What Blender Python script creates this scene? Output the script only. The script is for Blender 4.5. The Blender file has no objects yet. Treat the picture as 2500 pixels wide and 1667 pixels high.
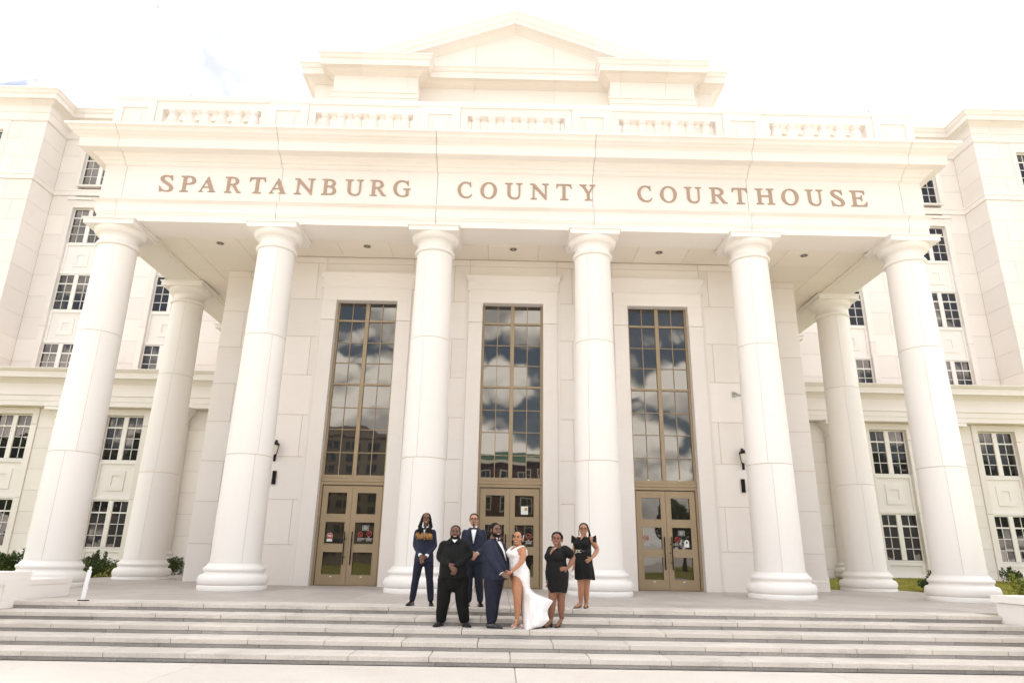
import bpy, bmesh, math, random
from mathutils import Vector, Matrix, noise as mnoise
random.seed(11)
scene = bpy.context.scene
C = scene.collection
PI = math.pi

# ------------------------------------------------------------------ camera
cam_data = bpy.data.cameras.new('camera')
cam = bpy.data.objects.new('camera', cam_data)
C.objects.link(cam)
cam_data.sensor_width = 36.0
cam_data.lens = 1644.15 / 2500 * 36.0
cam_data.clip_start = 0.1
cam_data.clip_end = 3000.0
yaw, pitch, roll = 0.0103, 0.3081, 0.0166
fw = Vector((math.sin(yaw) * math.cos(pitch), math.cos(yaw) * math.cos(pitch), math.sin(pitch)))
r0 = Vector((math.cos(yaw), -math.sin(yaw), 0))
u0 = r0.cross(fw)
rr = r0 * math.cos(roll) + u0 * math.sin(roll)
uu = u0 * math.cos(roll) - r0 * math.sin(roll)
cam.matrix_world = Matrix(((rr.x, uu.x, -fw.x, -0.1953), (rr.y, uu.y, -fw.y, -17.8915), (rr.z, uu.z, -fw.z, 0.9104), (0, 0, 0, 1)))
scene.camera = cam

# ------------------------------------------------------------------ sky, sun, exposure
SUN_EL, SUN_AZ = math.radians(57), math.radians(14)      # azimuth measured from +Y (behind the building) towards +X
w = bpy.data.worlds.new('World')
scene.world = w
w.use_nodes = True
nt = w.node_tree
nt.nodes.clear()
N = nt.nodes.new
L = nt.links.new
out = N('ShaderNodeOutputWorld')
sky = N('ShaderNodeTexSky')
sky.sky_type = 'NISHITA'
sky.sun_disc = False
sky.sun_elevation = SUN_EL
sky.sun_rotation = SUN_AZ
sky.air_density = 1.0
sky.dust_density = 3.8
w.cycles.sampling_method = 'MANUAL'
w.cycles.sample_map_resolution = 512
bg = N('ShaderNodeBackground')
bg.inputs['Strength'].default_value = 0.075
L(sky.outputs[0], bg.inputs['Color'])
# cumulus clouds all over the dome, lighter on top than below
tc = N('ShaderNodeTexCoord')
def math_node(op, a, b):
    n = N('ShaderNodeMath')
    n.operation = op
    for k, q in enumerate((a, b)):
        if isinstance(q, (int, float)): n.inputs[k].default_value = q
        else: L(q, n.inputs[k])
    return n.outputs[0]
def cloud_noise(offset):
    """large fields from a noise, heaped into puffs by two sizes of cells"""
    mp = N('ShaderNodeMapping')
    mp.inputs['Location'].default_value = (CLOUD_SEED[0] + offset[0], CLOUD_SEED[1] + offset[1], CLOUD_SEED[2] + offset[2])
    mp.inputs['Scale'].default_value = (1.25, 1.25, 1.69)
    mp.inputs['Rotation'].default_value = (0, 0, -0.09)
    L(tc.outputs['Generated'], mp.inputs['Vector'])
    n = N('ShaderNodeTexNoise')
    n.inputs['Scale'].default_value = 2.3
    n.inputs['Detail'].default_value = 2.0
    L(mp.outputs[0], n.inputs['Vector'])
    tot = n.outputs['Fac']
    for sc_, wt in ((7.0, 0.26), (15.0, 0.13), (31.0, 0.06)):
        v = N('ShaderNodeTexNoise')
        v.inputs['Scale'].default_value = sc_
        v.inputs['Detail'].default_value = 0.0
        L(mp.outputs[0], v.inputs['Vector'])
        bil = math_node('ABSOLUTE', math_node('SUBTRACT', v.outputs['Fac'], 0.5), 0.0)
        tot = math_node('ADD', tot, math_node('MULTIPLY', math_node('SUBTRACT', bil, 0.11), wt * 2.4))
    return tot
CLOUD_SEED = (3.1, 1.7, 0.6)
n1 = cloud_noise((0, 0, 0))
n2 = cloud_noise((0, 0, 0.045))
mask = N('ShaderNodeMapRange')
mask.interpolation_type = 'SMOOTHSTEP'
mask.inputs['From Min'].default_value = 0.462
mask.inputs['From Max'].default_value = 0.54
mask.inputs['To Min'].default_value = 0.08
L(n1, mask.inputs['Value'])
df = N('ShaderNodeMath')
df.operation = 'SUBTRACT'
L(n1, df.inputs[0])
L(n2, df.inputs[1])
shade = N('ShaderNodeMapRange')
shade.inputs['From Min'].default_value = -0.075
shade.inputs['From Max'].default_value = 0.075
L(df.outputs[0], shade.inputs['Value'])
ccol = N('ShaderNodeMixRGB')
ccol.inputs['Color1'].default_value = (0.44, 0.432, 0.43, 1)
ccol.inputs['Color2'].default_value = (1.0, 0.978, 0.948, 1)
L(shade.outputs[0], ccol.inputs['Fac'])
cbg = N('ShaderNodeBackground')
cbg.inputs['Strength'].default_value = 1.75
L(ccol.outputs[0], cbg.inputs['Color'])
mx = N('ShaderNodeMixShader')
L(mask.outputs[0], mx.inputs['Fac'])
L(bg.outputs[0], mx.inputs[1])
L(cbg.outputs[0], mx.inputs[2])
L(mx.outputs[0], out.inputs['Surface'])

sd = bpy.data.lights.new('sun', 'SUN')
sd.energy = 2.2
sd.angle = math.radians(6)
sd.color = (1.0, 0.97, 0.925)
sun = bpy.data.objects.new('sun', sd)
C.objects.link(sun)
sdir = Vector((math.sin(SUN_AZ) * math.cos(SUN_EL), math.cos(SUN_AZ) * math.cos(SUN_EL), math.sin(SUN_EL)))
sun.rotation_euler = sdir.to_track_quat('Z', 'Y').to_euler()
sun.location = sdir * 60

vs = scene.view_settings
vs.view_transform = 'Standard'
vs.look = 'None'
vs.gamma = 1.0
vs.use_curve_mapping = False
vs.exposure = 1.17
scene.cycles.use_denoising = True
scene.cycles.max_bounces = 8
scene.cycles.diffuse_bounces = 5
scene.cycles.glossy_bounces = 4

# ------------------------------------------------------------------ materials
MATS = {}
def new_mat(name):
    m = bpy.data.materials.new(name)
    m.use_nodes = True
    t = m.node_tree
    b = t.nodes['Principled BSDF']
    MATS[name] = m
    return m, t, b

def plain(name, col, rough=0.6, metal=0.0, spec=0.5, bump=0.0, bscale=60.0, var=0.0, vscale=8.0, coat=0.0):
    m, t, b = new_mat(name)
    b.inputs['Base Color'].default_value = (*col, 1)
    b.inputs['Roughness'].default_value = rough
    b.inputs['Metallic'].default_value = metal
    b.inputs['Specular IOR Level'].default_value = spec
    if coat:
        b.inputs['Coat Weight'].default_value = coat
    g = t.nodes.new('ShaderNodeTexCoord')
    if var:
        n = t.nodes.new('ShaderNodeTexNoise')
        n.inputs['Scale'].default_value = vscale
        n.inputs['Detail'].default_value = 6
        t.links.new(g.outputs['Object'], n.inputs['Vector'])
        mr = t.nodes.new('ShaderNodeMapRange')
        mr.inputs['From Min'].default_value = 0.3
        mr.inputs['From Max'].default_value = 0.7
        mr.inputs['To Min'].default_value = 1 - var
        mr.inputs['To Max'].default_value = 1 + var
        t.links.new(n.outputs['Fac'], mr.inputs['Value'])
        hs = t.nodes.new('ShaderNodeHueSaturation')
        hs.inputs['Color'].default_value = (*col, 1)
        t.links.new(mr.outputs[0], hs.inputs['Value'])
        t.links.new(hs.outputs[0], b.inputs['Base Color'])
    if bump:
        n = t.nodes.new('ShaderNodeTexNoise')
        n.inputs['Scale'].default_value = bscale
        n.inputs['Detail'].default_value = 4
        t.links.new(g.outputs['Object'], n.inputs['Vector'])
        bp = t.nodes.new('ShaderNodeBump')
        bp.inputs['Strength'].default_value = bump
        bp.inputs['Distance'].default_value = 0.01
        t.links.new(n.outputs['Fac'], bp.inputs['Height'])
        t.links.new(bp.outputs[0], b.inputs['Normal'])
    return m

def stone(name, c1, c2, rnd=0.05, big=0.35, speck=0.0, stain=0.0, stain_col=(0.2, 0.17, 0.14), rough=0.72, bump=0.12, fine=70.0):
    """cast stone / granite: two tones mixed by noise, a small tone of its own for every piece, specks and stains"""
    m, t, b = new_mat(name)
    nd = t.nodes.new
    lk = t.links.new
    g = nd('ShaderNodeNewGeometry')
    n = nd('ShaderNodeTexNoise')
    n.inputs['Scale'].default_value = big
    n.inputs['Detail'].default_value = 7
    n.inputs['Roughness'].default_value = 0.62
    lk(g.outputs['Position'], n.inputs['Vector'])
    cr = nd('ShaderNodeMapRange')
    cr.inputs['From Min'].default_value = 0.34
    cr.inputs['From Max'].default_value = 0.66
    lk(n.outputs['Fac'], cr.inputs['Value'])
    mixc = nd('ShaderNodeMixRGB')
    mixc.inputs['Color1'].default_value = (*c1, 1)
    mixc.inputs['Color2'].default_value = (*c2, 1)
    lk(cr.outputs[0], mixc.inputs['Fac'])
    oi = nd('ShaderNodeObjectInfo')
    rm = nd('ShaderNodeMapRange')
    rm.inputs['To Min'].default_value = 1 - rnd
    rm.inputs['To Max'].default_value = 1 + rnd * 0.6
    lk(oi.outputs['Random'], rm.inputs['Value'])
    hs = nd('ShaderNodeHueSaturation')
    lk(mixc.outputs[0], hs.inputs['Color'])
    lk(rm.outputs[0], hs.inputs['Value'])
    last = hs.outputs[0]
    fn = nd('ShaderNodeTexNoise')
    fn.inputs['Scale'].default_value = fine
    fn.inputs['Detail'].default_value = 3
    lk(g.outputs['Position'], fn.inputs['Vector'])
    if speck:
        sm = nd('ShaderNodeMapRange')
        sm.inputs['From Min'].default_value = 0.35
        sm.inputs['From Max'].default_value = 0.65
        sm.inputs['To Min'].default_value = 1 - speck
        sm.inputs['To Max'].default_value = 1 + speck
        lk(fn.outputs['Fac'], sm.inputs['Value'])
        h2 = nd('ShaderNodeHueSaturation')
        lk(last, h2.inputs['Color'])
        lk(sm.outputs[0], h2.inputs['Value'])
        last = h2.outputs[0]
    if stain:
        mp = nd('ShaderNodeMapping')
        mp.inputs['Scale'].default_value = (1.0, 1.0, 3.5)
        lk(g.outputs['Position'], mp.inputs['Vector'])
        s1 = nd('ShaderNodeTexNoise')
        s1.inputs['Scale'].default_value = 1.3
        s1.inputs['Detail'].default_value = 9
        s1.inputs['Roughness'].default_value = 0.7
        s1.inputs['Distortion'].default_value = 0.8
        lk(mp.outputs[0], s1.inputs['Vector'])
        sr = nd('ShaderNodeMapRange')
        sr.inputs['From Min'].default_value = 0.53
        sr.inputs['From Max'].default_value = 0.75
        sr.inputs['To Max'].default_value = stain
        lk(s1.outputs['Fac'], sr.inputs['Value'])
        ms = nd('ShaderNodeMixRGB')
        lk(sr.outputs[0], ms.inputs['Fac'])
        lk(last, ms.inputs['Color1'])
        ms.inputs['Color2'].default_value = (*stain_col, 1)
        last = ms.outputs[0]
    lk(last, b.inputs['Base Color'])
    b.inputs['Roughness'].default_value = rough
    b.inputs['Specular IOR Level'].default_value = 0.3
    bp = nd('ShaderNodeBump')
    bp.inputs['Strength'].default_value = bump
    bp.inputs['Distance'].default_value = 0.006
    lk(fn.outputs['Fac'], bp.inputs['Height'])
    lk(bp.outputs[0], b.inputs['Normal'])
    return m

STONE = stone('cast_stone', (0.80, 0.757, 0.722), (0.772, 0.722, 0.678), rnd=0.05, stain=0.12, stain_col=(0.64, 0.51, 0.41))
STONEW = stone('white_precast', (0.812, 0.782, 0.75), (0.795, 0.758, 0.72), rnd=0.04, stain=0.07, stain_col=(0.66, 0.55, 0.43))
JOINT = plain('joint_sealant', (0.52, 0.41, 0.30), 0.9)
CEIL = stone('ceiling_plaster', (0.82, 0.765, 0.69), (0.80, 0.74, 0.66), rnd=0.03, bump=0.05)
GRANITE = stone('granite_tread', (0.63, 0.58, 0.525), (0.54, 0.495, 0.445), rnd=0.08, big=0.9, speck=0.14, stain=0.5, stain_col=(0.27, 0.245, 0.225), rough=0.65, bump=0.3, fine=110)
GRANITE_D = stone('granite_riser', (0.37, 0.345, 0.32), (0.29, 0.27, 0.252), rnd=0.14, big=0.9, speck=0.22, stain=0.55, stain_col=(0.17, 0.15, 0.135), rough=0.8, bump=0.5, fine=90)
PAVER = stone('floor_paver', (0.46, 0.415, 0.385), (0.405, 0.365, 0.335), rnd=0.07, big=1.1, speck=0.06, stain=0.22, stain_col=(0.28, 0.25, 0.235), rough=0.6, bump=0.2)
CONC = stone('plaza_concrete', (0.66, 0.612, 0.56), (0.60, 0.55, 0.495), rnd=0.05, big=0.5, speck=0.05, stain=0.35, stain_col=(0.46, 0.40, 0.34), rough=0.8, bump=0.3)
BRONZE = plain('bronze_aluminium', (0.33, 0.248, 0.152), 0.42, 0.2, 0.5, bump=0.03, bscale=200, var=0.05, vscale=1.5)
BRONZE_D = plain('door_gasket', (0.035, 0.025, 0.018), 0.6)
WHITE = plain('white_frame_paint', (0.80, 0.77, 0.73), 0.45, var=0.02)
BLACK = plain('black_metal', (0.012, 0.011, 0.011), 0.35, 0.6)
LETTER = plain('letter_bronze', (0.38, 0.27, 0.20), 0.5, 0.05, 0.4, var=0.06, vscale=3)

def glass_mat(name, col, ior, wav=0.02, tint=(1, 1, 1)):
    m, t, b = new_mat(name)
    b.inputs['Base Color'].default_value = (*col, 1)
    b.inputs['Roughness'].default_value = 0.015
    b.inputs['IOR'].default_value = ior
    b.inputs['Specular IOR Level'].default_value = 0.5
    b.inputs['Specular Tint'].default_value = (*tint, 1)
    g = t.nodes.new('ShaderNodeNewGeometry')
    n = t.nodes.new('ShaderNodeTexNoise')
    n.inputs['Scale'].default_value = 1.6
    n.inputs['Detail'].default_value = 1.0
    t.links.new(g.outputs['Position'], n.inputs['Vector'])
    bp = t.nodes.new('ShaderNodeBump')
    bp.inputs['Strength'].default_value = wav
    bp.inputs['Distance'].default_value = 0.2
    t.links.new(n.outputs['Fac'], bp.inputs['Height'])
    t.links.new(bp.outputs[0], b.inputs['Normal'])
    return m
GLASS = glass_mat('reflective_glass', (0.020, 0.024, 0.030), 2.1, 0.006, (1.0, 0.92, 0.80))
GLASS_D = glass_mat('door_glass', (0.022, 0.022, 0.018), 1.75, 0.006, (1.0, 0.94, 0.85))
GLASS_W = glass_mat('wing_window_glass', (0.018, 0.018, 0.020), 1.8, 0.010, (1.0, 0.89, 0.80))

# ------------------------------------------------------------------ mesh helpers
class MB:
    def __init__(self):
        self.v, self.f, self.s = [], [], []
    def add(self, vs, fs, smooth=False):
        o = len(self.v)
        self.v += [tuple(p) for p in vs]
        self.f += [tuple(i + o for i in q) for q in fs]
        self.s += [smooth] * len(fs)
        return self
    def box(self, x0, x1, y0, y1, z0, z1):
        return self.add([(x0, y0, z0), (x1, y0, z0), (x1, y1, z0), (x0, y1, z0), (x0, y0, z1), (x1, y0, z1), (x1, y1, z1), (x0, y1, z1)],
                        [(0, 3, 2, 1), (4, 5, 6, 7), (0, 1, 5, 4), (1, 2, 6, 5), (2, 3, 7, 6), (3, 0, 4, 7)])
    def cbox(self, x0, x1, y0, y1, z0, z1, c=0.008):
        """a box with the four edges of its front (-Y) face chamfered"""
        v = [(x0 + c, y0, z0 + c), (x1 - c, y0, z0 + c), (x1 - c, y0, z1 - c), (x0 + c, y0, z1 - c),
             (x0, y0 + c, z0), (x1, y0 + c, z0), (x1, y0 + c, z1), (x0, y0 + c, z1),
             (x0, y1, z0), (x1, y1, z0), (x1, y1, z1), (x0, y1, z1)]
        return self.add(v, [(0, 1, 2, 3), (0, 4, 5, 1), (1, 5, 6, 2), (2, 6, 7, 3), (3, 7, 4, 0), (4, 8, 9, 5), (5, 9, 10, 6), (6, 10, 11, 7), (7, 11, 8, 4), (8, 11, 10, 9)])
    def tbox(self, x0, x1, y0, y1, z0, z1, c=0.006, zf=None):
        """a slab with its top edges chamfered; zf lifts the top by place"""
        zf = zf or (lambda y: 0)
        v = [(x0, y0, z0), (x1, y0, z0), (x1, y1, z0), (x0, y1, z0),
             (x0, y0, z1 - c), (x1, y0, z1 - c), (x1, y1, z1 - c), (x0, y1, z1 - c),
             (x0 + c, y0 + c, z1), (x1 - c, y0 + c, z1), (x1 - c, y1 - c, z1), (x0 + c, y1 - c, z1)]
        v = [(a, b, q + zf(b)) for a, b, q in v]
        return self.add(v, [(0, 3, 2, 1), (0, 1, 5, 4), (1, 2, 6, 5), (2, 3, 7, 6), (3, 0, 4, 7), (4, 5, 9, 8), (5, 6, 10, 9), (6, 7, 11, 10), (7, 4, 8, 11), (8, 9, 10, 11)])
    def lathe(self, prof, cx=0, cy=0, seg=48, a0=0.0, a1=2 * PI, cap=True, smooth=True):
        full = abs(a1 - a0 - 2 * PI) < 1e-6
        n = seg if full else seg + 1
        vs = []
        for r, z in prof:
            for i in range(n):
                a = a0 + (a1 - a0) * i / seg
                vs.append((cx + r * math.cos(a), cy + r * math.sin(a), z))
        fs = []
        for j in range(len(prof) - 1):
            for i in range(seg):
                k = (i + 1) % n if full else i + 1
                fs.append((j * n + i, j * n + k, (j + 1) * n + k, (j + 1) * n + i))
        self.add(vs, fs, smooth)
        if cap and full:
            self.add([vs[i] for i in range(n)], [tuple(range(n - 1, -1, -1))])
            self.add(vs[-n:], [tuple(range(n))])
        return self
    def sweep(self, path, prof, close_ends=True, side=1, smooth=False):
        """path: plan points (x, y); prof: (out, z) points, out measured to the left (side=1) or right of the path, mitred"""
        pts = [Vector(p) for p in path]
        n, m = len(pts), len(prof)
        nor = []
        for i in range(n - 1):
            d = (pts[i + 1] - pts[i]).normalized()
            nor.append(Vector((-d.y, d.x)) * side)
        vs = []
        for i in range(n):
            if i == 0: mv = nor[0]
            elif i == n - 1: mv = nor[-1]
            else:
                a, b = nor[i - 1], nor[i]
                mv = (a + b) / (1 + a.dot(b))
            for o, z in prof:
                q = pts[i] + mv * o
                vs.append((q.x, q.y, z))
        fs = []
        for i in range(n - 1):
            for j in range(m):
                k = (j + 1) % m
                q = (i * m + j, i * m + k, (i + 1) * m + k, (i + 1) * m + j)
                fs.append(q if side == 1 else q[::-1])
        if close_ends:
            a = tuple(range(m))
            b = tuple(range((n - 1) * m, n * m))
            fs.append(a[::-1] if side == 1 else a)
            fs.append(b if side == 1 else b[::-1])
        return self.add(vs, fs, smooth)
    def prism(self, poly, y0, y1):
        """poly in (x, z), pushed from y0 (front) to y1"""
        n = len(poly)
        vs = [(x, y0, z) for x, z in poly] + [(x, y1, z) for x, z in poly]
        fs = [tuple(range(n)), tuple(range(2 * n - 1, n - 1, -1))] + [(i, i + n, (i + 1) % n + n, (i + 1) % n) for i in range(n)]
        return self.add(vs, fs)
    def tube(self, pts, rad, seg=10, smooth=True, ref=None, cap=True):
        """a tapered tube along points; rad: one number or one (or a pair) per point"""
        pts = [Vector(p) for p in pts]
        n = len(pts)
        if not isinstance(rad, (list, tuple)): rad = [rad] * n
        vs, up = [], None
        for i in range(n):
            d = (pts[min(i + 1, n - 1)] - pts[max(i - 1, 0)]).normalized()
            if up is None:
                up = Vector(ref) if ref else (Vector((0, 0, 1)) if abs(d.z) < 0.9 else Vector((0, 1, 0)))
            s = d.cross(up).normalized()
            up = s.cross(d).normalized()
            r = rad[i]
            ra, rb = (r, r) if not isinstance(r, (list, tuple)) else r
            for k in range(seg):
                a = 2 * PI * k / seg
                vs.append(pts[i] + s * (ra * math.cos(a)) + up * (rb * math.sin(a)))
        fs = []
        for i in range(n - 1):
            for k in range(seg):
                k2 = (k + 1) % seg
                fs.append((i * seg + k, i * seg + k2, (i + 1) * seg + k2, (i + 1) * seg + k))
        if cap:
            fs.append(tuple(range(seg - 1, -1, -1)))
            fs.append(tuple(range((n - 1) * seg, n * seg)))
        return self.add(vs, fs, smooth)
    def ball(self, c, r, seg=14, rings=9, rot=None, smooth=True):
        r = (r, r, r) if not isinstance(r, (list, tuple)) else r
        vs, fs = [], []
        for j in range(1, rings):
            t = PI * j / rings
            for i in range(seg):
                a = 2 * PI * i / seg
                vs.append(Vector((r[0] * math.sin(t) * math.cos(a), r[1] * math.sin(t) * math.sin(a), r[2] * math.cos(t))))
        top, bot = len(vs), len(vs) + 1
        vs += [Vector((0, 0, r[2])), Vector((0, 0, -r[2]))]
        for j in range(rings - 2):
            for i in range(seg):
                k = (i + 1) % seg
                fs.append((j * seg + i, (j + 1) * seg + i, (j + 1) * seg + k, j * seg + k))
        for i in range(seg):
            k = (i + 1) % seg
            fs.append((top, i, k))
            fs.append((bot, (rings - 2) * seg + k, (rings - 2) * seg + i))
        if rot is not None: vs = [rot @ q for q in vs]
        c = Vector(c)
        return self.add([q + c for q in vs], fs, smooth)
    def mesh(self, name, mat):
        me = bpy.data.meshes.new(name)
        me.from_pydata(self.v, [], self.f)
        if any(self.s): me.polygons.foreach_set('use_smooth', [bool(q) for q in self.s])
        if mat: me.materials.append(mat)
        me.update()
        return me
    def build(self, name, mat, parent=None):
        return link(name, self.mesh(name, mat), parent)

def link(name, me, parent=None, loc=None):
    o = bpy.data.objects.new(name, me)
    C.objects.link(o)
    if parent is not None: o.parent = parent
    if loc is not None: o.location = loc
    return o
def empty(name, loc=(0, 0, 0), rz=0.0, parent=None):
    o = bpy.data.objects.new(name, None)
    o.empty_display_size = 0.2
    C.objects.link(o)
    o.location = loc
    o.rotation_euler = (0, 0, rz)
    if parent is not None: o.parent = parent
    return o
def tag(o, label=None, cat=None, group=None, kind=None):
    if label: o['label'] = label
    if cat: o['category'] = cat
    if group: o['group'] = group
    if kind: o['kind'] = kind
    return o
def copy_tree(o, parent=None, dx=(0, 0, 0)):
    c = o.copy()
    C.objects.link(c)
    if parent is not None: c.parent = parent
    c.location = Vector(o.location) + Vector(dx)
    for ch in list(o.children): copy_tree(ch, c)
    return c

# ================================================================== the courthouse
S = 4.572
CX = 2.5 * S
house = tag(empty('courthouse'), 'cream stone courthouse with a six-column portico and lettered frieze', 'building')

def part(name, parent=None):
    return empty(name, parent=parent or house)

# ------------------------------------------------------------------ columns
def rnd_arc(r0, z0, r1, z1, bulge, n=8):
    """points from (r0,z0) to (r1,z1) along a half-round that bulges outward"""
    pts = []
    for i in range(n + 1):
        t = i / n
        pts.append((r0 + (r1 - r0) * t + bulge * math.sin(PI * t), z0 + (z1 - z0) * (0.5 - 0.5 * math.cos(PI * t))))
    return pts
BASE_P = [(0.78, -0.05), (0.818, 0.0), (0.822, 0.10), (0.805, 0.125)] + rnd_arc(0.775, 0.13, 0.745, 0.375, 0.075) + [(0.722, 0.378), (0.70, 0.41), (0.712, 0.448)] + rnd_arc(0.715, 0.45, 0.70, 0.54, 0.032, 6) + [(0.685, 0.545), (0.665, 0.59), (0.632, 0.615), (0.632, 0.645)]
def shaft_r(z):
    t = max(0.0, (z - 0.6456) / (9.1163 - 0.6456))
    return 0.6037 + (0.5059 - 0.6037) * (t ** 1.25)
CAP_P = [(0.512, 9.118)] + rnd_arc(0.53, 9.125, 0.53, 9.215, 0.042, 7) + [(0.545, 9.218), (0.545, 9.238), (0.50, 9.26), (0.493, 9.34), (0.50, 9.415), (0.532, 9.43), (0.532, 9.45), (0.552, 9.452), (0.552, 9.478)] + [(0.565 + 0.12 * math.sin(t * PI / 2), 9.48 + 0.162 * (1 - math.cos(t * PI / 2)) ** 0.8) for t in (0.0, 0.25, 0.5, 0.75, 1.0)]
SHELL_M = {}
def shells(seam):
    out = []
    zs = [(0.6456, 3.283), (3.294, 6.538), (6.549, 9.1163)]
    for k, (za, zb) in enumerate(zs):
        for h in (0, 1):
            m = MB()
            a = seam[k] + h * PI
            a0_, a1_ = a + 0.005, a + PI - 0.005
            m.lathe([(shaft_r(za + (zb - za) * i / 8), za + (zb - za) * i / 8 + (0.004 if i == 0 else -0.004 if i == 8 else 0)) for i in range(9)], seg=28, a0=a0_, a1=a1_)
            m.lathe([(shaft_r(za) - 0.012, za), (shaft_r(za), za + 0.004)], seg=28, a0=a0_, a1=a1_, smooth=False)
            m.lathe([(shaft_r(zb), zb - 0.004), (shaft_r(zb) - 0.012, zb)], seg=28, a0=a0_, a1=a1_, smooth=False)
            out.append(m.mesh('drum_shell', STONEW))
    return out
base_me = MB().lathe(BASE_P, seg=64).mesh('base', STONEW)
cap_me = MB().lathe(CAP_P, seg=64).mesh('capital', STONEW)
core_me = MB().lathe([(shaft_r(z) - 0.012, z) for z in (0.6, 2, 4, 6, 8, 9.15)], seg=48).mesh('core', JOINT)
def sq_frustum(m, h0, z0, h1, z1):
    v = [(-h0, -h0, z0), (h0, -h0, z0), (h0, h0, z0), (-h0, h0, z0), (-h1, -h1, z1), (h1, -h1, z1), (h1, h1, z1), (-h1, h1, z1)]
    m.add(v, [(0, 3, 2, 1), (4, 5, 6, 7), (0, 1, 5, 4), (1, 2, 6, 5), (2, 3, 7, 6), (3, 0, 4, 7)])
mb = MB()
mb.box(-0.697, 0.697, -0.697, 0.697, 9.6426, 9.768)
sq_frustum(mb, 0.700, 9.769, 0.733, 9.788)
mb.box(-0.735, 0.735, -0.735, 0.735, 9.789, 9.819)
aba_me = mb.mesh('abacus', STONEW)
seam_of = {0: (4.9, 5.3, 4.6), 1: (5.3, 5.4, 5.1), 2: (4.35, 4.5, 4.3), 3: (4.2, 4.25, 4.3), 4: (4.45, 4.3, 4.35), 5: (4.3, 4.25, 4.4)}
def column(x, y, seam):
    col = empty('column', (x, y, 0), parent=house)
    link('base', base_me, col)
    link('core', core_me, col)
    for me in shells(seam): link('drum_shell', me, col)
    link('capital', cap_me, col)
    link('abacus', aba_me, col)
    return col
for i in range(6): column((i - 2.5) * S, 0, seam_of[i])
for sx in (-1, 1):
    column(sx * CX, S, (4.9, 4.95, 5.0) if sx < 0 else (4.6, 4.4, 4.5))
    column(sx * CX, 2 * S, (0.3, 0.4, 0.2))

# ------------------------------------------------------------------ entablature in pieces, joints over the columns
ARCH_P = [(-0.5, 9.82), (0.502, 9.82), (0.502, 10.012), (0.515, 10.02), (0.542, 10.085), (0.542, 10.098), (0.555, 10.10), (0.557, 10.372), (0.570, 10.383), (0.60, 10.40), (0.655, 10.43), (0.668, 10.432), (0.668, 10.452), (-0.5, 10.452)]
FRZ_P = [(-0.48, 10.454), (0.52, 10.454), (0.52, 11.592), (-0.48, 11.592)]
def cyma(a, b, n=6, s=0.35):
    (o0, z0), (o1, z1) = a, b
    r = []
    for i in range(n + 1):
        t = i / n
        r.append((o0 + (o1 - o0) * (t + s * math.sin(2 * PI * t) / (2 * PI) * 1.6), z0 + (z1 - z0) * t))
    return r
CORN_P = [(-0.5, 11.594), (0.535, 11.594), (0.535, 11.608)] + cyma((0.545, 11.615), (0.632, 11.705)) + [(0.652, 11.707), (0.652, 11.728)] + cyma((0.665, 11.735), (0.80, 11.855), 6, -0.4) + [(0.805, 11.872), (1.03, 11.876), (1.035, 11.885), (1.066, 11.882), (1.076, 12.150), (1.088, 12.152), (1.10, 12.17)] + cyma((1.105, 12.175), (1.19, 12.236), 5, -0.4) + [(1.205, 12.238), (1.205, 12.256)] + cyma((1.215, 12.26), (1.375, 12.398), 8) + [(1.392, 12.402), (1.394, 12.478), (-0.5, 12.50)]
g = 0.006
def entab(name, prof, over):
    p = part(name)
    nm = name + '_block'
    for k in range(5):
        MB().sweep([((k - 2.5) * S + g + over[k], 0), ((k - 1.5) * S - g + over[k + 1], 0)], prof, side=-1).build(nm, STONE, p)
    for sx in (-1, 1):
        e = over[0] if sx < 0 else over[5]
        pth = [(-CX, S), (-CX, 0), (-CX - g + over[0], 0)] if sx < 0 else [(CX + g + over[5], 0), (CX, 0), (CX, S)]
        if (sx < 0 and over[0] > 0) or (sx > 0 and over[5] < 0): pass
        MB().sweep(pth, prof, side=-1).build(nm, STONE, p)
        for k in (1,):
            pth = [(sx * CX, k * S + 2 * g), (sx * CX, 9.86)]
            if sx < 0: pth = pth[::-1]
            MB().sweep(pth, prof, side=-1).build(nm, STONE, p)
    return p
# at the corners the front joint lies a little inside the column axis, so that the corner piece turns the corner
entab('architrave', ARCH_P, [0.03, 0.02, 0.02, 0.0, -0.02, -0.03])
entab('frieze', FRZ_P, [0.10, 0.06, 0.02, -0.02, -0.06, -0.10])
entab('cornice', CORN_P, [0.05, 0.03, 0.0, 0.0, -0.03, -0.05])
roof_p = MB().box(-CX + 0.3, CX - 0.3, 0.3, 9.7, 10.0, 12.46).build('portico_roof', JOINT, house)

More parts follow.
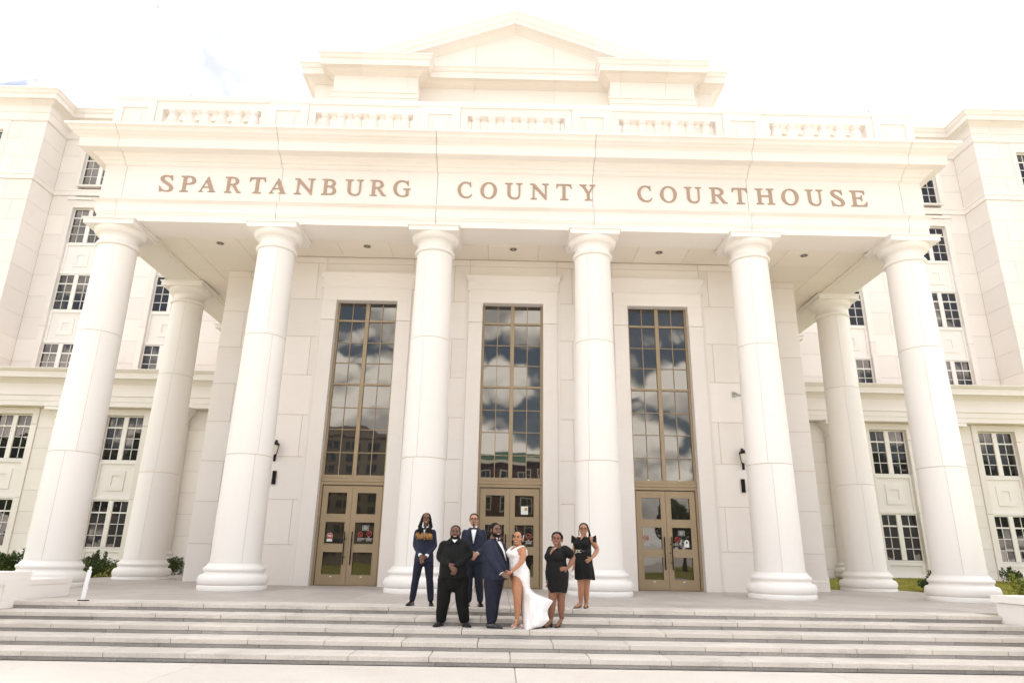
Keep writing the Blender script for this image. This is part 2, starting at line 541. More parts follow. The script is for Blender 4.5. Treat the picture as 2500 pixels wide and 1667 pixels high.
# ------------------------------------------------------------------ raised lettering
GLY = {"S":[[[0.593,-0.014],[0.516,-0.012],[0.431,-0.007],[0.34,0.002],[0.241,0.015],[0.208,0.019],[0.181,0.02],[0.151,0.018],[0.129,0.012],[0.114,0.002],[0.108,-0.012],[0.065,-0.012],[0.0,0.217],[0.044,0.218],[0.082,0.172],[0.128,0.132],[0.182,0.097],[0.245,0.068],[0.314,0.045],[0.388,0.029],[0.466,0.019],[0.548,0.016],[0.591,0.017],[0.63,0.021],[0.666,0.026],[0.697,0.035],[0.725,0.045],[0.748,0.056],[0.766,0.07],[0.779,0.085],[0.786,0.101],[0.788,0.118],[0.784,0.137],[0.774,0.156],[0.764,0.169],[0.751,0.182],[0.735,0.195],[0.715,0.208],[0.692,0.22],[0.666,0.233],[0.638,0.246],[0.608,0.259],[0.583,0.269],[0.557,0.279],[0.529,0.29],[0.5,0.3],[0.469,0.311],[0.436,0.322],[0.403,0.333],[0.368,0.345],[0.291,0.372],[0.225,0.397],[0.17,0.421],[0.126,0.442],[0.091,0.463],[0.062,0.484],[0.039,0.505],[0.022,0.526],[0.01,0.551],[0.006,0.575],[0.01,0.598],[0.022,0.619],[0.042,0.638],[0.069,0.656],[0.104,0.671],[0.146,0.684],[0.194,0.694],[0.249,0.701],[0.309,0.706],[0.375,0.707],[0.403,0.707],[0.431,0.706],[0.458,0.706],[0.485,0.705],[0.511,0.703],[0.538,0.7],[0.564,0.697],[0.59,0.694],[0.673,0.684],[0.712,0.68],[0.74,0.682],[0.761,0.686],[0.777,0.694],[0.786,0.704],[0.831,0.704],[0.884,0.501],[0.847,0.501],[0.815,0.541],[0.777,0.577],[0.733,0.606],[0.682,0.631],[0.626,0.65],[0.565,0.664],[0.5,0.672],[0.431,0.675],[0.373,0.673],[0.324,0.667],[0.284,0.658],[0.253,0.644],[0.232,0.627],[0.222,0.608],[0.222,0.585],[0.234,0.56],[0.246,0.545],[0.264,0.53],[0.289,0.514],[0.319,0.498],[0.353,0.482],[0.391,0.466],[0.432,0.449],[0.476,0.433],[0.614,0.385],[0.649,0.372],[0.685,0.36],[0.721,0.347],[0.758,0.334],[0.836,0.302],[0.899,0.266],[0.948,0.229],[0.982,0.188],[0.996,0.16],[1.0,0.133],[0.995,0.108],[0.981,0.085],[0.958,0.063],[0.927,0.044],[0.889,0.027],[0.843,0.013],[0.79,0.001],[0.731,-0.007],[0.665,-0.012]]],"P":[[[0.02,0.0],[0.02,0.02],[0.029,0.02],[0.069,0.021],[0.102,0.024],[0.128,0.03],[0.147,0.037],[0.16,0.048],[0.17,0.063],[0.175,0.083],[0.177,0.108],[0.176,0.573],[0.175,0.588],[0.174,0.602],[0.171,0.614],[0.167,0.624],[0.158,0.636],[0.147,0.646],[0.133,0.654],[0.115,0.66],[0.094,0.664],[0.068,0.668],[0.037,0.67],[0.001,0.672],[0.0,0.692],[0.513,0.692],[0.691,0.682],[0.829,0.653],[0.928,0.605],[0.987,0.537],[0.998,0.508],[1.0,0.48],[0.993,0.455],[0.977,0.431],[0.952,0.409],[0.92,0.389],[0.879,0.372],[0.831,0.358],[0.775,0.346],[0.713,0.338],[0.643,0.333],[0.566,0.331],[0.393,0.331],[0.381,0.33],[0.372,0.328],[0.367,0.324],[0.365,0.319],[0.367,0.096],[0.37,0.082],[0.374,0.068],[0.383,0.055],[0.396,0.044],[0.413,0.036],[0.433,0.03],[0.458,0.026],[0.489,0.023],[0.526,0.021],[0.568,0.02],[0.567,0.0]],[[0.472,0.361],[0.562,0.364],[0.636,0.373],[0.696,0.388],[0.741,0.409],[0.771,0.435],[0.786,0.466],[0.786,0.502],[0.772,0.542],[0.753,0.571],[0.729,0.596],[0.7,0.616],[0.665,0.633],[0.624,0.646],[0.577,0.655],[0.523,0.66],[0.462,0.662],[0.437,0.661],[0.416,0.659],[0.399,0.656],[0.387,0.652],[0.378,0.645],[0.372,0.634],[0.368,0.62],[0.366,0.603],[0.366,0.392],[0.366,0.388],[0.367,0.384],[0.368,0.38],[0.37,0.376],[0.373,0.372],[0.378,0.369],[0.384,0.366],[0.391,0.364],[0.403,0.363],[0.42,0.362],[0.443,0.361]]],"A":[[[0.0,0.0],[0.0,0.027],[0.021,0.028],[0.039,0.032],[0.056,0.037],[0.071,0.045],[0.085,0.056],[0.1,0.071],[0.114,0.089],[0.128,0.111],[0.475,0.694],[0.516,0.693],[0.869,0.129],[0.886,0.104],[0.901,0.083],[0.915,0.065],[0.929,0.051],[0.943,0.041],[0.959,0.033],[0.978,0.029],[1.0,0.027],[1.0,0.0],[0.526,0.0],[0.526,0.027],[0.579,0.03],[0.616,0.037],[0.639,0.05],[0.646,0.068],[0.645,0.077],[0.64,0.088],[0.633,0.103],[0.623,0.121],[0.578,0.197],[0.248,0.197],[0.193,0.105],[0.191,0.101],[0.189,0.097],[0.188,0.093],[0.186,0.088],[0.184,0.072],[0.191,0.052],[0.211,0.038],[0.245,0.03],[0.293,0.027],[0.302,0.027],[0.302,0.0]],[[0.27,0.239],[0.554,0.239],[0.41,0.475]]],"R":[[[0.016,0.0],[0.015,0.02],[0.023,0.02],[0.054,0.021],[0.08,0.025],[0.1,0.031],[0.115,0.04],[0.125,0.051],[0.133,0.066],[0.137,0.085],[0.139,0.108],[0.136,0.573],[0.136,0.588],[0.135,0.602],[0.132,0.614],[0.129,0.625],[0.123,0.637],[0.114,0.646],[0.103,0.654],[0.089,0.66],[0.073,0.664],[0.052,0.668],[0.028,0.67],[0.001,0.672],[0.0,0.692],[0.429,0.692],[0.502,0.69],[0.567,0.682],[0.625,0.67],[0.676,0.653],[0.718,0.631],[0.752,0.605],[0.779,0.576],[0.797,0.542],[0.804,0.477],[0.771,0.423],[0.697,0.381],[0.581,0.35],[0.804,0.127],[0.831,0.101],[0.856,0.079],[0.879,0.061],[0.901,0.046],[0.923,0.035],[0.945,0.027],[0.969,0.022],[0.994,0.02],[1.0,0.02],[0.999,0.0],[0.772,0.0],[0.436,0.34],[0.404,0.34],[0.386,0.34],[0.369,0.34],[0.353,0.341],[0.338,0.341],[0.323,0.342],[0.31,0.342],[0.297,0.343],[0.285,0.344],[0.286,0.132],[0.286,0.111],[0.288,0.093],[0.29,0.079],[0.293,0.068],[0.3,0.055],[0.309,0.044],[0.32,0.036],[0.334,0.03],[0.351,0.025],[0.37,0.022],[0.393,0.02],[0.418,0.019],[0.434,0.019],[0.433,0.0]],[[0.382,0.372],[0.453,0.375],[0.512,0.383],[0.561,0.398],[0.598,0.418],[0.624,0.442],[0.638,0.471],[0.64,0.504],[0.63,0.541],[0.597,0.593],[0.543,0.63],[0.47,0.652],[0.376,0.659],[0.359,0.659],[0.343,0.658],[0.33,0.656],[0.319,0.655],[0.31,0.652],[0.302,0.648],[0.296,0.642],[0.292,0.636],[0.289,0.628],[0.287,0.618],[0.285,0.607],[0.285,0.593],[0.284,0.376],[0.331,0.374],[0.344,0.373],[0.357,0.372],[0.369,0.372]]],"T":[[[0.256,0.0],[0.253,0.02],[0.267,0.02],[0.296,0.021],[0.321,0.022],[0.343,0.025],[0.361,0.029],[0.377,0.034],[0.389,0.041],[0.399,0.05],[0.407,0.062],[0.413,0.075],[0.417,0.092],[0.419,0.111],[0.42,0.133],[0.422,0.621],[0.422,0.626],[0.422,0.63],[0.421,0.635],[0.419,0.639],[0.413,0.646],[0.402,0.652],[0.386,0.655],[0.366,0.656],[0.32,0.656],[0.269,0.655],[0.225,0.653],[0.186,0.649],[0.153,0.643],[0.125,0.636],[0.102,0.626],[0.083,0.615],[0.068,0.601],[0.057,0.585],[0.048,0.567],[0.043,0.547],[0.04,0.524],[0.001,0.526],[0.0,0.692],[0.976,0.692],[1.0,0.521],[0.968,0.521],[0.962,0.537],[0.955,0.553],[0.94,0.579],[0.922,0.601],[0.901,0.619],[0.876,0.633],[0.845,0.643],[0.806,0.65],[0.759,0.655],[0.703,0.656],[0.633,0.656],[0.623,0.656],[0.615,0.655],[0.608,0.653],[0.603,0.65],[0.599,0.647],[0.597,0.642],[0.595,0.637],[0.594,0.63],[0.591,0.138],[0.591,0.115],[0.593,0.095],[0.596,0.078],[0.601,0.064],[0.608,0.052],[0.619,0.042],[0.634,0.035],[0.652,0.029],[0.673,0.025],[0.701,0.022],[0.733,0.021],[0.77,0.02],[0.789,0.02],[0.788,0.0]]],"N":[[[0.845,-0.016],[0.208,0.555],[0.207,0.125],[0.207,0.115],[0.207,0.106],[0.208,0.097],[0.209,0.089],[0.21,0.082],[0.212,0.075],[0.213,0.069],[0.215,0.064],[0.222,0.052],[0.23,0.042],[0.242,0.035],[0.256,0.03],[0.273,0.026],[0.295,0.024],[0.321,0.021],[0.352,0.02],[0.352,0.0],[0.016,0.0],[0.016,0.02],[0.048,0.021],[0.075,0.024],[0.096,0.03],[0.113,0.038],[0.125,0.048],[0.133,0.064],[0.138,0.084],[0.139,0.108],[0.143,0.585],[0.143,0.597],[0.139,0.608],[0.133,0.619],[0.123,0.63],[0.11,0.641],[0.094,0.652],[0.075,0.66],[0.055,0.667],[0.033,0.671],[0.011,0.672],[0.001,0.672],[0.0,0.692],[0.216,0.692],[0.809,0.161],[0.809,0.567],[0.809,0.577],[0.809,0.586],[0.808,0.595],[0.807,0.603],[0.806,0.61],[0.805,0.617],[0.803,0.623],[0.801,0.628],[0.795,0.64],[0.785,0.65],[0.774,0.657],[0.76,0.662],[0.742,0.666],[0.72,0.669],[0.694,0.671],[0.663,0.672],[0.662,0.692],[1.0,0.692],[0.999,0.672],[0.977,0.672],[0.958,0.67],[0.941,0.668],[0.926,0.665],[0.913,0.661],[0.903,0.655],[0.894,0.648],[0.887,0.64],[0.882,0.629],[0.878,0.616],[0.876,0.601],[0.875,0.584],[0.874,-0.016]]],"B":[[[0.019,0.0],[0.018,0.02],[0.027,0.02],[0.065,0.021],[0.096,0.025],[0.12,0.031],[0.138,0.04],[0.151,0.051],[0.159,0.066],[0.165,0.085],[0.166,0.108],[0.163,0.573],[0.163,0.588],[0.162,0.602],[0.159,0.614],[0.155,0.625],[0.147,0.637],[0.137,0.646],[0.124,0.654],[0.107,0.66],[0.087,0.664],[0.063,0.668],[0.034,0.67],[0.001,0.672],[0.0,0.692],[0.448,0.692],[0.629,0.683],[0.768,0.655],[0.866,0.608],[0.922,0.543],[0.93,0.487],[0.897,0.44],[0.822,0.403],[0.705,0.374],[0.808,0.349],[0.889,0.315],[0.949,0.27],[0.987,0.216],[0.998,0.184],[1.0,0.154],[0.992,0.127],[0.975,0.102],[0.949,0.079],[0.915,0.059],[0.873,0.041],[0.824,0.027],[0.766,0.015],[0.702,0.007],[0.632,0.002],[0.554,0.0]],[[0.428,0.385],[0.517,0.388],[0.591,0.396],[0.65,0.409],[0.696,0.428],[0.727,0.452],[0.744,0.48],[0.746,0.512],[0.735,0.549],[0.698,0.597],[0.64,0.631],[0.561,0.651],[0.46,0.658],[0.434,0.658],[0.412,0.657],[0.394,0.656],[0.38,0.655],[0.369,0.652],[0.361,0.649],[0.355,0.646],[0.351,0.641],[0.348,0.635],[0.345,0.629],[0.344,0.62],[0.342,0.611],[0.341,0.601],[0.341,0.587],[0.341,0.567],[0.341,0.544],[0.341,0.515],[0.342,0.482],[0.342,0.444],[0.343,0.401],[0.347,0.396],[0.352,0.393],[0.358,0.39],[0.367,0.388],[0.377,0.387],[0.391,0.386],[0.408,0.385]],[[0.492,0.031],[0.579,0.034],[0.652,0.044],[0.71,0.06],[0.755,0.083],[0.785,0.111],[0.8,0.145],[0.8,0.183],[0.786,0.226],[0.767,0.257],[0.742,0.283],[0.71,0.305],[0.671,0.323],[0.626,0.336],[0.573,0.345],[0.513,0.351],[0.447,0.353],[0.421,0.353],[0.4,0.352],[0.382,0.352],[0.367,0.351],[0.356,0.348],[0.348,0.344],[0.343,0.339],[0.341,0.331],[0.342,0.108],[0.344,0.086],[0.345,0.08],[0.346,0.075],[0.348,0.07],[0.349,0.066],[0.356,0.056],[0.365,0.048],[0.378,0.042],[0.393,0.038],[0.411,0.035],[0.434,0.033],[0.461,0.031]]],"U":[[[0.556,-0.015],[0.485,-0.012],[0.419,-0.003],[0.358,0.013],[0.302,0.035],[0.254,0.062],[0.214,0.093],[0.184,0.129],[0.163,0.168],[0.157,0.188],[0.153,0.212],[0.15,0.239],[0.15,0.27],[0.148,0.577],[0.148,0.592],[0.147,0.606],[0.145,0.616],[0.143,0.625],[0.136,0.637],[0.127,0.648],[0.115,0.656],[0.101,0.662],[0.083,0.666],[0.06,0.669],[0.032,0.672],[0.0,0.673],[0.0,0.692],[0.424,0.692],[0.426,0.673],[0.411,0.673],[0.379,0.672],[0.353,0.667],[0.333,0.66],[0.318,0.649],[0.307,0.635],[0.3,0.617],[0.295,0.594],[0.294,0.568],[0.297,0.287],[0.298,0.246],[0.3,0.212],[0.305,0.184],[0.311,0.163],[0.325,0.134],[0.346,0.109],[0.372,0.087],[0.403,0.068],[0.439,0.053],[0.479,0.043],[0.523,0.036],[0.571,0.034],[0.611,0.035],[0.648,0.039],[0.681,0.046],[0.71,0.056],[0.736,0.068],[0.758,0.083],[0.775,0.099],[0.789,0.118],[0.799,0.143],[0.807,0.176],[0.811,0.219],[0.812,0.27],[0.811,0.528],[0.811,0.554],[0.809,0.576],[0.805,0.596],[0.8,0.613],[0.792,0.629],[0.782,0.642],[0.77,0.653],[0.757,0.66],[0.74,0.665],[0.718,0.669],[0.691,0.672],[0.66,0.673],[0.658,0.692],[0.997,0.692],[1.0,0.673],[0.98,0.673],[0.943,0.67],[0.915,0.661],[0.895,0.647],[0.883,0.626],[0.881,0.619],[0.88,0.611],[0.878,0.601],[0.877,0.59],[0.876,0.577],[0.876,0.563],[0.875,0.548],[0.876,0.531],[0.878,0.243],[0.876,0.198],[0.87,0.158],[0.861,0.123],[0.846,0.092],[0.828,0.066],[0.805,0.043],[0.777,0.024],[0.744,0.01],[0.705,-0.001],[0.661,-0.009],[0.612,-0.013]]],"G":[[[0.571,-0.015],[0.505,-0.013],[0.441,-0.006],[0.38,0.005],[0.322,0.02],[0.267,0.039],[0.216,0.062],[0.17,0.089],[0.129,0.119],[0.092,0.152],[0.061,0.189],[0.036,0.227],[0.018,0.269],[0.006,0.306],[0.001,0.342],[0.0,0.379],[0.005,0.415],[0.014,0.45],[0.028,0.483],[0.046,0.516],[0.069,0.547],[0.095,0.575],[0.125,0.602],[0.158,0.626],[0.194,0.647],[0.254,0.673],[0.32,0.692],[0.393,0.703],[0.471,0.707],[0.519,0.705],[0.566,0.701],[0.613,0.693],[0.658,0.683],[0.679,0.677],[0.699,0.672],[0.717,0.668],[0.732,0.665],[0.745,0.662],[0.756,0.66],[0.765,0.658],[0.772,0.658],[0.785,0.659],[0.796,0.66],[0.805,0.663],[0.813,0.668],[0.82,0.673],[0.825,0.68],[0.831,0.689],[0.835,0.699],[0.859,0.699],[0.874,0.487],[0.851,0.487],[0.824,0.529],[0.792,0.566],[0.754,0.598],[0.71,0.625],[0.661,0.646],[0.608,0.662],[0.552,0.671],[0.491,0.674],[0.43,0.67],[0.375,0.659],[0.325,0.641],[0.282,0.615],[0.244,0.583],[0.214,0.545],[0.191,0.503],[0.174,0.455],[0.165,0.405],[0.164,0.355],[0.17,0.306],[0.184,0.258],[0.21,0.204],[0.243,0.156],[0.284,0.114],[0.332,0.08],[0.387,0.052],[0.446,0.032],[0.51,0.02],[0.579,0.016],[0.614,0.017],[0.647,0.022],[0.676,0.029],[0.703,0.039],[0.725,0.05],[0.741,0.064],[0.751,0.079],[0.754,0.095],[0.751,0.235],[0.749,0.257],[0.749,0.263],[0.748,0.268],[0.747,0.272],[0.746,0.276],[0.74,0.288],[0.731,0.297],[0.72,0.304],[0.706,0.309],[0.688,0.312],[0.665,0.315],[0.637,0.317],[0.604,0.319],[0.604,0.338],[1.0,0.338],[1.0,0.319],[0.976,0.318],[0.956,0.317],[0.939,0.314],[0.926,0.31],[0.915,0.304],[0.907,0.297],[0.9,0.289],[0.896,0.28],[0.892,0.255],[0.892,0.246],[0.891,0.237],[0.891,0.228],[0.892,0.217],[0.898,0.052],[0.825,0.023],[0.747,0.002],[0.662,-0.011]]],"C":[[[0.603,-0.015],[0.534,-0.013],[0.468,-0.006],[0.405,0.004],[0.344,0.019],[0.287,0.038],[0.235,0.06],[0.186,0.087],[0.141,0.117],[0.102,0.15],[0.069,0.186],[0.041,0.224],[0.02,0.266],[0.007,0.302],[0.0,0.339],[0.0,0.375],[0.006,0.411],[0.017,0.446],[0.034,0.479],[0.055,0.512],[0.082,0.543],[0.113,0.572],[0.147,0.599],[0.186,0.623],[0.228,0.645],[0.298,0.672],[0.372,0.692],[0.452,0.703],[0.535,0.707],[0.585,0.705],[0.639,0.701],[0.699,0.692],[0.764,0.681],[0.777,0.678],[0.79,0.677],[0.801,0.675],[0.811,0.675],[0.827,0.677],[0.839,0.681],[0.848,0.689],[0.855,0.7],[0.887,0.7],[0.91,0.495],[0.876,0.495],[0.871,0.511],[0.865,0.526],[0.846,0.559],[0.821,0.589],[0.791,0.614],[0.756,0.636],[0.716,0.652],[0.67,0.664],[0.62,0.672],[0.566,0.674],[0.517,0.672],[0.471,0.666],[0.427,0.655],[0.385,0.641],[0.346,0.623],[0.311,0.602],[0.28,0.578],[0.252,0.551],[0.229,0.521],[0.21,0.489],[0.197,0.454],[0.188,0.418],[0.185,0.38],[0.188,0.341],[0.197,0.301],[0.212,0.26],[0.239,0.208],[0.275,0.163],[0.319,0.123],[0.371,0.09],[0.429,0.063],[0.491,0.043],[0.557,0.032],[0.627,0.028],[0.728,0.036],[0.818,0.059],[0.896,0.098],[0.962,0.153],[1.0,0.136],[0.965,0.1],[0.926,0.069],[0.884,0.043],[0.838,0.022],[0.788,0.006],[0.731,-0.006],[0.67,-0.013]]],"O":[[[0.517,-0.015],[0.458,-0.013],[0.401,-0.007],[0.347,0.002],[0.295,0.016],[0.246,0.033],[0.201,0.054],[0.16,0.077],[0.123,0.105],[0.09,0.135],[0.061,0.167],[0.038,0.203],[0.02,0.241],[0.009,0.275],[0.002,0.309],[0.0,0.342],[0.003,0.376],[0.01,0.409],[0.021,0.441],[0.035,0.473],[0.054,0.503],[0.075,0.532],[0.1,0.559],[0.129,0.585],[0.16,0.609],[0.194,0.63],[0.23,0.649],[0.269,0.666],[0.31,0.681],[0.353,0.692],[0.397,0.7],[0.443,0.705],[0.491,0.707],[0.55,0.705],[0.607,0.699],[0.661,0.689],[0.712,0.675],[0.759,0.657],[0.803,0.637],[0.844,0.612],[0.88,0.585],[0.913,0.555],[0.941,0.522],[0.964,0.487],[0.981,0.45],[0.991,0.422],[0.997,0.394],[1.0,0.366],[1.0,0.338],[0.997,0.309],[0.991,0.281],[0.982,0.253],[0.971,0.226],[0.957,0.2],[0.941,0.174],[0.923,0.15],[0.903,0.126],[0.88,0.104],[0.856,0.084],[0.829,0.065],[0.801,0.048],[0.74,0.02],[0.673,0.001],[0.599,-0.011]],[[0.507,0.015],[0.544,0.017],[0.58,0.022],[0.613,0.031],[0.643,0.043],[0.672,0.058],[0.698,0.076],[0.722,0.096],[0.744,0.119],[0.764,0.144],[0.781,0.17],[0.795,0.199],[0.807,0.229],[0.816,0.26],[0.822,0.292],[0.825,0.324],[0.825,0.358],[0.823,0.392],[0.817,0.426],[0.808,0.459],[0.796,0.493],[0.776,0.535],[0.75,0.572],[0.72,0.604],[0.685,0.63],[0.646,0.651],[0.603,0.665],[0.556,0.674],[0.506,0.677],[0.467,0.675],[0.429,0.669],[0.393,0.659],[0.36,0.646],[0.328,0.628],[0.299,0.608],[0.272,0.584],[0.249,0.558],[0.228,0.528],[0.211,0.496],[0.197,0.462],[0.186,0.426],[0.181,0.398],[0.177,0.37],[0.176,0.342],[0.177,0.315],[0.18,0.287],[0.185,0.259],[0.193,0.232],[0.202,0.204],[0.223,0.161],[0.25,0.124],[0.282,0.091],[0.319,0.064],[0.36,0.043],[0.406,0.027],[0.454,0.018]]],"Y":[[[0.334,0.0],[0.337,0.018],[0.364,0.019],[0.388,0.021],[0.408,0.024],[0.424,0.027],[0.438,0.031],[0.449,0.037],[0.457,0.043],[0.463,0.051],[0.467,0.06],[0.47,0.071],[0.471,0.084],[0.472,0.098],[0.472,0.299],[0.246,0.545],[0.224,0.569],[0.203,0.589],[0.183,0.607],[0.164,0.623],[0.146,0.635],[0.128,0.646],[0.109,0.654],[0.09,0.661],[0.07,0.666],[0.049,0.669],[0.026,0.671],[0.001,0.672],[0.0,0.692],[0.43,0.692],[0.428,0.672],[0.399,0.671],[0.376,0.669],[0.357,0.666],[0.343,0.662],[0.334,0.657],[0.328,0.65],[0.327,0.641],[0.329,0.63],[0.331,0.625],[0.334,0.62],[0.338,0.614],[0.342,0.609],[0.361,0.585],[0.575,0.35],[0.735,0.533],[0.751,0.551],[0.764,0.568],[0.774,0.582],[0.783,0.595],[0.789,0.607],[0.792,0.618],[0.793,0.627],[0.791,0.636],[0.786,0.645],[0.778,0.652],[0.767,0.658],[0.752,0.663],[0.744,0.665],[0.734,0.667],[0.724,0.668],[0.713,0.669],[0.701,0.67],[0.688,0.671],[0.674,0.671],[0.66,0.672],[0.659,0.692],[1.0,0.692],[1.0,0.67],[0.981,0.668],[0.962,0.664],[0.944,0.656],[0.926,0.645],[0.909,0.631],[0.89,0.614],[0.869,0.593],[0.848,0.57],[0.615,0.305],[0.615,0.098],[0.616,0.079],[0.617,0.074],[0.617,0.069],[0.618,0.064],[0.62,0.06],[0.627,0.048],[0.636,0.038],[0.649,0.031],[0.664,0.026],[0.684,0.023],[0.709,0.02],[0.74,0.019],[0.775,0.018],[0.773,0.0]]],"H":[[[0.015,0.0],[0.015,0.02],[0.02,0.02],[0.041,0.02],[0.059,0.022],[0.075,0.024],[0.088,0.027],[0.099,0.031],[0.109,0.037],[0.116,0.044],[0.122,0.053],[0.127,0.064],[0.13,0.076],[0.132,0.091],[0.132,0.108],[0.131,0.573],[0.13,0.589],[0.129,0.603],[0.127,0.615],[0.124,0.624],[0.118,0.636],[0.11,0.645],[0.099,0.653],[0.086,0.66],[0.07,0.664],[0.05,0.668],[0.027,0.67],[0.001,0.672],[0.0,0.692],[0.388,0.692],[0.389,0.672],[0.383,0.672],[0.354,0.671],[0.33,0.668],[0.31,0.662],[0.296,0.654],[0.285,0.643],[0.278,0.627],[0.273,0.606],[0.272,0.58],[0.272,0.425],[0.271,0.419],[0.272,0.414],[0.273,0.408],[0.274,0.403],[0.277,0.398],[0.28,0.395],[0.285,0.392],[0.291,0.39],[0.298,0.388],[0.306,0.387],[0.316,0.386],[0.327,0.386],[0.687,0.386],[0.698,0.386],[0.707,0.387],[0.714,0.388],[0.72,0.39],[0.723,0.393],[0.726,0.397],[0.728,0.402],[0.728,0.408],[0.727,0.573],[0.727,0.589],[0.726,0.602],[0.724,0.614],[0.721,0.624],[0.715,0.636],[0.706,0.645],[0.695,0.653],[0.682,0.66],[0.666,0.664],[0.646,0.668],[0.622,0.67],[0.596,0.672],[0.596,0.692],[0.985,0.692],[0.984,0.672],[0.973,0.672],[0.945,0.671],[0.922,0.667],[0.903,0.662],[0.89,0.654],[0.88,0.642],[0.873,0.627],[0.868,0.607],[0.867,0.584],[0.869,0.119],[0.871,0.089],[0.871,0.083],[0.872,0.077],[0.873,0.072],[0.875,0.067],[0.881,0.055],[0.889,0.046],[0.9,0.038],[0.913,0.032],[0.93,0.028],[0.949,0.024],[0.973,0.022],[0.999,0.02],[1.0,0.0],[0.612,0.0],[0.611,0.02],[0.617,0.02],[0.638,0.02],[0.657,0.022],[0.673,0.024],[0.686,0.027],[0.697,0.031],[0.706,0.037],[0.714,0.044],[0.72,0.053],[0.724,0.064],[0.727,0.076],[0.728,0.091],[0.728,0.108],[0.728,0.316],[0.727,0.324],[0.725,0.331],[0.723,0.336],[0.719,0.34],[0.714,0.343],[0.709,0.345],[0.702,0.346],[0.693,0.347],[0.684,0.348],[0.672,0.348],[0.314,0.348],[0.303,0.348],[0.293,0.347],[0.286,0.346],[0.281,0.345],[0.277,0.342],[0.275,0.338],[0.273,0.333],[0.272,0.327],[0.273,0.119],[0.274,0.089],[0.275,0.083],[0.275,0.077],[0.277,0.072],[0.278,0.067],[0.284,0.055],[0.293,0.046],[0.303,0.038],[0.317,0.032],[0.333,0.028],[0.353,0.024],[0.376,0.022],[0.403,0.02],[0.404,0.0]]],"E":[[[0.018,0.0],[0.017,0.02],[0.024,0.02],[0.06,0.021],[0.089,0.024],[0.112,0.03],[0.129,0.038],[0.14,0.049],[0.149,0.064],[0.153,0.084],[0.155,0.109],[0.154,0.573],[0.153,0.589],[0.152,0.603],[0.149,0.615],[0.146,0.624],[0.139,0.636],[0.129,0.645],[0.117,0.653],[0.101,0.66],[0.082,0.664],[0.059,0.668],[0.032,0.67],[0.001,0.672],[0.0,0.692],[0.875,0.692],[0.894,0.542],[0.866,0.542],[0.864,0.546],[0.853,0.568],[0.842,0.587],[0.829,0.603],[0.815,0.616],[0.798,0.627],[0.779,0.636],[0.756,0.644],[0.729,0.649],[0.697,0.653],[0.66,0.656],[0.617,0.657],[0.568,0.658],[0.427,0.658],[0.404,0.658],[0.384,0.657],[0.368,0.655],[0.355,0.654],[0.344,0.651],[0.336,0.647],[0.33,0.641],[0.326,0.635],[0.323,0.626],[0.322,0.616],[0.32,0.604],[0.32,0.59],[0.32,0.387],[0.459,0.387],[0.516,0.388],[0.563,0.393],[0.601,0.4],[0.629,0.41],[0.649,0.423],[0.663,0.44],[0.672,0.461],[0.675,0.485],[0.706,0.485],[0.7,0.24],[0.67,0.24],[0.668,0.25],[0.665,0.26],[0.662,0.269],[0.658,0.279],[0.65,0.294],[0.642,0.307],[0.633,0.318],[0.624,0.327],[0.613,0.334],[0.6,0.34],[0.585,0.345],[0.568,0.348],[0.548,0.35],[0.525,0.352],[0.499,0.353],[0.469,0.353],[0.322,0.353],[0.322,0.124],[0.323,0.093],[0.324,0.086],[0.325,0.08],[0.326,0.074],[0.327,0.07],[0.333,0.061],[0.342,0.053],[0.354,0.047],[0.368,0.042],[0.384,0.039],[0.406,0.037],[0.431,0.035],[0.462,0.035],[0.576,0.035],[0.633,0.036],[0.684,0.039],[0.73,0.044],[0.771,0.051],[0.808,0.059],[0.841,0.071],[0.87,0.084],[0.895,0.101],[0.917,0.119],[0.936,0.14],[0.953,0.164],[0.967,0.19],[1.0,0.19],[0.966,0.0]]]}
LET = [('S', -10.292, -9.901), ('P', -9.695, -9.27), ('A', -9.159, -8.657), ('R', -8.412, -7.935), ('T', -7.706, -7.258), ('A', -7.127, -6.623), ('N', -6.399, -5.822), ('B', -5.611, -5.196), ('U', -4.934, -4.424), ('R', -4.211, -3.74), ('G', -3.534, -3.045), ('C', -1.665, -1.253), ('O', -1.002, -0.534), ('U', -0.288, 0.203), ('N', 0.448, 0.978), ('T', 1.207, 1.643), ('Y', 1.889, 2.336), ('C', 3.578, 3.993), ('O', 4.238, 4.715), ('U', 4.953, 5.439), ('R', 5.69, 6.189), ('T', 6.354, 6.784), ('H', 7.035, 7.579), ('O', 7.795, 8.287), ('U', 8.504, 9.001), ('S', 9.253, 9.624), ('E', 9.819, 10.291)]
inscr = part('inscription')
for ch, xa, xb in LET:
    cu = bpy.data.curves.new('letter', 'CURVE')
    cu.dimensions = '2D'
    cu.fill_mode = 'BOTH'
    cu.extrude = 0.011
    cu.offset = -0.003 if ch == 'A' else 0.0075
    sc_ = 0.49 / 0.678
    for lp in GLY[ch]:
        sp = cu.splines.new('POLY')
        sp.points.add(len(lp) - 1)
        for q, (x, y) in zip(sp.points, lp): q.co = (x * (xb - xa), y * sc_, 0, 1)
        sp.use_cyclic_u = True
    tmp = bpy.data.objects.new('tmp', cu)
    C.objects.link(tmp)
    me = bpy.data.meshes.new_from_object(tmp.evaluated_get(bpy.context.evaluated_depsgraph_get()))
    bpy.data.objects.remove(tmp)
    me.materials.append(LETTER)
    for p_ in me.polygons: p_.material_index = 0
    o = link('letter', me, inscr, (xa, -0.535, 10.776))
    o.rotation_euler = (PI / 2, 0, 0)

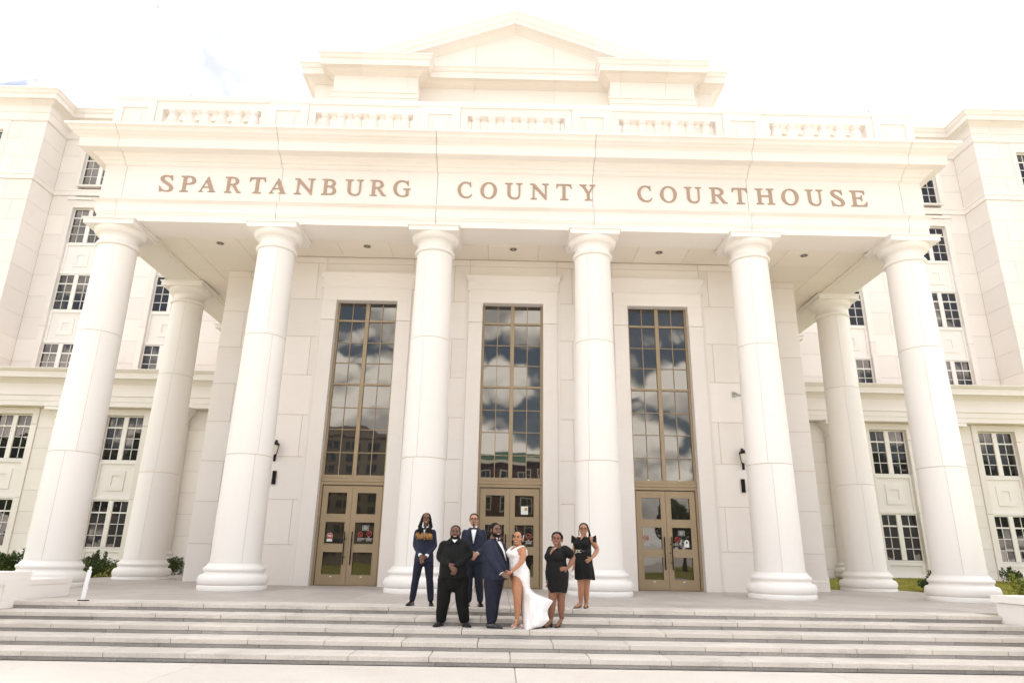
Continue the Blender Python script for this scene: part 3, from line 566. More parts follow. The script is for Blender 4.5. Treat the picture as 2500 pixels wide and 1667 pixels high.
# ------------------------------------------------------------------ balustrade
bal = part('balustrade')
YB = -0.58
MB().box(-CX - 0.62, CX + 0.62, -0.62, -0.2, 12.485, 12.58).build('base_course', STONE, bal)
def ring_frame(m, x0, x1, z0, z1, w, y0, y1):
    m.box(x0, x1, y0, y1, z1 - w, z1)
    m.box(x0, x1, y0, y1, z0, z0 + w)
    m.box(x0, x0 + w, y0, y1, z0 + w, z1 - w)
    m.box(x1 - w, x1, y0, y1, z0 + w, z1 - w)
m = MB()
m.box(-0.60, 0.60, YB + 0.045, -0.16, 12.58, 13.81)
ring_frame(m, -0.60, 0.60, 12.58, 13.81, 0.235, YB, YB + 0.044)
m.cbox(-0.20, 0.20, YB + 0.012, YB + 0.044, 12.98, 13.40, 0.02)
ped_me = m.mesh('pedestal', STONE)
bprof = [(0.155, 12.80), (0.155, 12.88), (0.11, 12.90), (0.105, 12.94), (0.135, 13.02), (0.158, 13.12), (0.162, 13.22), (0.150, 13.33), (0.128, 13.41), (0.122, 13.435), (0.142, 13.44), (0.142, 13.465), (0.128, 13.47), (0.178, 13.525), (0.178, 13.56)]
balus_me = MB().lathe(bprof, seg=20).mesh('baluster', STONE)
for k in range(6): link('pedestal', ped_me, bal, ((k - 2.5) * S, 0, 0))
for k in range(5):
    c = (k - 2) * S
    m = MB()
    m.box(c - S / 2 + 0.605, c + S / 2 - 0.605, -0.545, -0.22, 13.55, 13.81)
    m.box(c - S / 2 + 0.605, c + S / 2 - 0.605, -0.545, -0.22, 12.58, 12.80)
    m.build('rail', STONE, bal)
    for sx in (-1, 1):
        x = c + sx * (S / 2 - 0.605)
        MB().box(min(x, x - sx * 0.21), max(x, x - sx * 0.21), -0.545, -0.22, 12.801, 13.549).build('end_block', STONE, bal)
    for i in range(6): link('baluster', balus_me, bal, (c + (i - 2.5) * 0.487, -0.38, 0))
capx = [-CX - 0.625, -1.5 * S - 0.6, -0.5 * S - 0.6, 0.5 * S - 0.6, 1.5 * S - 0.6, 2.5 * S - 0.6, CX + 0.625]
CAPP = [(0.0, 13.812), (0.575, 13.812), (0.595, 13.83), (0.60, 13.84), (0.605, 13.975), (0.59, 13.99), (0.0, 14.01)]
for a, b in zip(capx[:-1], capx[1:]):
    MB().sweep([(a + 0.004, 0), (b - 0.004, 0)], [(o if o > 0 else 0.15, z) for o, z in CAPP], side=-1).build('cap', STONE, bal)
for sx in (-1, 1):   # the returns along the sides, plain parapet
    x0, x1 = sorted((sx * (CX + 0.58), sx * (CX + 0.2)))
    MB().box(x0, x1, -0.1, 9.6, 12.58, 13.81).build('parapet', STONE, bal)
    x0, x1 = sorted((sx * (CX + 0.605), sx * (CX + 0.17)))
    MB().box(x0, x1, -0.14, 9.6, 13.812, 13.985).build('cap', STONE, bal)

# ------------------------------------------------------------------ ceiling of the portico
ceil = part('ceiling')
MB().box(-10.95, 10.95, 0.5, 9.8, 9.905, 9.99).build('ceiling_backing', JOINT, ceil)
xs = [-10.92]
for k in range(5):
    c = (k - 2) * S
    xs += [c - 0.78, c + 0.78]
xs = sorted(xs + [-1.5 * S, -0.5 * S, 0.5 * S, 1.5 * S] + [10.92])
ys = [0.505, 0.72, 1.78, 3.05, 4.35, 5.7, 7.0, 8.4, 9.8]
for j in range(len(ys) - 1):
    for i in range(len(xs) - 1):
        xa, xb, ya, yb = xs[i], xs[i + 1], ys[j], ys[j + 1]
        if ya >= 1.7 and xa > -7.6 and xb < 7.6: continue
        if ya >= 3.0 and xa > -9.4 and xb < 9.4: continue
        mm = MB()
        mm.tbox(xa + 0.004, xb - 0.004, ya + 0.004, yb - 0.004, -9.90, -9.875, 0.004)
        mm.v = [(a, b, -q) for a, b, q in mm.v]
        mm.f = [q[::-1] for q in mm.f]
        mm.build('ceiling_panel', CEIL, ceil)
for sx in (-1, 1):
    m = MB()
    a, b = sorted((sx * 10.93, sx * 10.80))
    m.box(a, b, 0.5, 9.8, 9.83, 9.874)
    a, b = sorted((sx * 10.72, sx * 10.66))
    m.build('edge_trim', CEIL, ceil)

# ------------------------------------------------------------------ front block behind the columns
ZC = [0.045, 1.115, 2.342, 3.556, 4.782, 6.0, 7.217, 8.44, 9.655, 9.872]
def zf_floor(y):
    return 0.055 * max(0.0, min(1.0, (y + 1.0) / 2.8))
wall = part('portico_wall')
def panels(parent, x0, x1, y, zs, split=None, mat=STONE, name='stone_panel', gap=0.005, d=0.05, ch=0.006, phase=0):
    """a stack of stone panels on a wall facing -Y; split(k) gives extra joints in course k"""
    for k in range(len(zs) - 1):
        xx = [x0] + sorted(split(k + phase) if split else []) + [x1]
        for a, b in zip(xx[:-1], xx[1:]):
            if b - a < 0.05: continue
            MB().cbox(a + gap, b - gap, y, y + d, zs[k] + gap, zs[k + 1] - gap, ch).build(name, mat, parent)
DC = (-4.515, 0.02, 4.525)
SUR = 1.375
back = MB()
cuts = [-7.7] + [e for c in DC for e in (c - 0.95, c + 0.95)] + [7.7]
for a, b in zip(cuts[::2], cuts[1::2]): back.box(a, b, 1.814, 2.6, 0, 9.9)
for c in DC: back.box(c - 0.95, c + 0.95, 1.8141, 2.6, 8.46, 9.9)
for sx in (-1, 1):
    a, b = sorted((sx * 7.69, sx * 9.49))
    back.box(a, b, 3.114, 3.8, 0, 9.9)
    a, b = sorted((sx * 9.0, sx * 9.455))
    back.box(a, b, 3.3, 9.9, 0, 9.9)
back.build('wall_core', JOINT, wall)
strips = [(-7.7, DC[0] - SUR, lambda k: [DC[0] - SUR - 0.25] if k % 2 == 1 else []),
          (DC[0] + SUR, DC[1] - SUR, lambda k: [DC[1] - SUR - 0.48] if k % 2 == 1 else []),
          (DC[1] + SUR, DC[2] - SUR, lambda k: [DC[1] + SUR + 0.48] if k % 2 == 1 else []),
          (DC[2] + SUR, 7.7, lambda k: [DC[2] + SUR + 0.27] if k % 2 == 1 else [])]
for a, b, sp in strips: panels(wall, a, b, 1.8, ZC, sp)
for c in DC: panels(wall, c - SUR, c + SUR, 1.8, [9.33, 9.655, 9.872])
for sx in (-1, 1):
    a, b = sorted((sx * 7.72, sx * 9.5))
    panels(wall, a, b, 3.1, ZC, (lambda k, s=sx: [s * 8.78] if k % 2 == 0 else []))
    # plain returns: the step beside the doors and the long side of the block
    for z0, z1 in zip(ZC[:-1], ZC[1:]):
        a, b = sorted((sx * 7.66, sx * 7.70))
        MB().box(a, b, 1.853, 3.09, z0 + 0.006, z1 - 0.006).build('stone_panel', STONE, wall)
        for q in range(5):
            a, b = sorted((sx * 9.458, sx * 9.498))
            y0 = 3.156 + q * 1.34
            MB().box(a, b, y0 + 0.006, y0 + 1.334, z0 + 0.006, z1 - 0.006).build('stone_panel', STONE, wall)
# a low plinth on the right-hand corner wall
for sx in (1,):
    MB().cbox(7.75, 9.52, 3.06, 3.12, 0.03, 0.36, 0.015).build('plinth_course', STONE, wall)

def surround(c):
    p = part('door_surround')
    for sx in (-1, 1):
        a, b = sorted((c + sx * 0.94, c + sx * SUR))
        MB().cbox(a + 0.002, b, 1.72, 2.02, 0.04, 7.745, 0.008).build('jamb', STONE, p)
        a, b = sorted((c + sx * (SUR + 0.0), c + sx * (SUR + 0.09)))
        MB().box(a + 0.003, b - 0.003, 1.776, 1.81, 0.045, 8.80).build('back_band', STONE, p)
    m = MB()
    m.cbox(c - SUR, c - 0.94, 1.72, 2.02, 7.757, 8.395, 0.004)
    m.cbox(c + 0.94, c + SUR, 1.72, 2.02, 7.757, 8.395, 0.004)
    m.cbox(c - SUR, c + SUR, 1.72, 2.02, 8.396, 8.80, 0.004)
    m.build('head', STONE, p)
    H = [(-0.08, 8.803), (0.10, 8.803), (0.115, 8.815), (0.115, 8.85), (0.085, 8.87), (0.085, 9.10), (0.10, 9.12), (0.13, 9.15), (0.135, 9.165)] + cyma((0.145, 9.17), (0.20, 9.26), 5) + [(0.215, 9.265), (0.215, 9.325), (-0.08, 9.345)]
    hw = SUR - 0.01
    MB().sweep([(c - hw, 1.80), (c - hw, 1.79), (c + hw, 1.79), (c + hw, 1.80)], [(o * 0.62, z) for o, z in H], side=-1).build('hood', STONE, p)
for c in DC: surround(c)

# ------------------------------------------------------------------ tall windows over the doors
ROWS = [3.08, 3.725, 4.407, 5.069, 5.785, 6.453, 7.098, 7.805, 8.42]
def tall_window(c):
    p = part('tall_window')
    m = MB()
    y0, y1 = 1.985, 2.10
    m.box(c - 0.938, c - 0.868, y0, y1, 2.98, 8.46)
    m.box(c + 0.868, c + 0.938, y0, y1, 2.98, 8.46)
    m.box(c - 0.867, c + 0.867, y0, y1, 8.405, 8.46)
    m.box(c - 0.867, c + 0.867, y0, y1, 2.981, 3.075)
    m.build('frame', BRONZE, p)
    MB().cbox(c - 0.06, c + 0.06, y0 - 0.01, y1 - 0.004, 3.076, 8.404, 0.006).build('mullion', BRONZE, p)
    for z in (5.785, 7.805):
        for sx in (-1, 1):
            a, b = sorted((c + sx * 0.061, c + sx * 0.866))
            MB().box(a, b, y0 + 0.004, y1 - 0.006, z - 0.03, z + 0.03).build('rail', BRONZE, p)
    for z in ROWS[1:-1]:
        if z in (5.785, 7.805): continue
        for sx in (-1, 1):
            a, b = sorted((c + sx * 0.061, c + sx * 0.866))
            MB().box(a, b, 2.006, 2.06, z - 0.010, z + 0.010).build('muntin', BRONZE, p)
    for sx in (-1, 1):
        x = c + sx * 0.464
        for z0, z1 in zip(ROWS[:-1], ROWS[1:]):
            MB().box(x - 0.010, x + 0.010, 2.004, 2.062, z0 + 0.011, z1 - 0.011).build('muntin', BRONZE, p)
    for sx in (-1, 1):
        for hx in (0, 1):
            xa = c + sx * (0.06 if hx == 0 else 0.474)
            xb = c + sx * (0.454 if hx == 0 else 0.868)
            xa, xb = min(xa, xb), max(xa, xb)
            for z0, z1 in zip(ROWS[:-1], ROWS[1:]):
                tx, tz = random.gauss(0, 0.0010), random.gauss(0, 0.0010)
                w_, h_ = (xb - xa) / 2, (z1 - z0) / 2
                v = [(a, 2.035 + tx * a + tz * b, b) for a, b in ((-w_, -h_), (w_, -h_), (w_, h_), (-w_, h_))]
                v += [(a, y + 0.008, b) for a, y, b in v]
                o = MB().add(v, [(0, 1, 2, 3), (7, 6, 5, 4), (0, 4, 5, 1), (1, 5, 6, 2), (2, 6, 7, 3), (3, 7, 4, 0)]).build('pane', GLASS, p)
                o.location = ((xa + xb) / 2, 0, (z0 + z1) / 2)
    # bronze transom band between window and door
    MB().cbox(c - 0.938, c + 0.938, 1.955, 2.12, 2.882, 2.978, 0.01).build('transom', BRONZE, p)
    return p
for c in DC: tall_window(c)

# ------------------------------------------------------------------ doors with their notices
RED = plain('sticker_red', (0.42, 0.04, 0.03), 0.5)
PAPER = plain('sticker_white', (0.80, 0.80, 0.78), 0.6)
INK = plain('sticker_black', (0.02, 0.02, 0.02), 0.6)
GOLD = plain('seal_gold', (0.45, 0.30, 0.08), 0.5)
def text_mesh(body, size, mat, align='CENTER', depth=0.0012):
    cu = bpy.data.curves.new('text', 'FONT')
    cu.body = body
    cu.size = size
    cu.extrude = depth
    cu.align_x = align
    cu.space_line = 0.85
    cu.resolution_u = 2
    tmp = bpy.data.objects.new('tmp', cu)
    C.objects.link(tmp)
    me = bpy.data.meshes.new_from_object(tmp.evaluated_get(bpy.context.evaluated_depsgraph_get()))
    bpy.data.objects.remove(tmp)
    me.materials.clear()
    me.materials.append(mat)
    for p_ in me.polygons: p_.material_index = 0
    return me
def disc(m, x, z, r, y0, y1, n=28, r_in=0.0):
    if r_in <= 0:
        m.prism([(x + r * math.cos(2 * PI * i / n), z + r * math.sin(2 * PI * i / n)) for i in range(n)], y0, y1)
    else:
        for i in range(n):
            a, b = 2 * PI * i / n, 2 * PI * (i + 1) / n
            m.prism([(x + r_in * math.cos(a), z + r_in * math.sin(a)), (x + r * math.cos(a), z + r * math.sin(a)), (x + r * math.cos(b), z + r * math.sin(b)), (x + r_in * math.cos(b), z + r_in * math.sin(b))], y0, y1)
def bar(m, x0, z0, x1, z1, w_, y0, y1):
    d = Vector((x1 - x0, z1 - z0)).normalized()
    n_ = Vector((-d.y, d.x)) * w_ / 2
    m.prism([(x0 + n_.x, z0 + n_.y), (x0 - n_.x, z0 - n_.y), (x1 - n_.x, z1 - n_.y), (x1 + n_.x, z1 + n_.y)], y0, y1)
YG = 2.050       # front of the door glass
YS = YG - 0.0035
def no_smoking(p, x, z, words=True):
    m = MB()
    disc(m, x, z, 0.075, YS, YG - 0.0005, r_in=0.055)
    bar(m, x - 0.045, z + 0.045, x + 0.045, z - 0.045, 0.017, YS - 0.001, YG - 0.001)
    m.build('sticker', RED, p)
    m = MB()
    m.box(x - 0.042, x + 0.02, YS + 0.0005, YG - 0.0008, z - 0.008, z + 0.006)
    m.build('sticker', INK, p)
    if words:
        o = link('sticker_text', text_mesh("No Smoking\nWithin 10' of\nEntrance", 0.036, PAPER, 'LEFT'), p, (x - 0.075, YS, z - 0.113))
        o.rotation_euler = (PI / 2, 0, 0)
def no_weapons(p, x, z):
    m = MB()
    disc(m, x, z, 0.08, YS, YG - 0.0005, r_in=0.063)
    bar(m, x - 0.05, z - 0.05, x + 0.05, z + 0.05, 0.014, YS - 0.001, YG - 0.001)
    m.build('sticker', RED, p)
    m = MB()
    m.box(x - 0.045, x + 0.04, YS + 0.0005, YG - 0.0008, z + 0.005, z + 0.026)
    m.box(x + 0.012, x + 0.04, YS + 0.0005, YG - 0.0008, z - 0.04, z + 0.004)
    m.build('sticker', INK, p)
    o = link('sticker_text', text_mesh('NO\nCONCEALABLE\nWEAPONS\nALLOWED', 0.034, PAPER), p, (x, YS, z - 0.112))
    o.rotation_euler = (PI / 2, 0, 0)
def hours_sign(p, x, z):
    m = MB()
    for a, b, c_, d in ((x - 0.09, x + 0.09, z + 0.062, z + 0.068), (x - 0.09, x + 0.09, z - 0.068, z - 0.062), (x - 0.09, x - 0.084, z - 0.0615, z + 0.0615), (x + 0.084, x + 0.09, z - 0.0615, z + 0.0615)):
        m.box(a, b, YS, YG - 0.0005, c_, d)
    for q, (w_, dz) in enumerate(((0.05, 0.038), (0.07, 0.016), (0.065, -0.010), (0.055, -0.036))):
        m.box(x - w_, x + w_, YS, YG - 0.0005, z + dz - 0.005, z + dz + 0.005)
    m.build('sticker', PAPER, p)
def door_pair(c, which):
    fr = part('door_frame')
    m = MB()
    for sx in (-1, 1):
        a, b = sorted((c + sx * 0.872, c + sx * 0.938))
        m.box(a, b, 1.975, 2.12, 0.05, 2.88)
    m.box(c - 0.871, c + 0.871, 1.975, 2.12, 2.80, 2.88)
    m.build('frame', BRONZE, fr)
    MB().box(c - 0.871, c + 0.871, 2.07, 2.12, 0.05, 2.80).build('gasket', BRONZE_D, fr)
    MB().box(c - 0.871, c + 0.871, 1.95, 2.12, 0.04, 0.062).build('threshold', BRONZE, fr)
    for sx in (-1, 1):
        d = part('door')
        a, b = sorted((c + sx * 0.004, c + sx * 0.856))
        pa, pb = sorted((c + sx * 0.138, c + sx * 0.704))
        zz = [(0.335, 0.955), (1.155, 1.770), (1.970, 2.590)]
        m = MB()
        m.box(a, pa, 2.012, 2.066, 0.07, 2.775)
        m.box(pb, b, 2.012, 2.066, 0.07, 2.775)
        for z0, z1 in ((0.07, 0.335), (0.955, 1.155), (1.77, 1.97), (2.59, 2.775)):
            m.box(pa + 0.0005, pb - 0.0005, 2.0125, 2.0655, z0, z1)
        m.build('leaf', BRONZE, d)
        for z0, z1 in zz:
            m = MB()
            ring_frame(m, pa, pb, z0, z1, 0.014, 2.005, 2.03)
            m.build('glazing_bead', BRONZE, d)
            tx = random.gauss(0, 0.003)
            tz = random.gauss(0, 0.003)
            o = MB().add([(x, 2.056 + tx * (x - pa) + tz * (z - z0), z) for x, z in ((pa, z0), (pb, z0), (pb, z1), (pa, z1))] + [(x, 2.062, z) for x, z in ((pa, z0), (pb, z0), (pb, z1), (pa, z1))], [(0, 1, 2, 3), (7, 6, 5, 4), (0, 4, 5, 1), (1, 5, 6, 2), (2, 6, 7, 3), (3, 7, 4, 0)]).build('pane', GLASS_D, d)
        hx = c + sx * 0.105
        m = MB()
        m.tube([(hx, 1.915, 0.61), (hx, 1.915, 1.50)], 0.017, 10)
        for z in (0.806, 1.30): m.tube([(hx, 1.915, z), (hx - sx * 0.03, 1.965, z), (hx - sx * 0.03, 2.015, z)], 0.011, 8)
        m.build('handle', BLACK, d)
        m = MB()
        disc(m, 0, 0, 0.018, 2.006, 2.014, 16)
        m.v = [(c + sx * 0.42 + a_ * 1.7, b_, 0.293 + e_ * 0.7) for a_, b_, e_ in m.v]
        m.build('door_bumper', PAPER, d)
        if which == 0 and sx < 0:
            m = MB()
            disc(m, c - 0.55, 1.375, 0.078, YS, YG - 0.0005)
            m.build('sticker', RED, d)
            m = MB()
            m.box(c - 0.60, c - 0.50, YS - 0.002, YS - 0.0003, 1.355, 1.372)
            m.box(c - 0.60, c - 0.50, YS - 0.002, YS - 0.0003, 1.384, 1.400)
            disc(m, c - 0.55, 1.375, 0.085, YS, YG - 0.0004, r_in=0.0785)
            m.box(c - 0.63, c - 0.475, YS, YG - 0.0005, 1.228, 1.288)
            m.build('sticker', PAPER, d)
        if which == 0 and sx > 0:
            hours_sign(d, c + 0.445, 1.61)
            no_smoking(d, c + 0.31, 1.425)
            no_weapons(d, c + 0.556, 1.45)
        if which == 1 and sx > 0:
            no_weapons(d, c + 0.556, 1.45)
            m = MB()
            m.box(c + 0.33, c + 0.53, YS, YG - 0.0005, 2.05, 2.28)
            m.build('notice', PAPER, d)
            m = MB()
            disc(m, c + 0.47, 2.20, 0.045, YS - 0.002, YS - 0.0004)
            m.build('notice_seal', GOLD, d)
        if which == 1 and sx < 0:
            no_smoking(d, c - 0.30, 1.425, False)
        if which == 2 and sx < 0:
            no_weapons(d, c - 0.597, 1.455)
        if which == 2 and sx > 0:
            hours_sign(d, c + 0.42, 1.61)
            no_smoking(d, c + 0.292, 1.436)
            m = MB()
            m.prism([(c + 0.487, 1.224), (c + 0.624, 1.224), (c + 0.624, 1.37), (c + 0.60, 1.41), (c + 0.556, 1.436), (c + 0.512, 1.41), (c + 0.487, 1.37)], YS, YG - 0.0005)
            m.build('sticker', PAPER, d)
            m = MB()
            m.prism([(c + 0.52, 1.335), (c + 0.592, 1.335), (c + 0.575, 1.37), (c + 0.556, 1.405), (c + 0.537, 1.37)], YS - 0.002, YS - 0.0004)
            m.box(c + 0.55, c + 0.562, YS - 0.002, YS - 0.0004, 1.318, 1.3345)
            m.build('sticker', INK, d)
            m = MB()
            disc(m, c + 0.06, 1.06, 0.02, 2.000, 2.013, 16)
            m.build('lock_cylinder', BRONZE_D, d)
for k, c in enumerate(DC): door_pair(c, k)

# ------------------------------------------------------------------ wings: two storeys below, four above set back
YL, YR, YP = 9.9, 11.6, 10.1
BAYS = (15.87, 20.45)
XR = 22.41
LOW_P = [(-0.6, 6.47), (0.45, 6.47), (0.45, 6.66), (0.47, 6.67), (0.47, 6.88), (0.51, 6.90), (0.51, 6.945), (0.45, 6.95), (0.45, 7.40), (0.47, 7.41), (0.50, 7.45)] + cyma((0.51, 7.46), (0.62, 7.56), 5, -0.3) + [(0.64, 7.575), (0.80, 7.585), (0.81, 7.82), (0.83, 7.83)] + cyma((0.84, 7.835), (0.93, 7.92), 5) + [(0.945, 7.925), (0.945, 7.965), (-0.6, 8.02)]
TOP_P = [(-0.3, 20.43), (0.03, 20.43), (0.03, 20.47), (0.055, 20.48), (0.055, 20.88), (0.085, 20.90), (0.085, 20.945), (0.04, 20.955), (0.04, 21.30), (0.06, 21.32)] + cyma((0.07, 21.33), (0.24, 21.46), 5, -0.3) + [(0.26, 21.475), (0.40, 21.48), (0.41, 21.70), (0.425, 21.71)] + cyma((0.435, 21.715), (0.54, 21.91), 6) + [(0.555, 21.915), (0.555, 21.965), (0.22, 21.97), (0.20, 22.30), (-0.3, 22.32)]
STR_P = [(-0.1, 17.30), (0.05, 17.30), (0.06, 17.32), (0.06, 17.52), (0.085, 17.54), (0.085, 17.62), (-0.1, 17.64)]

def frame_window(parent_wall, c, z0, z1, y, hw=0.77, rows=4, single=False):
    """a pair of white casements: each two panes wide; panes lie 14 cm behind the wall face"""
    p = part('casement_window')
    yf = y + 0.13
    m = MB()
    m.box(c - hw, c - hw + 0.045, yf, yf + 0.07, z0, z1)
    m.box(c + hw - 0.045, c + hw, yf, yf + 0.07, z0, z1)
    m.box(c - hw + 0.046, c + hw - 0.046, yf, yf + 0.07, z1 - 0.045, z1)
    m.box(c - hw + 0.046, c + hw - 0.046, yf, yf + 0.07, z0, z0 + 0.05)
    m.build('frame', WHITE, p)
    MB().cbox(c - 0.10, c + 0.10, yf - 0.02, yf + 0.066, z0 + 0.051, z1 - 0.046, 0.012).build('mullion', WHITE, p)
    za, zb = z0 + 0.05, z1 - 0.045
    hs = [za + (zb - za) * k / rows for k in range(rows + 1)]
    for sx in (-1, 1):
        xa, xb = sorted((c + sx * 0.101, c + sx * (hw - 0.046)))
        xm = (xa + xb) / 2
        m = MB()
        for k in range(1, rows):
            t_ = 0.028 if k == rows - 1 else 0.012
            m.box(xa, xb, yf + 0.012, yf + 0.052, hs[k] - t_, hs[k] + t_)
        for k in range(rows):
            m.box(xm - 0.011, xm + 0.011, yf + 0.014, yf + 0.05, hs[k] + 0.03, hs[k + 1] - 0.03)
        m.build('muntin_grid', WHITE, p)
        cells = [(xa, xb, za, zb)] if single else [(u0_, u1_, hs[k], hs[k + 1]) for k in range(rows) for u0_, u1_ in ((xa, xm), (xm, xb))]
        for u0_, u1_, q0, q1 in cells:
            tx, tz = random.gauss(0, 0.003), random.gauss(0, 0.003)
            v = [(x, yf + 0.036 + tx * (x - xa) + tz * (z - za), z) for x, z in ((u0_, q0), (u1_, q0), (u1_, q1), (u0_, q1))]
            v += [(a, b + 0.006, d) for a, b, d in v]
            MB().add(v, [(0, 1, 2, 3), (7, 6, 5, 4), (0, 4, 5, 1), (1, 5, 6, 2), (2, 6, 7, 3), (3, 7, 4, 0)]).build('pane', GLASS_W, p)
    return p
def spandrel(c, z0, z1, y, hw=0.77, mat=STONEW):
    p = part('spandrel_panel')
    yf = y + 0.10
    MB().box(c - hw, c + hw, yf + 0.05, yf + 0.12, z0, z1).build('panel_back', mat, p)
    zc = (z0 + z1) / 2
    m = MB()
    ring_frame(m, c - hw, c + hw, z0, z1, 0.10, yf, yf + 0.049)
    m.build('panel_frame', mat, p)
    m = MB()
    ring_frame(m, c - 0.36, c + 0.36, zc - 0.40, zc + 0.40, 0.20, yf + 0.018, yf + 0.0495)
    m.build('panel_ring', mat, p)
    return p
def courses(z0, z1, h):
    n = max(1, round((z1 - z0) / h))
    return [z0 + (z1 - z0) * k / n for k in range(n + 1)]

eng_base = MB().lathe([(r * 0.82, 0.36 + z * 0.85) for r, z in BASE_P], seg=40).mesh('base', STONEW)
eng_shaft = MB().lathe([(0.495 - 0.075 * ((z - 0.9) / 4.9) ** 1.2, z) for z in (0.9, 2, 3, 4, 5, 5.8)], seg=40).mesh('shaft', STONEW)
eng_cap = MB().lathe([(0.42, 5.80), (0.465, 5.83), (0.465, 5.87), (0.42, 5.90), (0.415, 6.02), (0.44, 6.05), (0.45, 6.09), (0.50, 6.16), (0.57, 6.24), (0.60, 6.26)], seg=40).mesh('capital', STONEW)
mq = MB()
mq.box(-0.62, 0.62, -0.62, 0.62, 6.262, 6.40)
mq.box(-0.65, 0.65, -0.65, 0.65, 6.402, 6.465)
eng_aba = mq.mesh('abacus', STONEW)

for sx in (-1, 1):
    lw = part('wing_wall')
    m = MB()
    def bx(a, b, *r):
        a, b = sorted((sx * a, sx * b))
        m.box(a, b, *r)
    # lower wall core, with openings left for the windows
    segs = [9.5]
    for c in BAYS: segs += [c - 0.80, c + 0.80]
    segs += [28.0]
    for a, b in zip(segs[::2], segs[1::2]): bx(a, b, YL + 0.014, YL + 0.9, -0.3, 6.6)
    for c in BAYS: bx(c - 0.80, c + 0.80, YL + 0.30, YL + 0.9, -0.3, 6.6)
    # upper recessed wall core and the projecting end pavilion
    segs = [9.0]
    for c in BAYS: segs += [c - 0.85, c + 0.85]
    segs += [XR + 0.3]
    for a, b in zip(segs[::2], segs[1::2]): bx(a, b, YR + 0.014, YR + 1.0, 7.7, 21.6)
    for c in BAYS: bx(c - 0.85, c + 0.85, YR + 0.30, YR + 1.0, 7.7, 21.6)
    bx(XR + 0.014, 24.35, YP + 0.014, YR + 1.0, 7.7, 21.6)
    bx(24.35, 26.05, YP + 0.30, YR + 1.0, 7.7, 21.6)
    bx(26.05, 30.0, YP + 0.014, YR + 1.0, 7.7, 21.6)
    m.build('wall_core', JOINT, lw)
    def pan(a, b, y, zs, split=None, mat=STONE):
        a, b = sorted((sx * a, sx * b))
        sp = (lambda k: [sx * q for q in split(k)]) if split else None
        panels(lw, a, b, y, zs, sp, mat, gap=0.005, ch=0.004)
    zl = [0.33] + [0.62 + 0.836 * k for k in range(8)][:8]
    zl = [0.33, 0.62, 1.46, 2.295, 3.13, 3.965, 4.80, 5.64, 6.46]
    edges_ = [9.5, BAYS[0] - 1.04, BAYS[0] + 1.04, BAYS[1] - 1.04, BAYS[1] + 1.04, 28.0]
    for a, b in zip(edges_[::2], edges_[1::2]):
        mid = (a + b) / 2
        pan(a, b, YL, zl, lambda k, a=a, b=b: [a + (b - a) * (0.42 if k % 2 else 0.72)] if b - a < 6 else [a + (b - a) * q for q in ((0.2, 0.45, 0.7) if k % 2 else (0.3, 0.55, 0.85))])
    for c in BAYS:
        fr = part('window_surround')
        for s2 in (-1, 1):
            for z0, z1 in ((0.33, 2.815), (2.826, 5.755), (5.766, 6.46)):
                a, b = sorted((sx * c + s2 * 0.78, sx * c + s2 * 1.03))
                MB().cbox(a, b, YL - 0.05, YL + 0.25, z0, z1, 0.008).build('jamb', STONE, fr)
        MB().cbox(sx * c - 0.78, sx * c + 0.78, YL - 0.05, YL + 0.25, 6.20, 6.46, 0.008).build('lintel', STONE, fr)
        MB().cbox(sx * c - 0.78, sx * c + 0.78, YL + 0.02, YL + 0.25, 0.33, 0.36, 0.004).build('sill_course', STONE, fr)
        frame_window(lw, sx * c, 4.34, 6.195, YL)
        frame_window(lw, sx * c, 0.945, 2.79, YL)
        spandrel(sx * c, 2.80, 4.33, YL)
        pb_ = part('base_panel')
        MB().box(sx * c - 0.77, sx * c + 0.77, YL + 0.15, YL + 0.22, 0.36, 0.935).build('panel_back', STONEW, pb_)
        m2 = MB()
        ring_frame(m2, sx * c - 0.77, sx * c + 0.77, 0.361, 0.934, 0.13, YL + 0.10, YL + 0.149)
        m2.build('panel_frame', STONEW, pb_)
    MB().box(*sorted((sx * 9.6, sx * 28)), YL - 0.12, YL - 0.001, -0.3, 0.325).build('plinth', STONE, lw)
    # engaged columns between the bays
    for xc in (13.60, 18.16):
        ec = empty('engaged_column', (sx * xc, YL - 0.13, 0), parent=house)
        for nm, me in (('base', eng_base), ('shaft', eng_shaft), ('capital', eng_cap), ('abacus', eng_aba)): link(nm, me, ec)
    # lower entablature, cut into blocks
    en = part('wing_entablature')
    jx = [9.52, 13.6, 18.16, 22.7, 28.0]
    for a, b in zip(jx[:-1], jx[1:]):
        a, b = sorted((sx * a, sx * b))
        MB().sweep([(a + 0.005, YL), (b - 0.005, YL)], LOW_P, side=-1).build('entablature_block', STONE, en)
    # upper recessed wall
    zu = [7.95, 8.9] + [8.9 + (17.30 - 8.9) * k / 8 for k in range(1, 9)]
    zt = [17.64, 18.55, 19.5, 20.43]
    xe = [9.5, BAYS[0] - 1.09, BAYS[0] + 1.09, BAYS[1] - 1.09, BAYS[1] + 1.09, XR]
    for a, b in zip(xe[::2], xe[1::2]):
        for zs in (zu, zt):
            pan(a, b, YR, zs, (lambda k, a=a, b=b: [a + (b - a) * (0.35 if k % 2 else 0.62)]) if b - a > 2 else None)
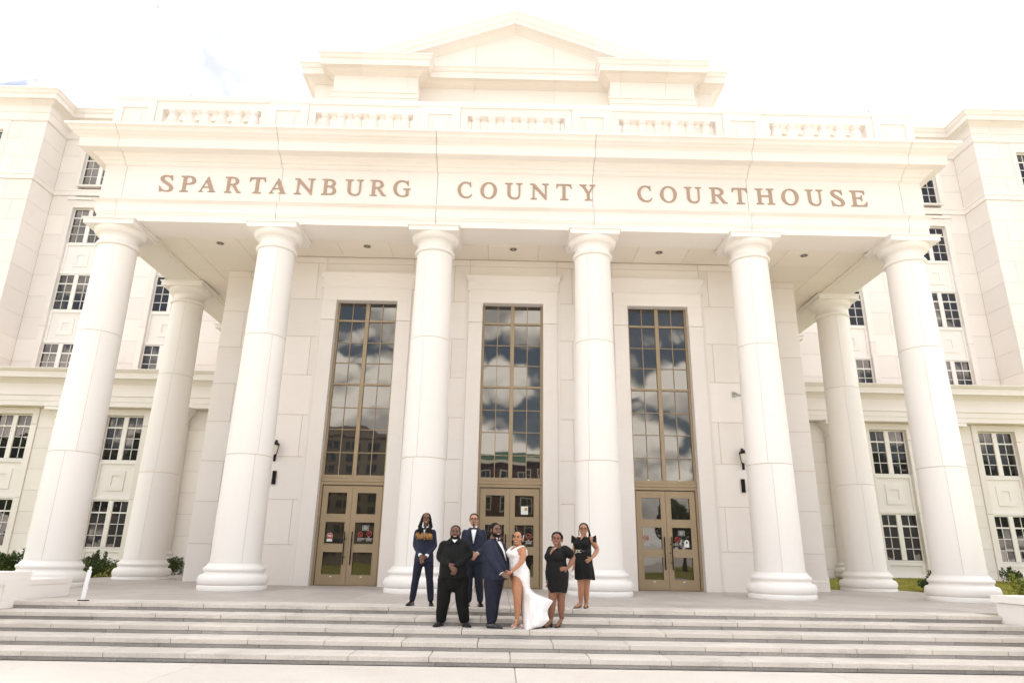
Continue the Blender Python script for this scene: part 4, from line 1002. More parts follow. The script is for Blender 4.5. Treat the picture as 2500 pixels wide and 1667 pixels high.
    for c in BAYS:
        fr = part('window_surround')
        for s2 in (-1, 1):
            a, b = sorted((sx * c + s2 * 0.83, sx * c + s2 * 1.08))
            for z0, z1 in ((7.95, 10.6), (10.61, 14.0), (14.01, 17.29), (17.65, 20.42)):
                MB().cbox(a, b, YR - 0.03, YR + 0.25, z0, z1, 0.008).build('jamb', STONE, fr)
        for z0, z1 in ((16.66, 17.05), (19.85, 20.42)):
            MB().cbox(sx * c - 0.83, sx * c + 0.83, YR - 0.03, YR + 0.25, z0, z1, 0.008).build('lintel', STONE, fr)
        MB().box(sx * c - 1.16, sx * c + 1.16, YR - 0.09, YR - 0.031, 17.06, 17.20).build('hood', STONE, fr)
        MB().box(sx * c - 0.95, sx * c + 0.95, YR - 0.08, YR + 0.12, 17.80, 17.90).build('sill', STONE, fr)
        for z0, z1 in ((17.95, 19.84), (14.82, 16.65), (11.42, 13.22), (8.02, 9.83)):
            frame_window(lw, sx * c, z0, z1, YR, hw=0.82, single=True)
        for z0, z1 in ((9.84, 11.41), (13.23, 14.81)): spandrel(sx * c, z0, z1, YR, 0.82)
    # pavilion
    for zs in (zu, zt):
        pan(XR, 24.35, YP, zs, lambda k: [23.1 if k % 2 else 23.6])
        pan(26.05, 30.0, YP, zs, lambda k: [27.2 if k % 2 else 28.4])
        for z0, z1 in zip(zs[:-1], zs[1:]):
            a, b = sorted((sx * XR, sx * (XR + 0.04)))
            MB().box(a, b, YP + 0.056, YR - 0.004, z0 + 0.005, z1 - 0.005).build('stone_panel', STONE, lw)
    fr = part('window_surround')
    for s2 in (-1, 1):
        a, b = sorted((sx * 25.2 + s2 * 0.83, sx * 25.2 + s2 * 1.08))
        MB().cbox(a, b, YP - 0.03, YP + 0.25, 17.65, 20.42, 0.008).build('jamb', STONE, fr)
        MB().cbox(a, b, YP - 0.03, YP + 0.25, 7.95, 17.29, 0.008).build('jamb', STONE, fr)
    MB().cbox(sx * 25.2 - 0.83, sx * 25.2 + 0.83, YP - 0.03, YP + 0.25, 19.95, 20.42, 0.008).build('lintel', STONE, fr)
    MB().cbox(sx * 25.2 - 0.95, sx * 25.2 + 0.95, YP - 0.08, YP + 0.12, 18.0, 18.10, 0.008).build('sill', STONE, fr)
    frame_window(lw, sx * 25.2, 18.15, 19.94, YP, hw=0.82, single=True)
    frame_window(lw, sx * 25.2, 14.82, 16.65, YP, hw=0.82, single=True)
    for z0, z1 in ((13.0, 14.81), (16.66, 18.0)): spandrel(sx * 25.2, z0, z1, YP, 0.82)
    # string course and crowning cornice run round the set-back
    sc_ = part('string_course')
    tc_ = part('wing_cornice')
    def run(prof, name, parent):
        pieces = [[(9.0, YR), (13.7, YR)], [(13.71, YR), (18.2, YR)], [(18.21, YR), (XR - 0.9, YR)], [(XR - 0.89, YR), (XR, YR), (XR, YP), (XR + 0.9, YP)], [(XR + 0.91, YP), (30, YP)]]
        for pc in pieces:
            q = [(sx * a, b) for a, b in pc]
            if sx < 0: q = q[::-1]
            MB().sweep(q, prof, side=-1).build(name, STONE, parent)
    run(TOP_P, 'cornice_block', tc_)
    run(STR_P, 'string_block', sc_)
    MB().box(*sorted((sx * 9.2, sx * 30)), YR + 0.2, 24, 21.2, 22.0).build('wing_roof', JOINT, lw)

# ------------------------------------------------------------------ attic and pediment over the middle
at = part('attic')
half = [(0, 10.5), (4.7, 10.5), (4.7, 9.7), (8.8, 9.7), (8.8, 10.45), (9.9, 10.45), (9.9, 18.0)]
full = [(-a, b) for a, b in half[:0:-1]] + half[1:]
WALL_P = [(-0.35, 12.0), (0.0, 12.0), (0.0, 23.165), (-0.35, 23.165)]
ATT_P = [(-0.35, 23.167), (0.03, 23.167), (0.03, 23.19), (0.055, 23.195)] + cyma((0.06, 23.20), (0.20, 23.27), 5, -0.3) + [(0.215, 23.275), (0.215, 23.29)] + cyma((0.225, 23.295), (0.36, 23.36), 5) + [(0.37, 23.37), (0.565, 23.375), (0.575, 23.69), (0.59, 23.70)] + cyma((0.60, 23.705), (0.70, 23.93), 6) + [(0.715, 23.935), (0.718, 24.0), (-0.35, 24.03)]
cutx = [-9.9, -6.75, -2.0, 2.0, 6.75, 9.9]
def split_path(path, xc):
    """cut a plan path at x values into pieces"""
    out_, cur = [], [path[0]]
    for p0, p1 in zip(path[:-1], path[1:]):
        if abs(p1[0] - p0[0]) > 1e-6:
            for x in xc:
                if p0[0] + 1e-6 < x < p1[0] - 1e-6:
                    cur.append((x - 0.004, p0[1]))
                    out_.append(cur)
                    cur = [(x + 0.004, p0[1])]
        cur.append(p1)
    out_.append(cur)
    return out_
for pc in split_path(full, [-7.4, -5.2, -2.0, 2.0, 5.2, 7.4]):
    MB().sweep(pc, WALL_P, side=-1).build('wall_panel', STONE, at)
    MB().sweep(pc, ATT_P, side=-1).build('cornice_block', STONE, at)
for sx in (-1, 1):
    a, b = sorted((sx * 4.7, sx * 8.8))
    LED = [(-0.05, 21.7), (0.05, 21.7), (0.05, 21.86), (0.07, 21.87), (0.07, 22.13), (0.10, 22.15), (0.10, 22.21), (-0.05, 22.24)]
    MB().sweep([(a, 9.9), (a, 9.7), (b, 9.7), (b, 9.9)], LED, side=-1).build('ledge', STONE, at)
SL = 0.3816
ped = part('pediment')
TY = 10.52
zap = 26.68
MB().prism([(-8.6, zap - 8.6 * SL), (-8.6, 23.9), (-2.005, 23.9), (-2.005, zap - 2.005 * SL)], TY, TY + 0.4).build('tympanum_panel', STONE, ped)
MB().prism([(-1.995, zap - 1.995 * SL), (-1.995, 23.9), (1.995, 23.9), (1.995, zap - 1.995 * SL), (0, zap)], TY, TY + 0.4).build('tympanum_panel', STONE, ped)
MB().prism([(2.005, zap - 2.005 * SL), (2.005, 23.9), (8.6, 23.9), (8.6, zap - 8.6 * SL)], TY, TY + 0.4).build('tympanum_panel', STONE, ped)
RAKE = [(-0.4, 26.60), (0.03, 26.62), (0.04, 26.66)] + cyma((0.05, 26.67), (0.20, 26.76), 5, -0.3) + [(0.22, 26.77), (0.30, 26.80), (0.53, 26.84), (0.55, 27.03), (0.57, 27.05)] + cyma((0.58, 27.06), (0.69, 27.44), 6) + [(0.705, 27.45), (0.71, 27.52), (-0.4, 27.56)]
for xa, xb in ((-9.25, -7.9), (-7.892, -4.0), (-3.992, 0.0), (0.0, 3.992), (4.0, 7.892), (7.9, 9.25)):
    vs_, n_ = [], len(RAKE)
    for x in (xa, xb):
        for o, z in RAKE: vs_.append((x, TY - o, z - SL * abs(x)))
    fs_ = [(j, (j + 1) % n_, n_ + (j + 1) % n_, n_ + j) for j in range(n_)] + [tuple(range(n_))[::-1], tuple(range(n_, 2 * n_))]
    MB().add(vs_, fs_).build('rake_block', STONE, ped)
MB().prism([(-9.2, 24.02), (9.2, 24.02), (0, 27.50)], TY + 0.41, 20.0).build('gable_roof', JOINT, ped)
MB().box(-9.5, 9.5, 10.9, 20, 12.0, 24.0).build('attic_core', JOINT, at)

# ================================================================== steps, floor, ground
GZ = -0.635
ground = MB().add([(-900, -900, GZ - 0.03), (900, -900, GZ - 0.03), (900, 900, GZ - 0.03), (-900, 900, GZ - 0.03)], [(0, 1, 2, 3)]).build('ground', CONC)
tag(ground, 'pale concrete ground stretching out around the courthouse', kind='structure')
plaza = tag(empty('plaza'), 'pale concrete plaza slabs at the foot of the steps', kind='structure')
pxs = [-22.8, -18.3, -13.7, -9.1, -4.55, 0.03, 4.6, 9.15, 13.7, 18.3, 22.8]
pys = [-28.0, -23.4, -18.9, -14.3, -9.75, -7.12]
for a, b in zip(pxs[:-1], pxs[1:]):
    for c, d in zip(pys[:-1], pys[1:]):
        MB().tbox(a + 0.006, b - 0.006, c + 0.006, d - 0.006, GZ - 0.026, GZ, 0.006).build('plaza_slab', CONC, plaza)

stairs = tag(empty('stairs'), 'wide granite steps with pale treads over darker risers', kind='structure')
T, R, YE = 0.602, 0.127, -4.687
jit = random.Random(5)
for i in range(5):
    z = -R * i
    y = YE - T * i
    depth = 0.76 if i == 0 else T + 0.06
    wid = 1.119 if i < 3 else 1.185
    x = -8.99 + (0.0 if i % 2 == 0 else -0.0)
    cuts_ = [-9.02]
    q = -8.95 + (0.0, 0.575, 0.30, 0.12, 0.62)[i]
    while q < 8.8:
        if q > -8.7: cuts_.append(q + jit.uniform(-0.01, 0.01))
        q += wid
    cuts_.append(9.02)
    for a, b in zip(cuts_[:-1], cuts_[1:]):
        dz = jit.uniform(-0.0015, 0.0015)
        MB().tbox(a + 0.005, b - 0.005, y + jit.uniform(-0.002, 0.002), y + depth, z - 0.071, z + dz, 0.007).build('tread_slab', GRANITE, stairs)
    cuts_ = [-9.02]
    q = -8.95 + (0.5, 0.2, 0.8, 0.4, 0.1)[i]
    while q < 8.8:
        if q > -8.7: cuts_.append(q + jit.uniform(-0.03, 0.03))
        q += 1.55
    cuts_.append(9.02)
    for a, b in zip(cuts_[:-1], cuts_[1:]):
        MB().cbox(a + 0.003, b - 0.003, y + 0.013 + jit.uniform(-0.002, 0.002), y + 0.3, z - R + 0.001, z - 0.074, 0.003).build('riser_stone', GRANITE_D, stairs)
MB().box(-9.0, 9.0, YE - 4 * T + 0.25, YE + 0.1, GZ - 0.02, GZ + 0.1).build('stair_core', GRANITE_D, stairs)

floor = tag(empty('portico_floor'), 'grey stone paving of the portico between steps and doors', kind='structure')
MB().box(-13.1, 12.75, -3.95, 5.4, GZ, -0.03).build('floor_bed', JOINT, floor)
MB().box(-13.1, -9.3, 5.4, 9.75, GZ, -0.03).build('floor_bed', JOINT, floor)
pw = 1.119
for j in range(13):
    ya = -3.925 + j * pw
    yb = ya + pw
    for i in range(-12, 12):
        xa = i * pw - 0.02
        xb = xa + pw
        xa2, xb2, yb2 = max(xa, -13.08), min(xb, 12.73), yb
        if xb2 - xa2 < 0.1: continue
        if ya > 1.9 and xa2 > -7.6 and xb2 < 7.6: continue
        if ya > 3.3 and xa2 > -9.4 and xb2 < 9.4: continue
        if xa2 > 9 and ya > 4.4: continue
        if xa2 > 9: yb2 = min(yb2, 5.38)
        if ya > 9.0: continue
        MB().tbox(xa2 + 0.004, xb2 - 0.004, ya + 0.004, yb2 - 0.004, -0.03, 0.0 + jit.uniform(-0.001, 0.001), 0.004, zf_floor).build('paver', PAVER, floor)

# ------------------------------------------------------------------ side walls of the steps
cheek = tag(empty('left_step_wall', (-9.03, -4.7, GZ)), 'low cream stepped wall closing the left end of the steps', 'wall')
cheek.location = (0, 0, 0)
cheek.name = 'step_wall'
MB().box(-9.75, -9.04, -9.5, -4.352, GZ, 0.36).build('wall_body', STONE, cheek)
m = MB()
m.box(-9.78, -9.025, -9.5, -4.345, 0.361, 0.495)
m.build('coping', STONE, cheek)
MB().box(-9.75, -9.04, -4.351, -3.05, -0.1, 0.25).build('wall_body', STONE, cheek)
MB().box(-9.78, -9.025, -4.344, -3.03, 0.251, 0.345).build('coping', STONE, cheek)
m = MB()
ys_ = (-6.6, -5.02)
m.box(-9.039, -9.012, -9.4, ys_[1], 0.28, 0.36)
m.box(-9.039, -9.012, ys_[1], -4.36, -0.12, 0.36)
m.box(-9.039, -9.012, -9.4, ys_[1], -0.50, 0.02)
m.build('panel_frame', STONE, cheek)

plw = tag(empty('planter_wall'), 'white planter wall with a projecting cap at the right end of the steps', 'wall')
MB().box(9.04, 9.42, -9.5, -4.60, GZ, 0.225).build('wall_body', STONEW, plw)
MB().box(9.42, 14.2, -4.95, -4.61, GZ, 0.225).build('wall_body', STONEW, plw)
MB().box(8.99, 9.46, -9.5, -4.55, 0.236, 0.364).build('coping', STONEW, plw)
MB().box(9.461, 14.3, -5.0, -4.56, 0.236, 0.364).build('coping', STONEW, plw)

# ------------------------------------------------------------------ lawns
def lawn_mat():
    m, t, b = new_mat('lawn_grass')
    g_ = t.nodes.new('ShaderNodeNewGeometry')
    n_ = t.nodes.new('ShaderNodeTexNoise')
    n_.inputs['Scale'].default_value = 1.4
    n_.inputs['Detail'].default_value = 8
    t.links.new(g_.outputs['Position'], n_.inputs['Vector'])
    r_ = t.nodes.new('ShaderNodeValToRGB')
    r_.color_ramp.elements[0].position = 0.35
    r_.color_ramp.elements[0].color = (0.19, 0.20, 0.03, 1)
    r_.color_ramp.elements[1].position = 0.68
    r_.color_ramp.elements[1].color = (0.36, 0.31, 0.07, 1)
    t.links.new(n_.outputs['Fac'], r_.inputs['Fac'])
    t.links.new(r_.outputs[0], b.inputs['Base Color'])
    b.inputs['Roughness'].default_value = 0.9
    b.inputs['Specular IOR Level'].default_value = 0.1
    return m
GRASS = lawn_mat()
def lawn_z(x, y):
    t_ = max(0.0, min(1.0, (y - 5.3) / 4.3))
    return -0.06 + 0.36 * t_ + 0.02 * math.sin(x * 1.3) + 0.02 * math.sin(y * 1.7 + x)
for nm, xa, xb, ya, yb, lab in (('lawn', 9.55, 40, 5.42, 9.86, 'mown yellow-green lawn between the portico and right wing'), ('lawn', 12.77, 40, -4.4, 5.43, 'mown yellow-green lawn right of the portico floor'), ('lawn', -40, -13.12, -4.4, 9.86, 'mown lawn left of the portico floor behind shrubs')):
    nx, ny = max(2, int((xb - xa) / 0.5)), max(2, int((yb - ya) / 0.4))
    vs_ = [(xa + (xb - xa) * i / nx, ya + (yb - ya) * j / ny, lawn_z(xa + (xb - xa) * i / nx, ya + (yb - ya) * j / ny)) for j in range(ny + 1) for i in range(nx + 1)]
    fs_ = [(j * (nx + 1) + i, j * (nx + 1) + i + 1, (j + 1) * (nx + 1) + i + 1, (j + 1) * (nx + 1) + i) for j in range(ny) for i in range(nx)]
    tag(MB().add(vs_, fs_, True).build(nm, GRASS), lab, kind='structure')
BLADE = plain('grass_blades', (0.28, 0.28, 0.055), 0.7, var=0.3, vscale=1.5)
gb = MB()
gr = random.Random(3)
for _ in range(16000):
    if gr.random() < 0.8: x, y = gr.uniform(9.7, 19), gr.uniform(5.5, 9.7)
    else: x, y = gr.uniform(12.9, 20), gr.uniform(-1, 5.4)
    z = lawn_z(x, y)
    h, a = gr.uniform(0.03, 0.065), gr.uniform(0, PI)
    dx, dy = 0.007 * math.cos(a), 0.007 * math.sin(a)
    gb.add([(x - dx, y - dy, z - 0.005), (x + dx, y + dy, z - 0.005), (x + gr.uniform(-.02, .02), y + gr.uniform(-.02, .02), z + h)], [(0, 1, 2)])
tag(gb.build('grass', BLADE), 'short grass blades on the right-hand lawn', 'grass', kind='stuff')

# ------------------------------------------------------------------ shrubs
def leaf_mat(name, c1, c2):
    m, t, b = new_mat(name)
    g_ = t.nodes.new('ShaderNodeNewGeometry')
    r_ = t.nodes.new('ShaderNodeMixRGB')
    r_.inputs['Color1'].default_value = (*c1, 1)
    r_.inputs['Color2'].default_value = (*c2, 1)
    t.links.new(g_.outputs['Random Per Island'], r_.inputs['Fac'])
    t.links.new(r_.outputs[0], b.inputs['Base Color'])
    b.inputs['Roughness'].default_value = 0.5
    b.inputs['Specular IOR Level'].default_value = 0.3
    b.inputs['Transmission Weight'].default_value = 0.0
    return m
LEAF_G = leaf_mat('shrub_leaf_green', (0.025, 0.05, 0.012), (0.10, 0.13, 0.03))
LEAF_Y = leaf_mat('shrub_leaf_yellow', (0.10, 0.14, 0.02), (0.30, 0.30, 0.04))
LEAF_P = leaf_mat('shrub_leaf_pine', (0.02, 0.045, 0.02), (0.06, 0.10, 0.035))
LEAF_T = leaf_mat('tree_leaf', (0.02, 0.04, 0.012), (0.08, 0.11, 0.03))
BARK = plain('bark', (0.10, 0.07, 0.05), 0.9, bump=0.4, bscale=30, var=0.2)
def leafy(m, rng, centre, rad, n, size, twig=None):
    for _ in range(n):
        while True:
            d = Vector((rng.uniform(-1, 1), rng.uniform(-1, 1), rng.uniform(-1, 1)))
            if 0.15 < d.length < 1: break
        d = d * (0.55 + 0.45 * d.length) / max(d.length, 0.4) * min(1, d.length + 0.25)
        q = Vector(centre) + Vector((d.x * rad[0], d.y * rad[1], d.z * rad[2]))
        ax = Vector((rng.gauss(0, 1), rng.gauss(0, 1), rng.gauss(0, 0.7) + 0.5)).normalized()
        bx_ = ax.cross(Vector((rng.gauss(0, 1), rng.gauss(0, 1), rng.gauss(0, 1)))).normalized()
        s_ = size * rng.uniform(0.6, 1.3)
        nn = ax.cross(bx_) * s_ * 0.12
        m.add([q - ax * s_, q + bx_ * s_ * 0.42 + nn, q + ax * s_, q - bx_ * s_ * 0.42 + nn], [(0, 1, 2, 3)])
def shrub(loc, w_, h_, n, leaf, size, label, seed, spikes=5, cat='shrub'):
    rng = random.Random(seed)
    root = tag(empty('shrub', loc), label, cat, 'shrubs around the portico')
    m = MB()
    clumps = []
    for k in range(6):
        a = rng.uniform(0, 2 * PI)
        rr_ = rng.uniform(0.1, 0.62) * w_
        clumps.append(((rr_ * math.cos(a), rr_ * math.sin(a) * 0.8, h_ * rng.uniform(0.28, 0.62)), (w_ * rng.uniform(0.35, 0.55),) * 2 + (h_ * rng.uniform(0.24, 0.36),)))
    clumps.append(((0, 0, h_ * 0.4), (w_ * 0.85, w_ * 0.7, h_ * 0.4)))
    for c_, r_ in clumps: leafy(m, rng, c_, r_, n // 8, size)
    for k in range(spikes):
        a = rng.uniform(0, 2 * PI)
        rr_ = rng.uniform(0.0, 0.8) * w_
        tz = h_ * rng.uniform(0.75, 1.0)
        for q in range(5):
            leafy(m, rng, (rr_ * math.cos(a), rr_ * math.sin(a) * 0.8, tz - q * h_ * 0.07), (w_ * 0.07, w_ * 0.07, h_ * 0.05), n // 150 + 2, size)
    m.build('foliage', leaf, root)
    m = MB()
    for k in range(7):
        a = rng.uniform(0, 2 * PI)
        e = Vector((math.cos(a) * w_ * 0.5, math.sin(a) * w_ * 0.4, h_ * rng.uniform(0.5, 0.85)))
        m.tube([(0, 0, -0.03), e * 0.5 + Vector((0, 0, 0.04)), e], [0.014, 0.009, 0.004], 6)
    m.build('stem', BARK, root)
    return root
shrub((-15.0, 3.4, -0.05), 0.80, 0.95, 2800, LEAF_G, 0.045, 'dark green shrub at the far left edge behind the stepped wall', 1)
shrub((-13.75, 5.9, -0.03), 0.86, 0.90, 3200, LEAF_G, 0.040, 'wide green shrub left of the portico behind the white post', 2, 9)
shrub((-12.35, 8.35, 0.0), 0.55, 0.78, 1700, LEAF_G, 0.038, 'small green shrub between the side column and the portico block', 3)
shrub((14.35, 6.0, -0.03), 0.42, 0.50, 1700, LEAF_P, 0.05, 'small needle-leaved dark shrub on the right lawn', 4, 3)
shrub((15.95, 8.6, 0.2), 0.16, 0.52, 320, LEAF_G, 0.035, 'thin upright shrub against the right wing wall', 5, 4)
shrub((17.45, 8.0, 0.16), 0.20, 0.60, 260, LEAF_G, 0.035, 'sparse twiggy shrub beside the front right corner column', 8, 5)
shrub((19.0, 8.6, 0.2), 0.48, 0.62, 1300, LEAF_G, 0.038, 'rounded green shrub below the right wing window', 6, 6)
shrub((11.75, -2.1, -0.05), 0.75, 0.80, 2600, LEAF_Y, 0.045, 'bright yellow-green shrub behind the white planter wall', 7, 9)

# ------------------------------------------------------------------ small fittings
GALV = plain('white_post_paint', (0.78, 0.79, 0.80), 0.35, 0.1)
post = tag(empty('bollard_post', (-7.885, -4.48, 0)), 'white rectangular post with a knob standing at the top of the steps', 'post')
MB().box(-0.085, 0.075, -0.05, 0.05, 0.0, 0.018).build('base_plate', BLACK, post)
m = MB()
m.tube([(-0.02, 0, 0.018), (-0.01, 0, 0.30), (0.008, 0, 0.535)], [(0.042, 0.028)] * 3, 8, smooth=False)
m.build('upright', GALV, post)
MB().lathe([(0.012, 0.53), (0.018, 0.55), (0.024, 0.575), (0.016, 0.595), (0.004, 0.602)], 0.012, 0, 14).build('knob', GALV, post)
MB().tube([(0.02, -0.01, 0.22), (0.05, -0.02, 0.21)], 0.008, 8).build('latch', GALV, post)

LAMPG = plain('lamp_glass', (0.75, 0.71, 0.64), 0.3)
for sx, lab in ((-1, 'black bracket wall lamp beside the left door, above a black wall box'), (1, 'black bracket wall lamp beside the right door, above a black wall box')):
    lp = tag(empty('wall_lamp', (sx * 6.80, 1.8, 3.42)), lab, 'lamp', 'wall lamps by the doors')
    s_ = -sx
    m = MB()
    m.box(-0.03, 0.03, -0.04, -0.0005, -0.01, 0.60)
    m.build('back_plate', BLACK, lp)
    m = MB()
    m.lathe([(0.02, 0.0), (0.10, -0.03), (0.135, -0.10), (0.14, -0.115)], 0, 0, 20)
    m.v = [(a, b - 0.16, c_ + 0.54) for a, b, c_ in m.v]
    m.build('lamp_hood', BLACK, lp)
    m = MB()
    m.lathe([(0.105, 0.0), (0.10, -0.12), (0.07, -0.24), (0.02, -0.27)], 0, 0, 20)
    m.v = [(a, b - 0.16, c_ + 0.424) for a, b, c_ in m.v]
    m.build('lamp_globe', LAMPG, lp)
    m = MB()
    m.tube([(s_ * 0.0, -0.02, 0.03), (s_ * 0.06, -0.12, 0.12), (s_ * 0.11, -0.17, 0.26), (s_ * 0.135, -0.17, 0.44)], 0.010, 8)
    m.ball((s_ * 0.0, -0.02, 0.03), 0.022)
    m.ball((s_ * 0.135, -0.17, 0.45), 0.02)
    m.build('bracket', BLACK, lp)
for sx, lab in ((-1, 'narrow black box on the wall below the left wall lamp'), (1, 'narrow black box on the wall below the right wall lamp')):
    bxo = tag(empty('wall_box', (sx * 6.745, 1.8, 2.76)), lab, 'wall box', 'black wall boxes by the doors')
    m = MB()
    m.box(-0.05, 0.05, -0.03, -0.0005, 0, 0.37)
    m.build('back_box', BLACK, bxo)
    m = MB()
    ring_frame(m, -0.055, 0.055, -0.005, 0.375, 0.014, -0.042, -0.0305)
    m.build('rim', BLACK, bxo)
    m = MB()
    for q in range(9): m.box(-0.039, 0.039, -0.038, -0.031, 0.025 + q * 0.037, 0.045 + q * 0.037)
    m.build('louvre', BLACK, bxo)
GREYM = plain('grey_metal', (0.42, 0.41, 0.39), 0.5, 0.2)
sc_o = tag(empty('security_camera', (6.70, 1.8, 5.62)), 'small grey security camera high on the wall right of the doors', 'camera')
MB().box(-0.05, 0.05, -0.03, -0.0005, -0.06, 0.10).build('mount', GREYM, sc_o)
MB().tube([(0, -0.02, 0.04), (0.03, -0.10, 0.06), (0.08, -0.16, 0.0)], 0.014, 8).build('arm', GREYM, sc_o)
MB().tube([(0.02, -0.15, -0.03), (0.16, -0.24, -0.05)], 0.035, 10).build('camera_body', GREYM, sc_o)
MB().tube([(0.16, -0.24, -0.05), (0.175, -0.25, -0.052)], 0.03, 10).build('lens', BLACK, sc_o)

RIM = plain('downlight_rim', (0.30, 0.25, 0.20), 0.4, 0.4)
DARKR = plain('downlight_well', (0.08, 0.065, 0.05), 0.5)
dls = ('leftmost', 'second from left', 'middle', 'second from right', 'rightmost')
for k in range(5):
    d = tag(empty('downlight', (-8.97 + k * 4.4825, 0.955, 9.875)), 'round recessed downlight in the portico ceiling, ' + dls[k] + ' of five', 'light', 'downlights in the portico ceiling')
    m = MB()
    m.lathe([(0.105, -0.001), (0.115, -0.012), (0.10, -0.016), (0.085, -0.006)], seg=24, cap=False)
    m.build('rim', RIM, d)
    m = MB()
    disc(m, 0, 0, 0.088, -0.006, -0.002, 24)
    m.v = [(a, c_, b) for a, b, c_ in m.v]
    m.build('well', DARKR, d)
    m = MB()
    m.ball((0, 0, -0.004), (0.04, 0.04, 0.012))
    m.build('bulb', GREYM, d)
bird = tag(empty('bird', (10.85, -0.42, 14.10)), 'tiny dark bird just above the right end of the balustrade', 'bird')
m = MB()
m.tube([(-0.075, 0, -0.03), (-0.03, 0, 0.0), (0.03, 0, 0.025), (0.065, 0, 0.05), (0.085, 0, 0.06)], [0.006, 0.022, 0.026, 0.018, 0.006], 10)
m.tube([(0, 0, 0.02), (-0.02, -0.05, 0.06), (-0.05, -0.10, 0.05)], [(0.03, 0.004), (0.025, 0.004), (0.006, 0.003)], 8)
m.tube([(0, 0, 0.02), (-0.02, 0.05, 0.06), (-0.05, 0.10, 0.05)], [(0.03, 0.004), (0.025, 0.004), (0.006, 0.003)], 8)
m.tube([(-0.07, 0, -0.028), (-0.13, 0, -0.05)], [(0.010, 0.004), (0.02, 0.003)], 8)
m.build('body', BLACK, bird)
bird.scale = (0.5, 0.5, 0.5)

# ================================================================== across the street (seen only as reflections in the glass)
BROWN = stone('tower_masonry', (0.22, 0.175, 0.13), (0.18, 0.145, 0.11), rnd=0.03, big=0.2)
BRICK = stone('red_brick', (0.11, 0.045, 0.032), (0.085, 0.036, 0.026), rnd=0.05, big=1.5, speck=0.2, fine=25)
COPPER = plain('green_roof_metal', (0.07, 0.16, 0.10), 0.6, 0.1, var=0.15, vscale=0.6)
DARKW = plain('dark_window', (0.02, 0.022, 0.026), 0.1)
tower = tag(empty('office_tower', (-34, -108, GZ)), 'brown masonry office tower across the street, mirrored in the left tall window', 'building')
MB().box(-16, 13, -8, 8, 0, 21.6).build('wall', BROWN, tower)
MB().box(-16.3, 13.3, -8.3, 8.3, 21.62, 22.3).build('parapet', BROWN, tower)
MB().box(-4, 9, -5, 5, 22.31, 24.2).build('penthouse', BROWN, tower)
wme = MB().box(-0.5, 0.5, -0.06, 0.06, 0, 1.15).mesh('window', DARKW)
fme = MB()
ring_frame(fme, -0.55, 0.55, -0.06, 1.21, 0.06, 0.0, 0.10)
fme.box(-0.02, 0.02, 0.03, 0.09, 0, 1.15)
fme = fme.mesh('frame', BROWN)
for r_ in range(10):
    for c_ in range(15):
        o = link('window', wme, tower, (-14.6 + c_ * 1.85 + (0.25 if c_ % 2 else -0.25), 8.02, 1.4 + r_ * 2.0))
        f_ = link('frame', fme, o)
hall = tag(empty('brick_hall', (2, -106, GZ)), 'red brick hall with a green metal roof across the street', 'building')
MB().box(-17, 17, -7, 7, 0, 17.2).build('wall', BRICK, hall)
MB().box(-17.6, 17.6, -7.6, 7.6, 17.21, 17.7).build('cornice', WHITE, hall)
m = MB()
m.add([(-17.6, -7.6, 17.71), (17.6, -7.6, 17.71), (17.6, 7.6, 17.71), (-17.6, 7.6, 17.71), (-12, 0, 20.4), (12, 0, 20.4)], [(0, 3, 2, 1), (0, 1, 5, 4), (1, 2, 5), (2, 3, 4, 5), (3, 0, 4)])
rf = m.build('roof', COPPER, hall)
m = MB()
for k in range(33):
    x = -16 + k
    t_ = min(1, (17.6 - abs(x)) / 5.6)
    m.tube([(x, 7.55, 17.76), (x, 7.6 - 7.6 * t_, 17.76 + 2.7 * t_)], 0.05, 4, smooth=False)
m.build('roof_seams', COPPER, rf)
wme = MB().box(-0.8, 0.8, -0.06, 0.06, 0, 2.4).mesh('window', DARKW)
fme = MB()
ring_frame(fme, -0.95, 0.95, -0.12, 2.52, 0.14, 0.0, 0.12)
fme.box(-0.03, 0.03, 0.03, 0.1, 0, 2.4)
fme.box(-0.8, 0.8, 0.03, 0.1, 1.15, 1.21)
fme = fme.mesh('frame', WHITE)
for r_ in range(4):
    for c_ in range(10):
        o = link('window', wme, hall, (-14.8 + c_ * 3.3, 7.02, 1.5 + r_ * 4.0))
        f_ = link('frame', fme, o)
fl = MB().add([(-120, -98, GZ + 0.004), (120, -98, GZ + 0.004), (120, -33, GZ + 0.004), (-120, -33, GZ + 0.004)], [(0, 1, 2, 3)]).build('far_lawn', GRASS)
tag(fl, 'grass square in front of the courthouse plaza', kind='structure')
def tree_meshes(seed):
    rng = random.Random(seed)
    m = MB()
    m.tube([(0, 0, -0.2), (0.1, 0, 1.5), (0.0, 0.1, 3.2), (0.1, 0.1, 5.0)], [0.30, 0.22, 0.17, 0.08], 10)
    ends = []
    for k in range(9):
        a = k * 2.4 + rng.uniform(-0.3, 0.3)
        z0 = rng.uniform(2.0, 4.2)
        e = Vector((math.cos(a) * rng.uniform(1.4, 2.6), math.sin(a) * rng.uniform(1.4, 2.6), z0 + rng.uniform(1.2, 3.2)))
        m.tube([(0, 0, z0), (e.x * 0.5, e.y * 0.5, z0 + (e.z - z0) * 0.35), e], [0.11, 0.08, 0.03], 6)
        ends.append(e)
    ends += [Vector((0.2, 0.1, 6.6)), Vector((-0.6, 0.3, 5.8)), Vector((0.7, -0.5, 5.9))]
    tr = m.mesh('trunk', BARK)
    m = MB()
    for e in ends:
        rr_ = rng.uniform(1.0, 1.6)
        leafy(m, rng, e, (rr_, rr_, rr_ * 0.75), 420, 0.26)
    return tr, m.mesh('crown', LEAF_T)
tm = [tree_meshes(21), tree_meshes(22)]
